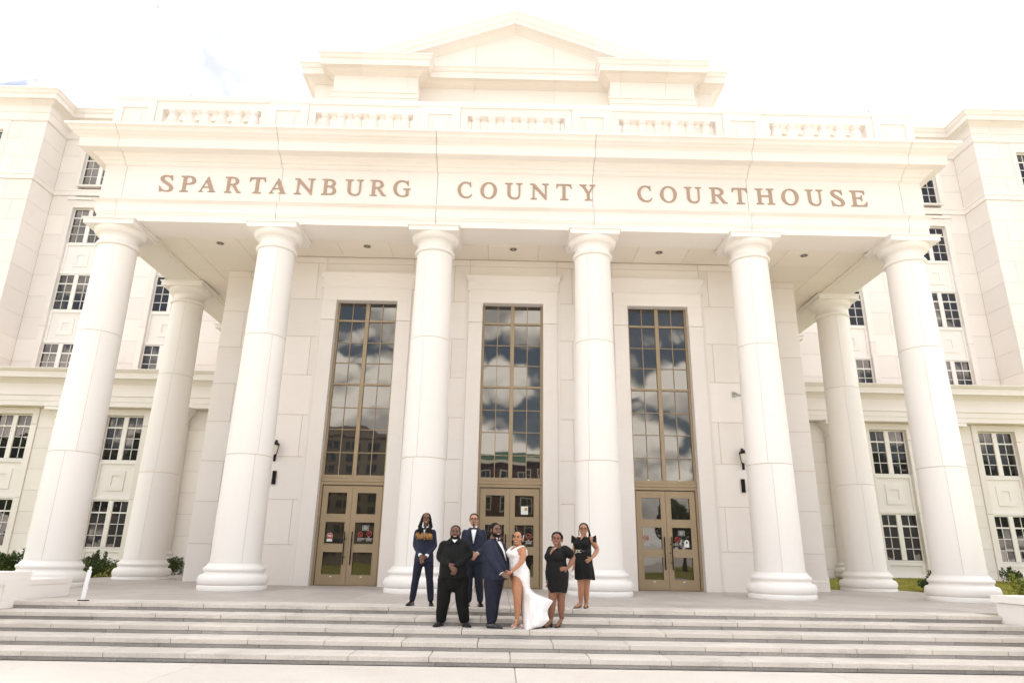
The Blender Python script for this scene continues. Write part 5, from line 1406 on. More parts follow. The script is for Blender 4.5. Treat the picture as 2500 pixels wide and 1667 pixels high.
spots = [(-86, -56, 1.4), (-76, -60, 1.35), (-66, -58, 1.35), (-58, -52, 1.2), (-51, -60, 1.4), (-44, -54, 1.25), (-30, -66, 1.0), (21.5, -62, 1.0), (30, -66, 1.15), (43, -56, 1.3), (50, -60, 1.4), (57, -53, 1.2), (65, -58, 1.35), (75, -60, 1.4), (85, -56, 1.35)]
names_ = ('leftmost of the trees across the square', 'second tree from the left across the square', 'third tree from the left across the square', 'fourth tree from the left across the square', 'fifth tree from the left across the square', 'sixth tree from the left across the square', 'tree in front of the brown office tower', 'tree mirrored in the right-hand door', 'tree just right of the brick hall', 'sixth tree from the right across the square', 'fifth tree from the right across the square', 'fourth tree from the right across the square', 'third tree from the right across the square', 'second tree from the right across the square', 'rightmost of the trees across the square')
for k, (x, y, s_) in enumerate(spots):
    t_ = tag(empty('tree', (x, y, GZ), k * 1.3), 'leafy tree, ' + names_[k], 'tree', 'trees across the square')
    s_ *= 1.0 if k in (6, 7, 8) else 1.55
    t_.scale = (s_, s_, s_)
    link('trunk', tm[k % 2][0], t_)
    link('crown', tm[k % 2][1], t_)

# ================================================================== people
def skin(name, col):
    m, t, b = new_mat(name)
    g_ = t.nodes.new('ShaderNodeTexCoord')
    n_ = t.nodes.new('ShaderNodeTexNoise')
    n_.inputs['Scale'].default_value = 14
    n_.inputs['Detail'].default_value = 4
    t.links.new(g_.outputs['Object'], n_.inputs['Vector'])
    mx_ = t.nodes.new('ShaderNodeMixRGB')
    mx_.inputs['Color1'].default_value = (col[0] * 0.86, col[1] * 0.80, col[2] * 0.80, 1)
    mx_.inputs['Color2'].default_value = (min(1, col[0] * 1.12), col[1] * 1.12, col[2] * 1.1, 1)
    t.links.new(n_.outputs['Fac'], mx_.inputs['Fac'])
    t.links.new(mx_.outputs[0], b.inputs['Base Color'])
    b.inputs['Roughness'].default_value = 0.45
    b.inputs['Specular IOR Level'].default_value = 0.4
    b.inputs['Subsurface Weight'].default_value = 0.0
    return m
SKIN = {k: skin('skin_' + k, c) for k, c in dict(a=(0.155, 0.074, 0.047), b=(0.145, 0.072, 0.048), c=(0.45, 0.25, 0.155), d=(0.17, 0.088, 0.06), e=(0.43, 0.205, 0.11), f=(0.235, 0.108, 0.065), g=(0.38, 0.19, 0.11)).items()}
def cloth(name, col, rough=0.8, wr=0.35, scale=9.0, weave=True, spec=0.25):
    """cloth: soft creases as relief and a fine weave"""
    m, t, b = new_mat(name)
    b.inputs['Base Color'].default_value = (*col, 1)
    b.inputs['Roughness'].default_value = rough
    b.inputs['Specular IOR Level'].default_value = spec
    b.inputs['Sheen Weight'].default_value = 0.0
    g_ = t.nodes.new('ShaderNodeTexCoord')
    mp = t.nodes.new('ShaderNodeMapping')
    mp.inputs['Scale'].default_value = (1.0, 1.0, 0.55)
    t.links.new(g_.outputs['Object'], mp.inputs['Vector'])
    n_ = t.nodes.new('ShaderNodeTexNoise')
    n_.inputs['Scale'].default_value = scale
    n_.inputs['Detail'].default_value = 3
    n_.inputs['Distortion'].default_value = 0.8
    t.links.new(mp.outputs[0], n_.inputs['Vector'])
    bp = t.nodes.new('ShaderNodeBump')
    bp.inputs['Strength'].default_value = wr
    bp.inputs['Distance'].default_value = 0.05
    t.links.new(n_.outputs['Fac'], bp.inputs['Height'])
    t.links.new(bp.outputs[0], b.inputs['Normal'])
    return m
NAVY = cloth('navy_suit', (0.020, 0.0225, 0.044), 0.75)
NAVY_D = cloth('navy_trousers', (0.014, 0.015, 0.030), 0.8)
SATIN = cloth('black_satin', (0.006, 0.006, 0.007), 0.35, 0.15)
BLK = cloth('black_knit', (0.0065, 0.0068, 0.0068), 0.85)
BLK2 = cloth('black_trousers', (0.0042, 0.0042, 0.0042), 0.85)
BDRESS = cloth('black_dress_cloth', (0.0055, 0.0055, 0.006), 0.75, 0.5)
SHIRT = cloth('white_shirt', (0.78, 0.79, 0.83), 0.7, 0.2)
GOWN = cloth('white_gown', (0.82, 0.80, 0.80), 0.6, 0.32, 12.0)
SHOE = plain('black_shoe_leather', (0.008, 0.008, 0.008), 0.18, 0.0, 0.6)
SHOE_M = plain('black_suede_shoe', (0.010, 0.010, 0.010), 0.8)
SHOE_W = plain('white_sandal', (0.72, 0.62, 0.62), 0.4)
SANDAL = plain('dark_sandal', (0.035, 0.028, 0.026), 0.5)
HAIR = plain('black_hair', (0.0065, 0.0052, 0.0045), 0.7, 0.0, 0.2, bump=0.6, bscale=90)
HAIR_B = plain('brown_hair', (0.020, 0.012, 0.008), 0.55, bump=0.5, bscale=90)
HAIR_T = plain('golden_hair_tips', (0.30, 0.145, 0.04), 0.6, var=0.6, vscale=70)
TEETH = plain('teeth', (0.62, 0.58, 0.53), 0.3)
LIP = plain('lips', (0.20, 0.06, 0.05), 0.4)
EYEW = plain('eye_white', (0.38, 0.34, 0.31), 0.3)
IRIS = plain('iris', (0.02, 0.012, 0.008), 0.15)
METAL = plain('silver', (0.7, 0.68, 0.64), 0.25, 0.9)
NAIL = plain('pale_nail', (0.75, 0.62, 0.58), 0.3)

def blob(name, m, mat, parent, voxel=0.008, smooth=5, fold=0.0, seed=0.0):
    """melt overlapping closed shapes into one continuous surface"""
    me = m.mesh(name, None)
    tmp = bpy.data.objects.new('tmp', me)
    C.objects.link(tmp)
    rm = tmp.modifiers.new('r', 'REMESH')
    rm.mode = 'VOXEL'
    rm.voxel_size = voxel
    sm = tmp.modifiers.new('s', 'SMOOTH')
    sm.factor = 0.5
    sm.iterations = smooth
    dg = bpy.context.evaluated_depsgraph_get()
    new = bpy.data.meshes.new_from_object(tmp.evaluated_get(dg))
    bpy.data.objects.remove(tmp)
    bpy.data.meshes.remove(me)
    new.name = name
    if fold:
        nv = len(new.vertices)
        co, no = [0.0] * (3 * nv), [0.0] * (3 * nv)
        new.vertices.foreach_get('co', co)
        new.vertex_normals.foreach_get('vector', no)
        for i in range(0, 3 * nv, 3):
            x, y, z = co[i:i + 3]
            q = (mnoise.noise((x * 9 + seed, y * 9, z * 4.5)) + 0.5 * mnoise.noise((x * 20, y * 20 + seed, z * 9))) * fold
            co[i] += no[i] * q
            co[i + 1] += no[i + 1] * q
            co[i + 2] += no[i + 2] * q
        new.vertices.foreach_set('co', co)
    new.materials.clear()
    new.materials.append(mat)
    new.polygons.foreach_set('use_smooth', [True] * len(new.polygons))
    return link(name, new, parent)

class Torso:
    """rings (z, ox, oy, rx, ry) turned by the heading; a point is (across, z) on the front surface"""
    def __init__(self, rings, h=0.0, p=2.4):
        self.r, self.h, self.p = sorted(rings), h, p
    def at(self, z):
        r = self.r
        if z <= r[0][0]: return r[0][1:]
        for a, b in zip(r[:-1], r[1:]):
            if z <= b[0]:
                t = (z - a[0]) / (b[0] - a[0])
                return tuple(a[i] + (b[i] - a[i]) * t for i in range(1, 5))
        return r[-1][1:]
    def rot(self, x, y):
        c_, s_ = math.cos(self.h), math.sin(self.h)
        return x * c_ - y * s_, x * s_ + y * c_
    def loft(self, m, grow=0.0, zmin=None, zmax=None, seg=28, fold=0.0):
        zs = [q[0] for q in self.r]
        fine = []
        for a, b in zip(zs[:-1], zs[1:]):
            n = max(1, int((b - a) / 0.035))
            fine += [a + (b - a) * i / n for i in range(n)]
        fine.append(zs[-1])
        fine = [z for z in fine if (zmin is None or z >= zmin - 1e-6) and (zmax is None or z <= zmax + 1e-6)]
        vs = []
        for z in fine:
            ox, oy, rx, ry = self.at(z)
            for k in range(seg):
                a = 2 * PI * k / seg
                c_, s_ = math.cos(a), math.sin(a)
                e = 2 / self.p
                x = (rx + grow) * math.copysign(abs(c_) ** e, c_)
                y = (ry + grow) * math.copysign(abs(s_) ** e, s_)
                if fold: 
                    f_ = 1 + fold * math.sin(a * 9 + z * 3)
                    x, y = x * f_, y * f_
                x, y = self.rot(x, y)
                vs.append((ox + x, oy + y, z))
        n = len(fine)
        fs = [(i * seg + k, i * seg + (k + 1) % seg, (i + 1) * seg + (k + 1) % seg, (i + 1) * seg + k) for i in range(n - 1) for k in range(seg)]
        fs += [tuple(range(seg - 1, -1, -1)), tuple(range((n - 1) * seg, n * seg))]
        m.add(vs, fs, True)
    def front(self, x, z, off=0.01):
        ox, oy, rx, ry = self.at(z)
        u = min(0.985, abs(x) / rx)
        y = -(ry) * (1 - u ** self.p) ** (1 / self.p) - off
        a, b = self.rot(x, y)
        return (ox + a, oy + b, z)
    def patch(self, name, mat, parent, za, zb, xl, xr, off=0.010, thick=0.004, n=10, k=6):
        """a thin sheet lying on the front between the curves xl(z) and xr(z)"""
        vs, fs = [], []
        for lay in (off, off - thick):
            for i in range(n + 1):
                z = za + (zb - za) * i / n
                for j in range(k + 1):
                    x = xl(z) + (xr(z) - xl(z)) * j / k
                    vs.append(self.front(x, z, lay))
        w_ = k + 1
        N2 = (n + 1) * w_
        for i in range(n):
            for j in range(k):
                q = (i * w_ + j, i * w_ + j + 1, (i + 1) * w_ + j + 1, (i + 1) * w_ + j)
                fs += [q, tuple(N2 + t for t in q[::-1])]
        rim = [j for j in range(k + 1)] + [i * w_ + k for i in range(1, n + 1)] + [n * w_ + j for j in range(k - 1, -1, -1)] + [i * w_ for i in range(n - 1, 0, -1)]
        for a, b in zip(rim, rim[1:] + rim[:1]): fs.append((b, a, N2 + a, N2 + b))
        return MB().add(vs, fs, True).build(name, mat, parent)

def lin(*pts):
    """piecewise linear curve through (z, x) points"""
    pts = sorted(pts)
    def f(z):
        if z <= pts[0][0]: return pts[0][1]
        for (a, u), (b, v) in zip(pts[:-1], pts[1:]):
            if z <= b: return u + (v - u) * (z - a) / (b - a)
        return pts[-1][1]
    return f

def limb(m, pts, rad, seg=14):
    """a limb with rounded ends and softened bends"""
    P_ = [Vector(p) for p in pts]
    out_, ro = [], []
    n = len(P_)
    for i in range(n - 1):
        steps = 6
        for s_ in range(steps):
            t = s_ / steps
            p0, p1, p2, p3 = P_[max(i - 1, 0)], P_[i], P_[i + 1], P_[min(i + 2, n - 1)]
            lin_ = p1.lerp(p2, t)
            cr = 0.5 * ((2 * p1) + (p2 - p0) * t + (2 * p0 - 5 * p1 + 4 * p2 - p3) * t * t + (3 * p1 - p0 - 3 * p2 + p3) * t ** 3)
            out_.append(lin_.lerp(cr, 0.6))
            ro.append(rad[i] + (rad[i + 1] - rad[i]) * t)
    out_.append(P_[-1])
    ro.append(rad[-1])
    m.tube(out_, ro, seg)
    m.ball(P_[0], rad[0] * 0.98, 12, 8)
    m.ball(P_[-1], rad[-1] * 0.98, 12, 8)

def hand(m, wrist, d, s, size=1.0, curl=0.35, spread=0.12):
    """d: towards the finger tips, s: towards the thumb; the palm faces d x s"""
    d = Vector(d).normalized()
    s = Vector(s)
    s = (s - d * s.dot(d)).normalized()
    n = d.cross(s).normalized()
    W_ = Vector(wrist)
    k = size
    m.tube([W_ - d * 0.015 * k, W_ + d * 0.02 * k, W_ + d * 0.055 * k, W_ + d * 0.088 * k], [(0.026 * k, 0.019 * k), (0.032 * k, 0.018 * k), (0.041 * k, 0.016 * k), (0.040 * k, 0.013 * k)], 12, ref=n)
    for i, (o, ln) in enumerate(((0.030, 0.070), (0.010, 0.080), (-0.011, 0.074), (-0.030, 0.058))):
        b = W_ + d * (0.080 * k) + s * (o * k)
        ang = spread * (o / 0.03)
        dd = (d * math.cos(ang) + s * math.sin(ang)).normalized()
        p, pts_, c_ = b, [b], 0.0
        for seg_ in (0.42, 0.33, 0.25):
            c_ += curl
            v = dd * math.cos(c_) + n * math.sin(c_)
            p = p + v * (ln * seg_ * k)
            pts_.append(p)
        m.tube(pts_, [0.0100 * k, 0.0094 * k, 0.0085 * k, 0.0068 * k], 8)
        m.ball(pts_[-1], 0.0068 * k, 8, 6)
    b = W_ + d * 0.022 * k + s * 0.028 * k
    t1 = b + (d * 0.6 + s * 0.7 + n * 0.25).normalized() * 0.036 * k
    t2 = t1 + (d * 0.85 + s * 0.35 + n * 0.35).normalized() * 0.032 * k
    m.tube([W_ + d * 0.01 * k + s * 0.012 * k, b, t1, t2], [0.015 * k, 0.0135 * k, 0.0108 * k, 0.0080 * k], 8)
    m.ball(t2, 0.008 * k, 8, 6)

class Head:
    def __init__(self, c, hs, hd, tilt=0.0, nod=0.0, wide=1.0):
        self.c, self.k, self.w = Vector(c) - Vector((0, 0, 0.118 * 0.09 * hs)), hs * 1.09, wide
        self.M = Matrix.Rotation(hd, 3, 'Z') @ Matrix.Rotation(tilt, 3, 'Y') @ Matrix.Rotation(nod, 3, 'X')
    def p(self, x, y, z):
        return self.c + self.M @ Vector((x * self.k * self.w, y * self.k, z * self.k))
    def ball(self, m, c, r, seg=18, rings=12):
        k = self.k
        m.ball(self.p(*c), (r[0] * k * self.w, r[1] * k, r[2] * k), seg, rings, rot=self.M)
    def tube(self, m, pts, rad, seg=8):
        m.tube([self.p(*q) for q in pts], [r * self.k for r in rad], seg)
    def skin(self, m, full=0.0):
        self.ball(m, (0, 0.012, 0.035), (0.075, 0.094, 0.083))
        self.ball(m, (0, -0.022, -0.030), (0.062 + full * 0.008, 0.068, 0.084))
        self.ball(m, (0, -0.052, -0.094), (0.031 + full * 0.008, 0.030, 0.024))
        for s_ in (-1, 1):
            self.ball(m, (s_ * 0.040, -0.058, -0.028), (0.026 + full * 0.006, 0.026, 0.026))
            self.ball(m, (s_ * 0.0775, 0.012, -0.008), (0.011, 0.022, 0.034))
            self.ball(m, (s_ * 0.030, -0.077, 0.030), (0.026, 0.014, 0.012))
        self.tube(m, [(0, -0.083, 0.018), (0, -0.098, -0.008), (0, -0.108, -0.025)], [0.009, 0.012, 0.015])
        for s_ in (-1, 1): self.ball(m, (s_ * 0.013, -0.096, -0.028), (0.012, 0.013, 0.010))
        self.ball(m, (0, -0.080, -0.062), (0.030, 0.016, 0.018))
    def face(self, parent, brow=HAIR, lip=LIP, smile=1.0, open_=1.0, eyes=True):
        for s_ in (-1, 1):
            e = MB()
            self.ball(e, (s_ * 0.031, -0.0815, 0.006), (0.0145, 0.0085, 0.0052), 12, 8)
            eo = e.build('eye', EYEW, parent)
            ir = MB()
            self.ball(ir, (s_ * 0.031, -0.0870, 0.0055), (0.0078, 0.0042, 0.0056), 10, 8)
            ir.build('iris', IRIS, eo)
            b = MB()
            self.tube(b, [(s_ * 0.017, -0.0885, 0.010), (s_ * 0.031, -0.0915, 0.0145), (s_ * 0.046, -0.0835, 0.009)], [0.0018, 0.0024, 0.0018])
            b.build('eyelid', brow, eo)
            b = MB()
            self.tube(b, [(s_ * 0.012, -0.0925, 0.027), (s_ * 0.030, -0.0945, 0.033), (s_ * 0.050, -0.082, 0.026)], [0.0035, 0.0042, 0.0025])
            b.build('eyebrow', brow, parent)
        t = MB()
        w_ = 0.027 * smile
        self.tube(t, [(-w_ * 0.85, -0.0845, -0.0565), (-w_ * 0.45, -0.0955, -0.0605), (0, -0.0985, -0.0625), (w_ * 0.45, -0.0955, -0.0605), (w_ * 0.85, -0.0845, -0.0565)], [0.003 * open_, 0.006 * open_, 0.007 * open_, 0.006 * open_, 0.003 * open_])
        t.build('teeth', TEETH, parent)
        l_ = MB()
        self.tube(l_, [(-w_ * 1.08, -0.080, -0.050), (-w_ * 0.5, -0.0985, -0.0520), (0, -0.1015, -0.0530), (w_ * 0.5, -0.0985, -0.0520), (w_ * 1.08, -0.080, -0.050)], [0.003, 0.0048, 0.0050, 0.0048, 0.003])
        self.tube(l_, [(-w_ * 1.08, -0.080, -0.051), (-w_ * 0.5, -0.0955, -0.0700), (0, -0.0985, -0.0735), (w_ * 0.5, -0.0955, -0.0700), (w_ * 1.08, -0.080, -0.051)], [0.003, 0.0058, 0.0066, 0.0058, 0.003])
        l_.build('lips', lip, parent)
    def cap(self, parent, mat=HAIR, grow=1.0, dz=0.0, dy=0.0, name='hair'):
        m = MB()
        self.ball(m, (0, 0.024 + dy, 0.045 + dz), (0.0805 * grow, 0.0935 * grow, 0.0805 * grow), 24, 16)
        self.ball(m, (0, 0.050 + dy, 0.000 + dz), (0.072 * grow, 0.062 * grow, 0.070 * grow), 20, 12)
        for s_ in (-1, 1): self.ball(m, (s_ * 0.070, -0.002, 0.030), (0.010, 0.026, 0.040))
        return blob(name, m, mat, parent, 0.006, 2)
    def beard(self, parent, mat=HAIR, big=1.0, name='beard'):
        m = MB()
        self.ball(m, (0, -0.044, -0.094), (0.046 * big, 0.046 * big, 0.034 * big))
        for s_ in (-1, 1):
            self.ball(m, (s_ * 0.046, -0.030, -0.074), (0.026 * big, 0.044 * big, 0.034 * big))
            self.ball(m, (s_ * 0.0625, -0.004, -0.040), (0.013 * big, 0.026, 0.044))
            self.tube(m, [(0, -0.098, -0.043), (s_ * 0.020, -0.094, -0.045), (s_ * 0.036, -0.078, -0.058), (s_ * 0.040, -0.068, -0.080)], [0.005, 0.0055, 0.006, 0.010])
        return blob(name, m, mat, parent, 0.005, 2)
    def glasses(self, parent, col=None):
        m = MB()
        for s_ in (-1, 1):
            pts_ = []
            for i in range(13):
                a = 2 * PI * i / 12
                c_, sn = math.cos(a), math.sin(a)
                pts_.append((s_ * 0.033 + 0.025 * math.copysign(abs(c_) ** 0.7, c_), -0.100 + 0.10 * (abs(c_ * 0.025 + 0.033) - 0.03) ** 1, 0.004 + 0.0165 * math.copysign(abs(sn) ** 0.7, sn)))
            self.tube(m, pts_, [0.0026] * 13, 6)
            self.tube(m, [(s_ * 0.058, -0.094, 0.008), (s_ * 0.078, -0.050, 0.008), (s_ * 0.081, 0.012, 0.004)], [0.0026, 0.0022, 0.0022], 6)
        self.tube(m, [(-0.009, -0.104, 0.007), (0, -0.107, 0.010), (0.009, -0.104, 0.007)], [0.0024] * 3, 6)
        return m.build('glasses', col or BLACK, parent)

def shoe(name, parent, heel, toe, mat, ln=0.29, w_=0.05, h_=0.085, z0=0.0, sole=None):
    """heel and toe: plan points; a low shoe with a rounded top and flat sole"""
    a, b = Vector((*heel, 0)), Vector((*toe, 0))
    d = (b - a).normalized()
    s_ = Vector((-d.y, d.x, 0))
    L_ = (b - a).length
    prof = [(0.0, 0.62, 0.55), (0.06, 0.78, 0.82), (0.22, 0.85, 1.0), (0.42, 0.82, 0.92), (0.60, 0.98, 0.66), (0.78, 1.0, 0.52), (0.92, 0.80, 0.42), (1.0, 0.35, 0.28)]
    vs, fs, seg = [], [], 10
    for t, ww, hh in prof:
        for k in range(seg + 1):
            an = PI * k / seg
            q = a + d * (t * L_) + s_ * (w_ * ww * math.cos(an))
            vs.append((q.x, q.y, z0 + 0.004 + h_ * hh * math.sin(an) ** 0.8))
    n = seg + 1
    for i in range(len(prof) - 1):
        for k in range(seg): fs.append((i * n + k, i * n + k + 1, (i + 1) * n + k + 1, (i + 1) * n + k))
        fs.append((i * n + seg, i * n, (i + 1) * n, (i + 1) * n + seg))
    fs.append(tuple(range(n)))
    fs.append(tuple(range((len(prof) - 1) * n, len(prof) * n))[::-1])
    return MB().add(vs, fs, True).build(name, mat, parent)

def bow_tie(tor, parent, z, off=0.02):
    m = MB()
    for s_ in (-1, 1):
        q0, q1 = Vector(tor.front(s_ * 0.006, z, off)), Vector(tor.front(s_ * 0.052, z, off))
        m.tube([q0, q0.lerp(q1, 0.5), q1], [(0.006, 0.008), (0.008, 0.017), (0.008, 0.024)], 8, ref=(0, 0, 1))
    m.ball(tor.front(0, z, off + 0.004), (0.011, 0.008, 0.012))
    m.build('bow_tie', SATIN, parent)

def suit(root, tor, hem, neckz, vbot, shirt_w, lapel_w, bow=True, buttons=True, cx=0.0):
    """shirt front, lapels, collar and buttons laid on the jacket"""
    tor.patch('shirt_front', SHIRT, root, vbot, neckz, lin((vbot, -0.002), (neckz, -shirt_w)), lin((vbot, 0.002), (neckz, shirt_w)), 0.013, 0.004)
    for s_ in (-1, 1):
        o_ = lin((vbot - 0.02, s_ * 0.004), (vbot + (neckz - vbot) * 0.55, s_ * (shirt_w * 0.55 + lapel_w)), (neckz + 0.015, s_ * (shirt_w + lapel_w * 0.30)))
        i_ = lin((vbot - 0.02, s_ * -0.004), (neckz + 0.015, s_ * (shirt_w * 0.98)))
        tor.patch('lapel', SATIN, root, vbot - 0.02, neckz + 0.015, i_ if s_ > 0 else o_, o_ if s_ > 0 else i_, 0.019, 0.005)
        cw = tor.patch('shirt_collar', SHIRT, root, neckz - 0.035, neckz + 0.035, lin((neckz - 0.035, min(s_ * 0.008, s_ * 0.03)), (neckz + 0.035, min(s_ * 0.030, s_ * 0.066))), lin((neckz - 0.035, max(s_ * 0.008, s_ * 0.03)), (neckz + 0.035, max(s_ * 0.030, s_ * 0.066))), 0.018, 0.004, 4, 3)
    if bow: bow_tie(tor, root, neckz - 0.012, 0.024)
    if buttons:
        m = MB()
        for z in (vbot - 0.05,): m.ball(tor.front(0.006, z, 0.010), (0.009, 0.005, 0.009), 8, 6)
        m.build('buttons', SATIN, root)

# ------------------------------------------------------------------ 1 long-haired man in navy
def person_locs():
    x, y = -1.69, -4.36
    R_ = tag(empty('person', (x, y, 0)), 'person in navy suit with long gold-tipped locs, hands clasped, on the landing', 'person', 'wedding party on the steps')
    cx = 0.022
    tor = Torso([(0.775, cx, 0, 0.190, 0.120), (0.90, cx, 0, 0.178, 0.115), (1.00, cx, 0, 0.160, 0.108), (1.14, cx, 0, 0.175, 0.116), (1.26, cx, 0, 0.182, 0.114), (1.335, cx, 0.004, 0.172, 0.098), (1.385, cx, 0.008, 0.115, 0.075), (1.42, cx, 0.012, 0.068, 0.062)])
    H = Head((0.031, -0.008, 1.681 - 0.118 * 0.87), 0.88, 0.05, 0, -0.05, 1.02)
    sk = MB()
    H.skin(sk)
    limb(sk, [(cx, 0.02, 1.33), (cx, 0.012, 1.42), (0.03, 0.005, 1.53)], [0.06, 0.052, 0.05])
    tor.loft(sk, -0.03, 0.80, 1.35)
    el, er = (-0.158, 0.015, 1.075), (0.208, 0.015, 1.075)
    wl, wr = (-0.028, -0.185, 0.895), (0.088, -0.175, 0.885)
    for s_, e_, w_ in ((-1, el, wl), (1, er, wr)): limb(sk, [(cx + s_ * 0.155, 0.0, 1.325), e_, w_], [0.042, 0.034, 0.025])
    hand(sk, (-0.026, -0.195, 0.885), (0.35, -0.10, -0.95), (0.9, -0.2, 0.3), 0.98, 0.16, 0.16)
    hand(sk, (0.090, -0.165, 0.878), (-0.85, -0.25, -0.45), (0.1, -0.4, 0.9), 0.95, 0.45, 0.05)
    for hx, kx, ax in ((-0.065, -0.112, -0.158), (0.11, 0.150, 0.188)): limb(sk, [(hx, 0, 0.80), (kx, -0.01, 0.47), (ax, 0.02, 0.06)], [0.075, 0.05, 0.035])
    blob('body', sk, SKIN['a'], R_, 0.006, 3)
    H.face(R_, smile=0.95, open_=0.85)
    j = MB()
    tor.loft(j, 0.0)
    for s_, e_, w_ in ((-1, el, wl), (1, er, wr)):
        ww = Vector(w_).lerp(Vector(e_), 0.10)
        limb(j, [(cx + s_ * 0.150, 0.0, 1.318), e_, ww], [0.060, 0.050, 0.041])
    blob('jacket', j, NAVY, R_, 0.009, 4, 0.007, 1.0)
    for e_, w_ in ((el, wl), (er, wr)):
        d_ = (Vector(w_) - Vector(e_)).normalized()
        MB().tube([Vector(w_) - d_ * 0.03, Vector(w_) + d_ * 0.010], [0.037, 0.035], 14).build('shirt_cuff', SHIRT, R_)
    suit(R_, tor, 0.78, 1.395, 1.16, 0.050, 0.045)
    t = MB()
    limb(t, [(cx, 0, 0.93), (cx, 0, 0.82)], [0.11, 0.13])
    for hx, kx, ax in ((-0.068, -0.112, -0.158), (0.112, 0.150, 0.188)): limb(t, [(hx, 0, 0.80), (kx, -0.012, 0.47), (ax, 0.02, 0.115)], [0.098, 0.072, 0.060])
    blob('trousers', t, NAVY_D, R_, 0.009, 4, 0.008, 2.0)
    shoe('shoe', R_, (-0.145, 0.07), (-0.235, -0.16), SHOE, w_=0.046, h_=0.095)
    shoe('shoe', R_, (0.180, 0.07), (0.228, -0.165), SHOE, w_=0.046, h_=0.095)
    # locs: dark ropes over both shoulders with golden ends
    rng = random.Random(8)
    m1, m2 = MB(), MB()
    H.ball(m1, (0, 0.03, 0.048), (0.080, 0.092, 0.078))
    for k in range(84):
        s_ = -1 if k % 2 else 1
        a = rng.uniform(0.12, 1.45)
        p0 = H.p(s_ * 0.079 * math.sin(a), -0.035 + rng.uniform(-0.012, 0.085), 0.05 + 0.068 * math.cos(a))
        xo = cx + s_ * (0.082 + rng.uniform(-0.016, 0.032))
        yf = rng.uniform(-0.05, 0.04)
        p1 = Vector((xo * 0.9 + 0.004, yf - 0.005, 1.555 + rng.uniform(-0.03, 0.03)))
        p2 = Vector((xo + s_ * rng.uniform(0.0, 0.028), yf - 0.035, 1.42))
        xe = cx + s_ * rng.uniform(0.018, 0.135)
        p3 = Vector((xe, -0.140 + rng.uniform(-0.015, 0.02), 1.355 + rng.uniform(-0.01, 0.01)))
        p4 = Vector((xe + rng.uniform(-0.015, 0.015), -0.155 + rng.uniform(-0.015, 0.015), 1.292 + rng.uniform(-0.022, 0.022)))
        p5 = Vector((xe + rng.uniform(-0.028, 0.028), -0.160 + rng.uniform(-0.02, 0.015), 1.192 + rng.uniform(-0.015, 0.035)))
        m1.tube([p0, p1, p2, p3, p4], [0.007, 0.0085, 0.0085, 0.008, 0.008], 6)
        m2.tube([p4, p4.lerp(p5, 0.5) + Vector((rng.uniform(-.014, .014), -0.008, 0)), p5], [0.0090, 0.0115, 0.005], 6)
    m1.build('hair', HAIR, R_)
    m2.build('hair_tips', HAIR_T, R_)

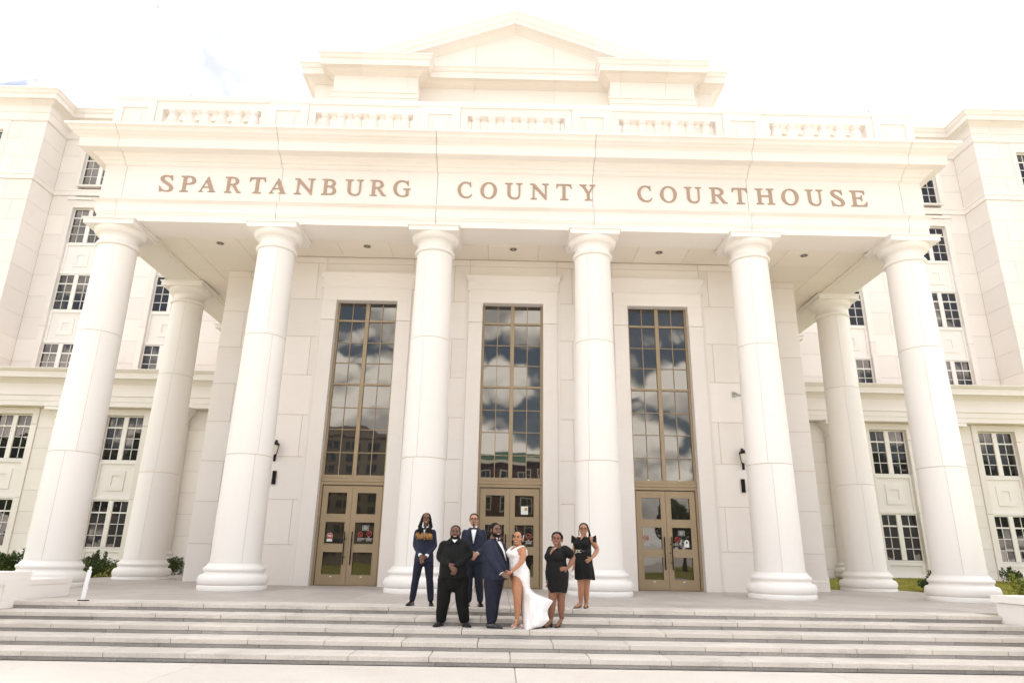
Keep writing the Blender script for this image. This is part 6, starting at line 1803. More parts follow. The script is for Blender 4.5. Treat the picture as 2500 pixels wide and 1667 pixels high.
# ------------------------------------------------------------------ 2 broad man in a black shirt
def person_black_shirt():
    R_ = tag(empty('person', (-1.03, -5.40, -0.254)), 'broad bearded person in black collared shirt and black trousers, hands clasped', 'person', 'wedding party on the steps')
    cx = 0.010
    tor = Torso([(0.78, cx, 0, 0.262, 0.200), (0.90, cx, -0.01, 0.255, 0.215), (1.00, cx, -0.015, 0.245, 0.215), (1.12, cx, -0.01, 0.240, 0.200), (1.24, cx, 0, 0.235, 0.175), (1.34, cx, 0.008, 0.215, 0.135), (1.40, cx, 0.014, 0.155, 0.10), (1.445, cx, 0.02, 0.095, 0.085)])
    H = Head((0.012, -0.012, 1.668 - 0.118 * 0.95), 0.95, 0.0, 0, -0.02, 1.10)
    sk = MB()
    H.skin(sk, 1.0)
    limb(sk, [(cx, 0.02, 1.34), (0.012, 0.014, 1.46), (0.012, 0.01, 1.54)], [0.085, 0.078, 0.068])
    tor.loft(sk, -0.03, 0.80, 1.36)
    el, er = (-0.235, -0.01, 1.135), (0.262, -0.01, 1.165)
    wl, wr = (-0.062, -0.275, 1.015), (0.070, -0.262, 0.985)
    for s_, e_, w_ in ((-1, el, wl), (1, er, wr)): limb(sk, [(cx + s_ * 0.19, 0.0, 1.335), e_, w_], [0.06, 0.05, 0.034])
    hand(sk, (-0.052, -0.288, 1.010), (0.72, -0.12, -0.68), (0.6, -0.2, 0.75), 1.04, 0.42, 0.05)
    hand(sk, (0.062, -0.268, 0.968), (-0.30, -0.22, -0.92), (-0.8, -0.3, 0.3), 1.04, 0.50, 0.05)
    for hx, kx, ax in ((-0.11, -0.155, -0.175), (0.13, 0.175, 0.222)): limb(sk, [(hx, 0, 0.78), (kx, -0.01, 0.36), (ax, 0.02, 0.06)], [0.10, 0.07, 0.045])
    blob('body', sk, SKIN['b'], R_, 0.006, 3)
    H.face(R_, smile=1.0)
    H.cap(R_, HAIR, 1.0, 0.002, 0.003)
    H.beard(R_, HAIR, 1.10)
    j = MB()
    tor.loft(j)
    for s_, e_, w_ in ((-1, el, wl), (1, er, wr)): limb(j, [(cx + s_ * 0.185, 0.0, 1.325), e_, Vector(w_).lerp(Vector(e_), 0.03)], [0.092, 0.080, 0.050])
    blob('shirt', j, BLK, R_, 0.010, 4, 0.010, 3.0)
    tor.patch('undershirt', SHIRT, R_, 1.375, 1.435, lin((1.375, -0.004), (1.435, -0.055)), lin((1.375, 0.004), (1.435, 0.055)), 0.022, 0.006)
    for s_ in (-1, 1):
        tor.patch('collar', BLK, R_, 1.355, 1.455, lin((1.355, min(s_ * 0.045, s_ * 0.09)), (1.455, min(s_ * 0.05, s_ * 0.094))), lin((1.355, max(s_ * 0.045, s_ * 0.09)), (1.455, max(s_ * 0.05, s_ * 0.094))), 0.030, 0.010, 5, 4)
    t = MB()
    limb(t, [(cx, 0, 0.95), (cx, 0, 0.74)], [0.19, 0.20])
    t.ball((cx, 0.0, 0.80), (0.262, 0.185, 0.20), 20, 14)
    for hx, kx, ax in ((-0.125, -0.158, -0.182), (0.148, 0.178, 0.226)): limb(t, [(hx, 0, 0.76), (kx, -0.012, 0.36), (ax, 0.02, 0.125)], [0.145, 0.112, 0.092])
    blob('trousers', t, BLK2, R_, 0.010, 4, 0.011, 4.0)
    shoe('shoe', R_, (-0.165, 0.08), (-0.272, -0.17), SHOE_M, w_=0.056, h_=0.095)
    shoe('shoe', R_, (0.212, 0.08), (0.325, -0.17), SHOE_M, w_=0.056, h_=0.095)

# ------------------------------------------------------------------ 3 man in navy with glasses
def person_glasses():
    R_ = tag(empty('person', (-0.70, -4.32, 0)), 'person in navy tuxedo with black bow tie and glasses, behind the black shirt', 'person', 'wedding party on the steps')
    cx = -0.030
    tor = Torso([(0.785, cx, 0, 0.205, 0.135), (0.90, cx, 0, 0.200, 0.132), (1.02, cx, 0, 0.190, 0.128), (1.15, cx, 0, 0.200, 0.132), (1.27, cx, 0, 0.208, 0.126), (1.345, cx, 0.004, 0.195, 0.105), (1.395, cx, 0.010, 0.125, 0.082), (1.43, cx, 0.014, 0.075, 0.070)])
    H = Head((-0.038, -0.008, 1.686 - 0.118 * 0.92), 0.92, 0.0, 0, -0.03, 1.08)
    sk = MB()
    H.skin(sk, 0.3)
    limb(sk, [(cx, 0.02, 1.34), (cx, 0.012, 1.43), (-0.036, 0.006, 1.53)], [0.07, 0.06, 0.056])
    tor.loft(sk, -0.03, 0.80, 1.36)
    el, er = (-0.225, 0.01, 1.085), (0.178, 0.01, 1.075)
    wl, wr = (-0.085, -0.195, 0.965), (0.050, -0.185, 0.945)
    for s_, e_, w_ in ((-1, el, wl), (1, er, wr)): limb(sk, [(cx + s_ * 0.172, 0.0, 1.335), e_, w_], [0.048, 0.040, 0.028])
    hand(sk, (0.045, -0.205, 0.945), (-0.62, -0.12, -0.76), (-0.6, -0.2, 0.7), 1.0, 0.22, 0.16)
    hand(sk, (-0.080, -0.182, 0.955), (0.80, -0.1, -0.45), (0.3, -0.3, 0.85), 1.0, 0.40, 0.05)
    for hx, kx, ax in ((-0.115, -0.105, -0.10), (0.055, 0.085, 0.122)): limb(sk, [(hx, 0, 0.80), (kx, -0.01, 0.47), (ax, 0.02, 0.06)], [0.085, 0.056, 0.038])
    blob('body', sk, SKIN['c'], R_, 0.006, 3)
    H.face(R_, smile=0.92, open_=0.7)
    H.cap(R_, HAIR, 1.02, 0.004, 0.004)
    g_ = MB()
    H.ball(g_, (0, -0.072, -0.092), (0.020, 0.014, 0.018))
    H.tube(g_, [(-0.026, -0.090, -0.045), (0, -0.1015, -0.042), (0.026, -0.090, -0.045)], [0.003, 0.0038, 0.003])
    g_.build('goatee', HAIR, R_)
    H.glasses(R_)
    j = MB()
    tor.loft(j)
    for s_, e_, w_ in ((-1, el, wl), (1, er, wr)): limb(j, [(cx + s_ * 0.168, 0.0, 1.325), e_, Vector(w_).lerp(Vector(e_), 0.12)], [0.068, 0.058, 0.046])
    blob('jacket', j, NAVY, R_, 0.009, 4, 0.007, 5.0)
    for e_, w_ in ((el, wl), (er, wr)):
        d_ = (Vector(w_) - Vector(e_)).normalized()
        MB().tube([Vector(w_) - d_ * 0.035, Vector(w_) + d_ * 0.006], [0.040, 0.038], 14).build('shirt_cuff', SHIRT, R_)
    suit(R_, tor, 0.78, 1.415, 1.11, 0.062, 0.052)
    t = MB()
    limb(t, [(cx, 0, 0.93), (cx, 0, 0.82)], [0.125, 0.145])
    for hx, kx, ax in ((-0.118, -0.105, -0.10), (0.058, 0.085, 0.122)): limb(t, [(hx, 0, 0.80), (kx, -0.012, 0.47), (ax, 0.02, 0.12)], [0.108, 0.082, 0.064])
    blob('trousers', t, NAVY_D, R_, 0.009, 4, 0.008, 6.0)
    shoe('shoe', R_, (-0.10, 0.07), (-0.125, -0.18), SHOE, w_=0.05, h_=0.10)
    shoe('shoe', R_, (0.105, 0.07), (0.165, -0.175), SHOE, w_=0.05, h_=0.10)

# ------------------------------------------------------------------ 4 groom, turned towards the bride
def person_groom():
    R_ = tag(empty('person', (-0.29, -5.55, -0.254)), 'person in navy suit standing sideways, holding hands with the person in white', 'person', 'wedding party on the steps')
    h = math.radians(58)
    tor = Torso([(0.775, -0.005, 0, 0.215, 0.205), (0.88, 0.005, 0, 0.210, 0.218), (0.98, 0.005, 0, 0.208, 0.215), (1.10, 0.0, 0, 0.215, 0.198), (1.24, -0.015, 0, 0.225, 0.170), (1.34, -0.035, 0.0, 0.215, 0.135), (1.405, -0.04, 0.0, 0.150, 0.100), (1.45, -0.035, 0.0, 0.092, 0.080)], h)
    H = Head((-0.010, -0.03, 1.712 - 0.118 * 0.93), 0.93, math.radians(33), 0, -0.02, 1.08)
    sk = MB()
    H.skin(sk, 0.6)
    limb(sk, [(-0.04, 0.0, 1.36), (-0.032, -0.005, 1.46), (-0.018, -0.02, 1.54)], [0.08, 0.072, 0.062])
    tor.loft(sk, -0.03, 0.80, 1.37)
    el, wr = (-0.070, -0.235, 1.110), (0.100, -0.270, 0.885)
    limb(sk, [(-0.135, -0.150, 1.345), el, wr], [0.055, 0.045, 0.030])
    el2, wr2 = (0.175, 0.135, 1.12), (0.200, -0.02, 0.905)
    limb(sk, [(0.085, 0.175, 1.345), el2, wr2], [0.055, 0.045, 0.030])
    hand(sk, (0.108, -0.272, 0.878), (0.86, -0.02, -0.40), (0.2, 0.35, 0.9), 1.05, 0.38, 0.05)
    hand(sk, (0.205, -0.03, 0.898), (0.80, -0.45, -0.35), (0.2, -0.3, 0.9), 1.05, 0.38, 0.05)
    legs = (((-0.06, -0.075, 0.78), (-0.068, -0.085, 0.44), (-0.062, -0.06, 0.07)), ((0.03, 0.085, 0.78), (-0.010, 0.07, 0.44), (-0.030, 0.09, 0.07)))
    for q in legs: limb(sk, q, [0.095, 0.062, 0.042])
    blob('body', sk, SKIN['d'], R_, 0.006, 3)
    H.face(R_, smile=0.95)
    H.cap(R_, HAIR, 1.03, 0.004, 0.003)
    H.beard(R_, HAIR, 1.0)
    j = MB()
    tor.loft(j)
    limb(j, [(-0.130, -0.145, 1.335), el, Vector(wr).lerp(Vector(el), 0.10)], [0.088, 0.070, 0.050])
    limb(j, [(0.080, 0.170, 1.335), el2, Vector(wr2).lerp(Vector(el2), 0.10)], [0.088, 0.070, 0.050])
    blob('jacket', j, NAVY, R_, 0.009, 4, 0.008, 7.0)
    for e_, w_ in ((el, wr), (el2, wr2)):
        d_ = (Vector(w_) - Vector(e_)).normalized()
        MB().tube([Vector(w_) - d_ * 0.032, Vector(w_) + d_ * 0.010], [0.043, 0.041], 14).build('shirt_cuff', SHIRT, R_)
    suit(R_, tor, 0.78, 1.435, 1.05, 0.070, 0.060)
    tor.patch('pocket', NAVY_D, R_, 0.865, 0.885, lin((0.8, -0.165), (0.9, -0.165)), lin((0.8, -0.085), (0.9, -0.085)), 0.010, 0.006, 2, 4)
    t = MB()
    limb(t, [(-0.01, 0, 0.95), (-0.01, 0, 0.80)], [0.15, 0.17])
    for q in legs: limb(t, [q[0], q[1], (q[2][0], q[2][1], 0.125)], [0.135, 0.098, 0.072])
    blob('trousers', t, NAVY_D, R_, 0.009, 4, 0.009, 8.0)
    shoe('shoe', R_, (-0.115, -0.055), (0.145, -0.115), SHOE, w_=0.048, h_=0.10)
    shoe('shoe', R_, (-0.135, 0.10), (0.120, 0.055), SHOE, w_=0.048, h_=0.10)

# ------------------------------------------------------------------ 5 bride
def person_bride():
    R_ = tag(empty('person', (0.06, -5.52, -0.254)), 'person in a white one-leg-slit gown with a flared train, hair up', 'person', 'wedding party on the steps')
    h = math.radians(-52)
    tor = Torso([(0.72, 0.075, 0.02, 0.165, 0.165), (0.84, 0.070, 0.02, 0.185, 0.178), (0.92, 0.062, 0.02, 0.180, 0.170), (1.02, 0.035, 0.01, 0.145, 0.138), (1.10, 0.022, 0.0, 0.138, 0.132), (1.18, 0.015, 0.0, 0.150, 0.142), (1.25, 0.022, 0.0, 0.152, 0.130), (1.31, 0.045, 0.0, 0.135, 0.095), (1.345, 0.052, 0.0, 0.080, 0.062)], h)
    H = Head((0.034, -0.03, 1.590 - 0.118 * 0.93), 0.93, math.radians(-20), 0.05, -0.03, 1.08)
    sk = MB()
    H.skin(sk, 0.3)
    limb(sk, [(0.050, 0.0, 1.29), (0.050, -0.004, 1.36), (0.040, -0.015, 1.43)], [0.06, 0.050, 0.048])
    tor.loft(sk, -0.016, 0.75, 1.345)
    for s_ in (-1, 1):
        a, b = tor.rot(s_ * 0.062, -0.10)
        sk.ball((0.018 + a, b, 1.205), (0.066, 0.066, 0.066), 16, 12)
    el, wr = (0.105, -0.185, 1.085), (-0.085, -0.265, 0.905)
    limb(sk, [(0.122, -0.085, 1.275), (0.128, -0.150, 1.18), el, (0.01, -0.245, 0.985), wr], [0.058, 0.056, 0.044, 0.036, 0.024])
    el2, wr2 = (-0.075, 0.145, 1.08), (-0.165, 0.0, 0.915)
    limb(sk, [(-0.035, 0.110, 1.27), el2, wr2], [0.055, 0.042, 0.024])
    hand(sk, (-0.095, -0.270, 0.898), (-0.88, 0.02, -0.32), (0.1, -0.3, 0.9), 0.88, 0.30, 0.05)
    hand(sk, (-0.165, -0.01, 0.905), (-0.70, -0.40, -0.35), (0, -0.3, 0.9), 0.88, 0.30, 0.05)
    limb(sk, [(0.035, -0.05, 0.82), (0.028, -0.105, 0.62), (0.034, -0.115, 0.50), (0.038, -0.085, 0.36), (0.034, -0.055, 0.155), (0.022, -0.055, 0.10)], [0.105, 0.088, 0.070, 0.062, 0.036, 0.034])
    limb(sk, [(0.022, -0.05, 0.105), (0.0, -0.10, 0.06), (-0.045, -0.175, 0.030)], [0.034, 0.030, 0.022])
    limb(sk, [(0.11, 0.05, 0.82), (0.14, 0.05, 0.50), (0.16, 0.08, 0.13)], [0.095, 0.062, 0.036])
    limb(sk, [(0.16, 0.075, 0.105), (0.14, 0.03, 0.05), (0.10, -0.04, 0.03)], [0.034, 0.030, 0.022])
    blob('body', sk, SKIN['e'], R_, 0.006, 3)
    H.face(R_, smile=0.95, lip=plain('rose_lips', (0.30, 0.09, 0.08), 0.35))
    H.cap(R_, HAIR, 1.03, 0.004, 0.008)
    b_ = MB()
    H.ball(b_, (0.02, 0.115, 0.00), (0.045, 0.038, 0.045))
    H.ball(b_, (0.03, 0.095, -0.04), (0.03, 0.03, 0.04))
    b_.build('hair_bun', HAIR, R_)
    f_ = MB()
    for k in range(7):
        H.ball(f_, (0.078 + 0.004 * math.sin(k * 2.3), 0.030 + 0.02 * math.cos(k * 1.7), 0.048 - k * 0.013), (0.008, 0.012, 0.010), 8, 6)
    f_.build('hair_flower', SHIRT, R_)
    e_ = MB()
    H.ball(e_, (0.086, 0.0, -0.050), (0.007, 0.007, 0.012), 8, 6)
    H.ball(e_, (0.084, 0.004, -0.030), (0.005, 0.005, 0.006), 8, 6)
    e_.build('earring', METAL, R_)
    n_ = MB()
    n_.ball(tor.front(0.0, 1.325, 0.012), 0.006, 8, 6)
    n_.build('pendant', METAL, R_)
    # gown: bodice with straps, fitted hips, skirt open over the leg, train to the right
    g_ = MB()
    tor.loft(g_, 0.004, 0.89, 1.185)
    for s_ in (-1, 1):
        a, b = tor.rot(s_ * 0.064, -0.104)
        g_.ball((0.018 + a, b, 1.200), (0.073, 0.073, 0.070), 18, 12)
        pts_ = [tor.front(s_ * 0.045, 1.20, 0.06), tor.front(s_ * 0.080, 1.27, 0.020), tor.front(s_ * 0.092, 1.315, -0.012)]
        ox, oy, rx, ry = tor.at(1.30)
        q = tor.rot(s_ * 0.100, 0.03)
        pts_.append((ox + q[0], oy + q[1], 1.330))
        q = tor.rot(s_ * 0.100, 0.105)
        pts_.append((ox + q[0], oy + q[1], 1.26))
        q = tor.rot(s_ * 0.090, 0.125)
        pts_.append((ox + q[0] - 0.015, oy + q[1], 1.17))
        g_.tube(pts_, [0.030, 0.024, 0.019, 0.019, 0.020, 0.030], 10)
    blob('bodice', g_, GOWN, R_, 0.007, 8, 0.0025, 9.0)
    xl = lin((0.0, 0.150), (0.30, 0.120), (0.52, 0.112), (0.66, 0.100), (0.74, 0.052), (0.80, -0.01), (0.84, -0.092), (0.88, -0.116), (0.92, -0.119), (0.97, -0.108), (1.01, -0.085))
    xr_ = lin((0.0, 0.33), (0.03, 0.42), (0.07, 0.53), (0.14, 0.595), (0.20, 0.572), (0.27, 0.553), (0.35, 0.60), (0.44, 0.660), (0.47, 0.60), (0.51, 0.47), (0.56, 0.34), (0.63, 0.262), (0.72, 0.248), (0.80, 0.250), (0.88, 0.252), (0.92, 0.242), (0.97, 0.205), (1.01, 0.160))
    dp = lin((0.0, 0.26), (0.30, 0.20), (0.50, 0.17), (0.65, 0.165), (0.80, 0.182), (0.92, 0.180), (0.97, 0.150), (1.01, 0.11))
    cyf = lin((0.0, 0.06), (0.5, 0.045), (0.80, 0.02), (0.93, 0.018))
    seg, nz = 72, 52
    vs, fs = [], []
    for i in range(nz + 1):
        z = 1.01 * (i / nz)
        a, b = xl(z), xr_(z)
        mid, hw = (a + b) / 2, (b - a) / 2
        fold_ = max(0.0, 0.60 - z) / 0.60
        for k in range(seg):
            t = 2 * PI * k / seg
            c0, s0 = math.cos(t), math.sin(t)
            x_ = mid + hw * math.copysign(abs(c0) ** 0.9, c0)
            w2 = 1 - 0.55 * max(0, (x_ - 0.26) / 0.40) if x_ > 0.26 else 1
            y_ = cyf(z) + dp(z) * s0 * max(0.2, w2) * (1 + 0.10 * fold_ * math.sin(x_ * 42 + z * 6)) + 0.022 * fold_ * math.sin(x_ * 30 - z * 11)
            zz = max(0.003, z + (0.016 * math.sin(x_ * 24) if 0.003 < z < 0.06 else 0.0))
            vs.append((x_, y_, zz))
    for i in range(nz):
        for k in range(seg):
            k2 = (k + 1) % seg
            fs.append((i * seg + k, i * seg + k2, (i + 1) * seg + k2, (i + 1) * seg + k))
    fs.append(tuple(range(nz * seg, (nz + 1) * seg)))
    sk_ = MB().add(vs, fs, True).build('skirt', GOWN, R_)
    # white heeled sandals
    for px_, py_, tx, ty in ((0.022, -0.035, -0.055, -0.185), (0.165, 0.085, 0.095, -0.05)):
        m = MB()
        d_ = Vector((tx - px_, ty - py_, 0)).normalized()
        s_ = Vector((-d_.y, d_.x, 0))
        P0 = Vector((px_, py_, 0))
        m.tube([P0 + d_ * 0.0 + Vector((0, 0, 0.085)), P0 + d_ * 0.05 + Vector((0, 0, 0.055)), P0 + d_ * 0.11 + Vector((0, 0, 0.014)), P0 + d_ * 0.185 + Vector((0, 0, 0.008))], [(0.026, 0.006), (0.026, 0.006), (0.036, 0.008), (0.024, 0.007)], 10, ref=(0, 0, 1))
        m.tube([P0 + d_ * 0.005 + Vector((0, 0, 0.085)), P0 - d_ * 0.004 + Vector((0, 0, 0.0))], [0.019, 0.013], 8)
        for q, hgt in ((0.115, 0.055), (0.145, 0.046)):
            m.tube([P0 + d_ * q + s_ * a_ * 0.036 + Vector((0, 0, 0.012 + hgt * (1 - a_ * a_))) for a_ in (-1, -0.6, 0, 0.6, 1)], [(0.012, 0.005)] * 5, 6)
        m.tube([P0 + Vector((0.041 * math.cos(a_) + d_.x * 0.012, 0.041 * math.sin(a_) + d_.y * 0.012, 0.135)) for a_ in [2 * PI * i_ / 14 for i_ in range(15)]], 0.006, 6)
        m.build('sandal', SHOE_W, R_)
    m = MB()
    m.tube([(-0.075 + 0.026 * math.cos(a_) * 0.4, -0.262 + 0.028 * math.sin(a_), 0.912 + 0.028 * math.cos(a_)) for a_ in [2 * PI * i_ / 14 for i_ in range(15)]], 0.004, 6)
    m.build('bracelet', METAL, R_)

# ------------------------------------------------------------------ dresses in black
def skirt_loft(name, parent, mat, rings, fold=0.03, nf=11, seg=64):
    """rings: (z, cx, cy, rx, ry) from hem up"""
    rings = sorted(rings)
    f = [lin(*[(r[0], r[i]) for r in rings]) for i in range(1, 5)]
    z0, z1 = rings[0][0], rings[-1][0]
    n = 26
    vs, fs = [], []
    for i in range(n + 1):
        z = z0 + (z1 - z0) * i / n
        ff = fold * (1 - i / n) ** 0.8
        for k in range(seg):
            a = 2 * PI * k / seg
            w_ = 1 + ff * math.sin(nf * a + 1.3 * math.sin(a * 2)) 
            vs.append((f[0](z) + f[2](z) * math.cos(a) * w_, f[1](z) + f[3](z) * math.sin(a) * w_, z + (0.008 * math.sin(3 * a) if i == 0 else 0)))
    for i in range(n):
        for k in range(seg):
            k2 = (k + 1) % seg
            fs.append((i * seg + k, i * seg + k2, (i + 1) * seg + k2, (i + 1) * seg + k))
    fs.append(tuple(range(n * seg, (n + 1) * seg)))
    return MB().add(vs, fs, True).build(name, mat, parent)

def heel_sandal(parent, P0, toe, mat, heel=0.095, strap=True):
    m = MB()
    P0 = Vector((*P0, 0))
    d_ = (Vector((*toe, 0)) - P0).normalized()
    L_ = (Vector((*toe, 0)) - P0).length
    s_ = Vector((-d_.y, d_.x, 0))
    m.tube([P0 + Vector((0, 0, heel)), P0 + d_ * L_ * 0.3 + Vector((0, 0, heel * 0.62)), P0 + d_ * L_ * 0.62 + Vector((0, 0, 0.014)), P0 + d_ * L_ + Vector((0, 0, 0.009))], [(0.027, 0.006), (0.026, 0.006), (0.036, 0.009), (0.022, 0.008)], 10, ref=(0, 0, 1))
    if heel > 0.05: m.tube([P0 + d_ * 0.004 + Vector((0, 0, heel)), P0 + d_ * 0.0], [0.023, 0.019], 8)
    m.tube([P0 + d_ * L_ * 0.75 + s_ * a_ * 0.036 + Vector((0, 0, 0.012 + 0.042 * (1 - a_ * a_))) for a_ in (-1, -0.6, 0, 0.6, 1)], [(0.014, 0.004)] * 5, 6)
    if strap: m.tube([P0 + Vector((0.042 * math.cos(a_) + d_.x * 0.012, 0.042 * math.sin(a_) + d_.y * 0.012, heel + 0.06)) for a_ in [2 * PI * i_ / 14 for i_ in range(15)]], 0.007, 6)
    else:
        m.tube([P0 + d_ * L_ * 0.42 + s_ * a_ * 0.038 + Vector((0, 0, 0.012 + 0.062 * (1 - a_ * a_))) for a_ in (-1, -0.6, 0, 0.6, 1)], [(0.014, 0.004)] * 5, 6)
        m.tube([P0 + Vector((0.040 * math.cos(a_) + d_.x * 0.012, 0.040 * math.sin(a_) + d_.y * 0.012, 0.085)) for a_ in [2 * PI * i_ / 14 for i_ in range(15)]], 0.006, 6)
    m.build('sandal', mat, parent)

def person_wrap_dress():
    R_ = tag(empty('person', (0.74, -5.34, -0.254)), 'person in short-sleeved black wrap dress and black heels, hand on hip', 'person', 'wedding party on the steps')
    h = math.radians(-38)
    tor = Torso([(0.60, 0.065, 0.0, 0.160, 0.150), (0.76, 0.062, 0.0, 0.190, 0.180), (0.90, 0.058, 0.0, 0.198, 0.198), (1.00, 0.050, 0.0, 0.178, 0.180), (1.09, 0.045, 0.0, 0.165, 0.162), (1.17, 0.040, 0.0, 0.180, 0.175), (1.25, 0.055, 0.0, 0.178, 0.150), (1.31, 0.080, 0.0, 0.150, 0.105), (1.35, 0.085, 0.0, 0.085, 0.068)], h, 2.2)
    H = Head((0.052, -0.03, 1.578 - 0.118 * 0.92), 0.92, math.radians(-10), 0.06, -0.02, 1.10)
    sk = MB()
    H.skin(sk, 0.6)
    limb(sk, [(0.085, 0.0, 1.28), (0.080, -0.004, 1.355), (0.062, -0.015, 1.42)], [0.066, 0.056, 0.052])
    tor.loft(sk, -0.02, 0.62, 1.34)
    el, wr = (0.335, -0.02, 1.150), (0.232, -0.165, 0.985)
    limb(sk, [(0.195, -0.075, 1.285), (0.270, -0.055, 1.22), el, (0.29, -0.11, 1.06), wr], [0.068, 0.064, 0.050, 0.044, 0.027])
    hand(sk, (0.225, -0.178, 0.978), (-0.93, -0.10, -0.12), (0.1, -0.1, -0.9), 0.92, 0.12, 0.10)
    el2, wr2 = (-0.085, 0.12, 1.02), (-0.095, -0.05, 0.80)
    limb(sk, [(-0.045, 0.125, 1.27), el2, wr2], [0.06, 0.045, 0.027])
    hand(sk, (-0.096, -0.055, 0.79), (-0.12, -0.05, -0.98), (-0.4, -0.8, 0), 0.88, 0.28, 0.06)
    limb(sk, [(0.00, -0.02, 0.70), (-0.030, -0.04, 0.42), (-0.038, -0.01, 0.30), (-0.050, 0.03, 0.145), (-0.052, 0.035, 0.115)], [0.105, 0.066, 0.063, 0.036, 0.034])
    limb(sk, [(0.13, 0.03, 0.70), (0.128, 0.02, 0.42), (0.130, 0.04, 0.30), (0.138, 0.08, 0.15), (0.140, 0.085, 0.12)], [0.105, 0.066, 0.063, 0.036, 0.034])
    limb(sk, [(-0.052, 0.03, 0.125), (-0.09, -0.02, 0.075), (-0.155, -0.085, 0.030)], [0.034, 0.030, 0.021])
    limb(sk, [(0.138, 0.08, 0.13), (0.10, 0.03, 0.078), (0.045, -0.035, 0.032)], [0.034, 0.030, 0.021])
    blob('body', sk, SKIN['f'], R_, 0.006, 3)
    H.face(R_, smile=1.0)
    H.cap(R_, HAIR, 1.06, 0.004, 0.010)
    rng = random.Random(4)
    m = MB()
    for k in range(170):
        a = rng.uniform(0, 2 * PI)
        e_ = rng.uniform(0.1, 1.75)
        p0 = (0.080 * math.sin(e_) * math.cos(a), 0.028 + 0.088 * math.sin(e_) * math.sin(a), 0.050 + 0.078 * math.cos(e_))
        if p0[1] < -0.030 and p0[2] < 0.085: continue
        q = (p0[0] * 1.12, p0[1] * 1.08 + 0.006, p0[2] + 0.008)
        r_ = (p0[0] * 1.14 + rng.uniform(-0.008, 0.008), p0[1] * 1.1 + 0.012, p0[2] - 0.030 - (0.045 if p0[1] > 0.02 else 0.0) * rng.random())
        H.tube(m, [p0, q, r_], [0.008, 0.008, 0.005], 6)
    m.build('hair_twists', HAIR, R_)
    m = MB()
    H.ball(m, (0.087, 0.0, -0.048), (0.007, 0.007, 0.011), 8, 6)
    m.build('earring', METAL, R_)
    g_ = MB()
    tor.loft(g_, 0.006, 0.62, 1.335)
    for s_ in (-1, 1):
        a, b = tor.rot(s_ * 0.075, -0.085)
        g_.ball((0.045 + a, b, 1.165), (0.105, 0.105, 0.105), 18, 12)
    limb(g_, [(0.190, -0.070, 1.285), (0.275, -0.055, 1.222)], [0.084, 0.088])
    limb(g_, [(-0.040, 0.120, 1.275), (-0.075, 0.125, 1.17)], [0.076, 0.080])
    blob('dress', g_, BDRESS, R_, 0.008, 10, 0.005, 11.0)
    skirt_loft('skirt', R_, BDRESS, [(0.575, 0.068, 0.0, 0.158, 0.165), (0.70, 0.066, 0.0, 0.188, 0.190), (0.85, 0.060, 0.0, 0.205, 0.206), (0.96, 0.054, 0.0, 0.190, 0.194)], 0.035, 7)
    tor.patch('neckline_skin', SKIN['f'], R_, 1.20, 1.345, lin((1.20, -0.006), (1.345, -0.060)), lin((1.20, 0.006), (1.345, 0.060)), 0.030, 0.014)
    m = MB()
    m.tube([tor.front(x_, 1.335 - 0.045 * (1 - (x_ / 0.055) ** 2), 0.036) for x_ in (-0.055, -0.03, 0, 0.03, 0.055)], 0.003, 6)
    m.build('necklace', METAL, R_)
    heel_sandal(R_, (-0.040, 0.045), (-0.185, -0.105), SANDAL)
    heel_sandal(R_, (0.150, 0.095), (0.020, -0.055), SANDAL)

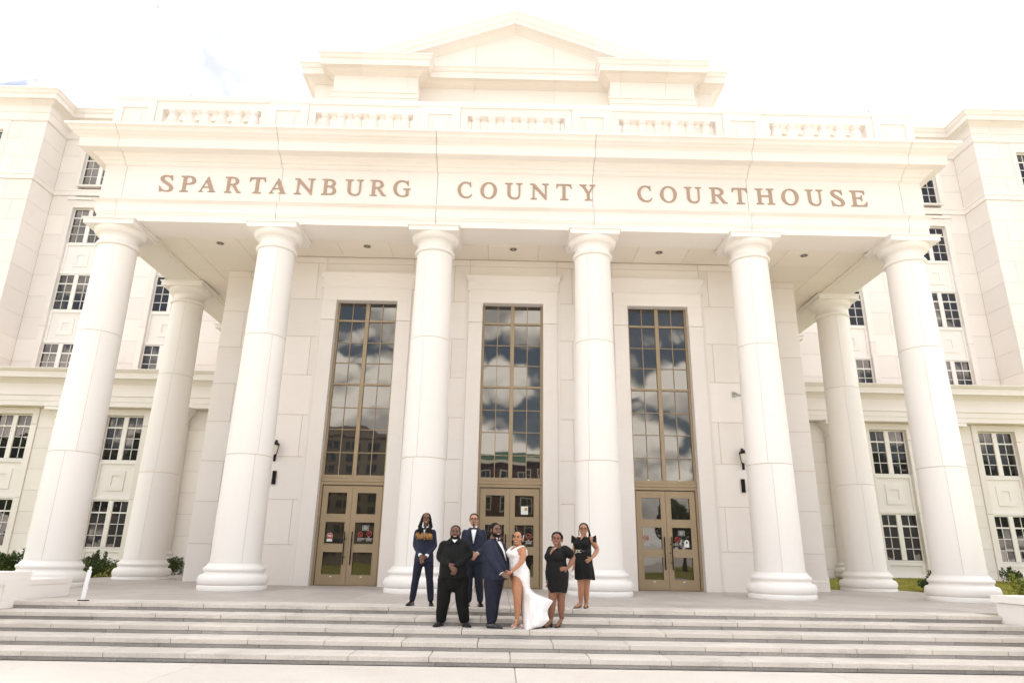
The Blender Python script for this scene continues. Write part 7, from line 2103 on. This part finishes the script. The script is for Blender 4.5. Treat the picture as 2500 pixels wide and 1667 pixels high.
def person_belt_dress():
    R_ = tag(empty('person', (1.40, -4.33, 0)), 'person in black ruffle-sleeved dress with lettered belt, glasses and flat sandals', 'person', 'wedding party on the steps')
    h = math.radians(-24)
    tor = Torso([(0.60, -0.010, 0.0, 0.165, 0.145), (0.76, -0.015, 0.0, 0.172, 0.160), (0.88, -0.018, 0.0, 0.165, 0.158), (0.96, -0.022, 0.0, 0.155, 0.145), (1.02, -0.026, 0.0, 0.150, 0.138), (1.10, -0.030, 0.0, 0.160, 0.150), (1.17, -0.030, 0.0, 0.165, 0.150), (1.24, -0.012, 0.0, 0.150, 0.115), (1.285, 0.0, 0.0, 0.118, 0.085), (1.32, 0.002, 0.0, 0.070, 0.060)], h, 2.2)
    H = Head((-0.008, -0.025, 1.538 - 0.118 * 0.90), 0.90, math.radians(-9), 0.03, -0.03, 1.09)
    sk = MB()
    H.skin(sk, 0.4)
    limb(sk, [(0.002, 0.0, 1.26), (0.0, -0.004, 1.33), (-0.004, -0.012, 1.395)], [0.06, 0.050, 0.048])
    tor.loft(sk, -0.02, 0.62, 1.31)
    el, wr = (0.252, 0.01, 1.060), (0.128, -0.165, 0.905)
    limb(sk, [(0.128, -0.045, 1.245), (0.185, -0.025, 1.17), el, (0.20, -0.09, 0.975), wr], [0.058, 0.056, 0.044, 0.040, 0.025])
    hand(sk, (0.122, -0.175, 0.898), (-0.82, -0.08, -0.52), (-0.5, -0.3, 0.8), 0.90, 0.10, 0.18)
    el2, wr2 = (-0.190, 0.04, 1.00), (-0.205, -0.06, 0.80)
    limb(sk, [(-0.140, 0.045, 1.235), el2, wr2], [0.055, 0.042, 0.025])
    hand(sk, (-0.206, -0.065, 0.79), (-0.05, -0.10, -0.98), (0.3, -0.9, 0), 0.88, 0.28, 0.06)
    limb(sk, [(-0.070, -0.01, 0.62), (-0.070, -0.02, 0.36), (-0.074, 0.0, 0.25), (-0.075, 0.03, 0.09)], [0.095, 0.060, 0.056, 0.034])
    limb(sk, [(0.040, 0.03, 0.62), (0.036, 0.03, 0.36), (0.036, 0.05, 0.25), (0.034, 0.08, 0.09)], [0.095, 0.060, 0.056, 0.034])
    limb(sk, [(-0.078, 0.03, 0.065), (-0.13, -0.05, 0.045), (-0.20, -0.135, 0.028)], [0.036, 0.032, 0.022])
    limb(sk, [(0.034, 0.08, 0.065), (0.02, 0.0, 0.045), (-0.005, -0.10, 0.028)], [0.036, 0.032, 0.022])
    blob('body', sk, SKIN['g'], R_, 0.006, 3)
    H.face(R_, smile=1.05)
    H.cap(R_, HAIR, 1.07, 0.003, 0.010)
    H.glasses(R_, plain('brown_glasses', (0.05, 0.03, 0.02), 0.3))
    rng = random.Random(14)
    m = MB()
    for k in range(46):
        a = rng.uniform(-0.4, 1.5)
        p0 = H.p(0.072 * math.cos(a * 0.6), 0.02 + 0.06 * math.sin(a), 0.055 + rng.uniform(-0.02, 0.04))
        p1 = H.p(0.094 + rng.uniform(-0.01, 0.012), 0.04 + rng.uniform(-0.02, 0.04), -0.01)
        p2 = H.p(0.108 + rng.uniform(-0.015, 0.02), 0.05 + rng.uniform(-0.02, 0.04), -0.10)
        p3 = Vector((0.105 + rng.uniform(-0.02, 0.03), 0.055 + rng.uniform(-0.02, 0.04), 1.255 + rng.uniform(-0.03, 0.03)))
        m.tube([p0, p1, p2, p3], [0.007, 0.008, 0.007, 0.004], 6)
    for k in range(14):
        p0 = H.p(-0.074, 0.02 + rng.uniform(-0.01, 0.05), 0.04)
        p1 = H.p(-0.088, 0.03 + rng.uniform(-0.01, 0.04), -0.04)
        p2 = H.p(-0.080 + rng.uniform(-0.008, 0.008), 0.04 + rng.uniform(-0.01, 0.03), -0.115)
        m.tube([p0, p1, p2], [0.007, 0.007, 0.004], 6)
    m.build('hair_braids', HAIR, R_)
    g_ = MB()
    tor.loft(g_, 0.006, 0.80, 1.30)
    for s_ in (-1, 1):
        a, b = tor.rot(s_ * 0.075, -0.095)
        g_.ball((-0.030 + a, b, 1.155), (0.084, 0.082, 0.075), 18, 12)
        q = tor.rot(s_ * 0.115, 0.0)
        g_.ball((q[0] - 0.005, q[1], 1.262), (0.050, 0.050, 0.030), 14, 10)
    blob('dress', g_, BDRESS, R_, 0.008, 8, 0.004, 13.0)
    # ruffled cap sleeves
    for s_, c0 in ((1, (0.140, -0.035, 1.262)), (-1, (-0.150, 0.040, 1.252))):
        vs, fs = [], []
        n, k_ = 30, 4
        for i in range(n + 1):
            a = -0.5 * PI + PI * 1.15 * i / n
            for j in range(k_ + 1):
                t = j / k_
                rr_ = 0.066 + 0.050 * t + 0.010 * t * math.sin(i * 1.35)
                vs.append((c0[0] + s_ * (0.01 + 0.075 * t) + 0.004 * math.sin(i * 1.35) * t, c0[1] + rr_ * math.sin(a - 0.2) * 0.85, c0[2] - 0.045 + rr_ * math.cos(a - 0.2) * 0.95 - 0.012 * t))
        for i in range(n):
            for j in range(k_): fs.append((i * (k_ + 1) + j, i * (k_ + 1) + j + 1, (i + 1) * (k_ + 1) + j + 1, (i + 1) * (k_ + 1) + j))
        o = MB().add(vs, fs, True).build('ruffle', BDRESS, R_)
        md = o.modifiers.new('thickness', 'SOLIDIFY')
        md.thickness = 0.006
    skirt_loft('skirt', R_, BDRESS, [(0.510, 0.010, 0.0, 0.185, 0.185), (0.66, 0.0, 0.0, 0.182, 0.182), (0.80, -0.014, 0.0, 0.172, 0.172), (0.93, -0.020, 0.0, 0.165, 0.158), (1.0, -0.024, 0.0, 0.155, 0.146)], 0.075, 9)
    m = MB()
    ring_ = []
    for i in range(33):
        a = 2 * PI * i / 32
        x_, y_ = tor.rot(0.164 * math.cos(a), 0.152 * math.sin(a))
        ring_.append((-0.026 + x_, y_, 1.02))
    m.tube(ring_, [(0.006, 0.026)] * 33, 8, ref=(0, 0, 1))
    m.build('belt', SATIN, R_)
    bk = MB()
    q0, q1 = tor.front(0.035, 1.02, 0.024), tor.front(0.075, 1.02, 0.024)
    bk.tube([q0, q1], [(0.004, 0.024)] * 2, 6, ref=(0, 0, 1))
    bk.build('belt_buckle', plain('grey_buckle', (0.03, 0.03, 0.032), 0.35), R_)
    IV = plain('ivory_letters', (0.78, 0.70, 0.56), 0.35)
    for ch, x_ in (('J', -0.092), ('O', -0.052), ('C', -0.006)):
        q = tor.front(x_, 0.994, 0.026)
        qa, qb = tor.front(x_ - 0.01, 1.0, 0.0), tor.front(x_ + 0.01, 1.0, 0.0)
        me = text_mesh(ch, 0.078, IV, 'CENTER', 0.003)
        o = link('belt_letter', me, R_, q)
        o.rotation_euler = (PI / 2, 0, math.atan2(qb[1] - qa[1], qb[0] - qa[0]))
    tor.patch('neckline_skin', SKIN['g'], R_, 1.225, 1.315, lin((1.225, -0.003), (1.315, -0.040)), lin((1.225, 0.003), (1.315, 0.040)), 0.030, 0.014)
    heel_sandal(R_, (-0.062, 0.065), (-0.225, -0.155), SANDAL, 0.022, False)
    heel_sandal(R_, (0.044, 0.115), (-0.012, -0.135), SANDAL, 0.022, False)

person_locs()
person_black_shirt()
person_glasses()
person_groom()
person_bride()
person_wrap_dress()
person_belt_dress()
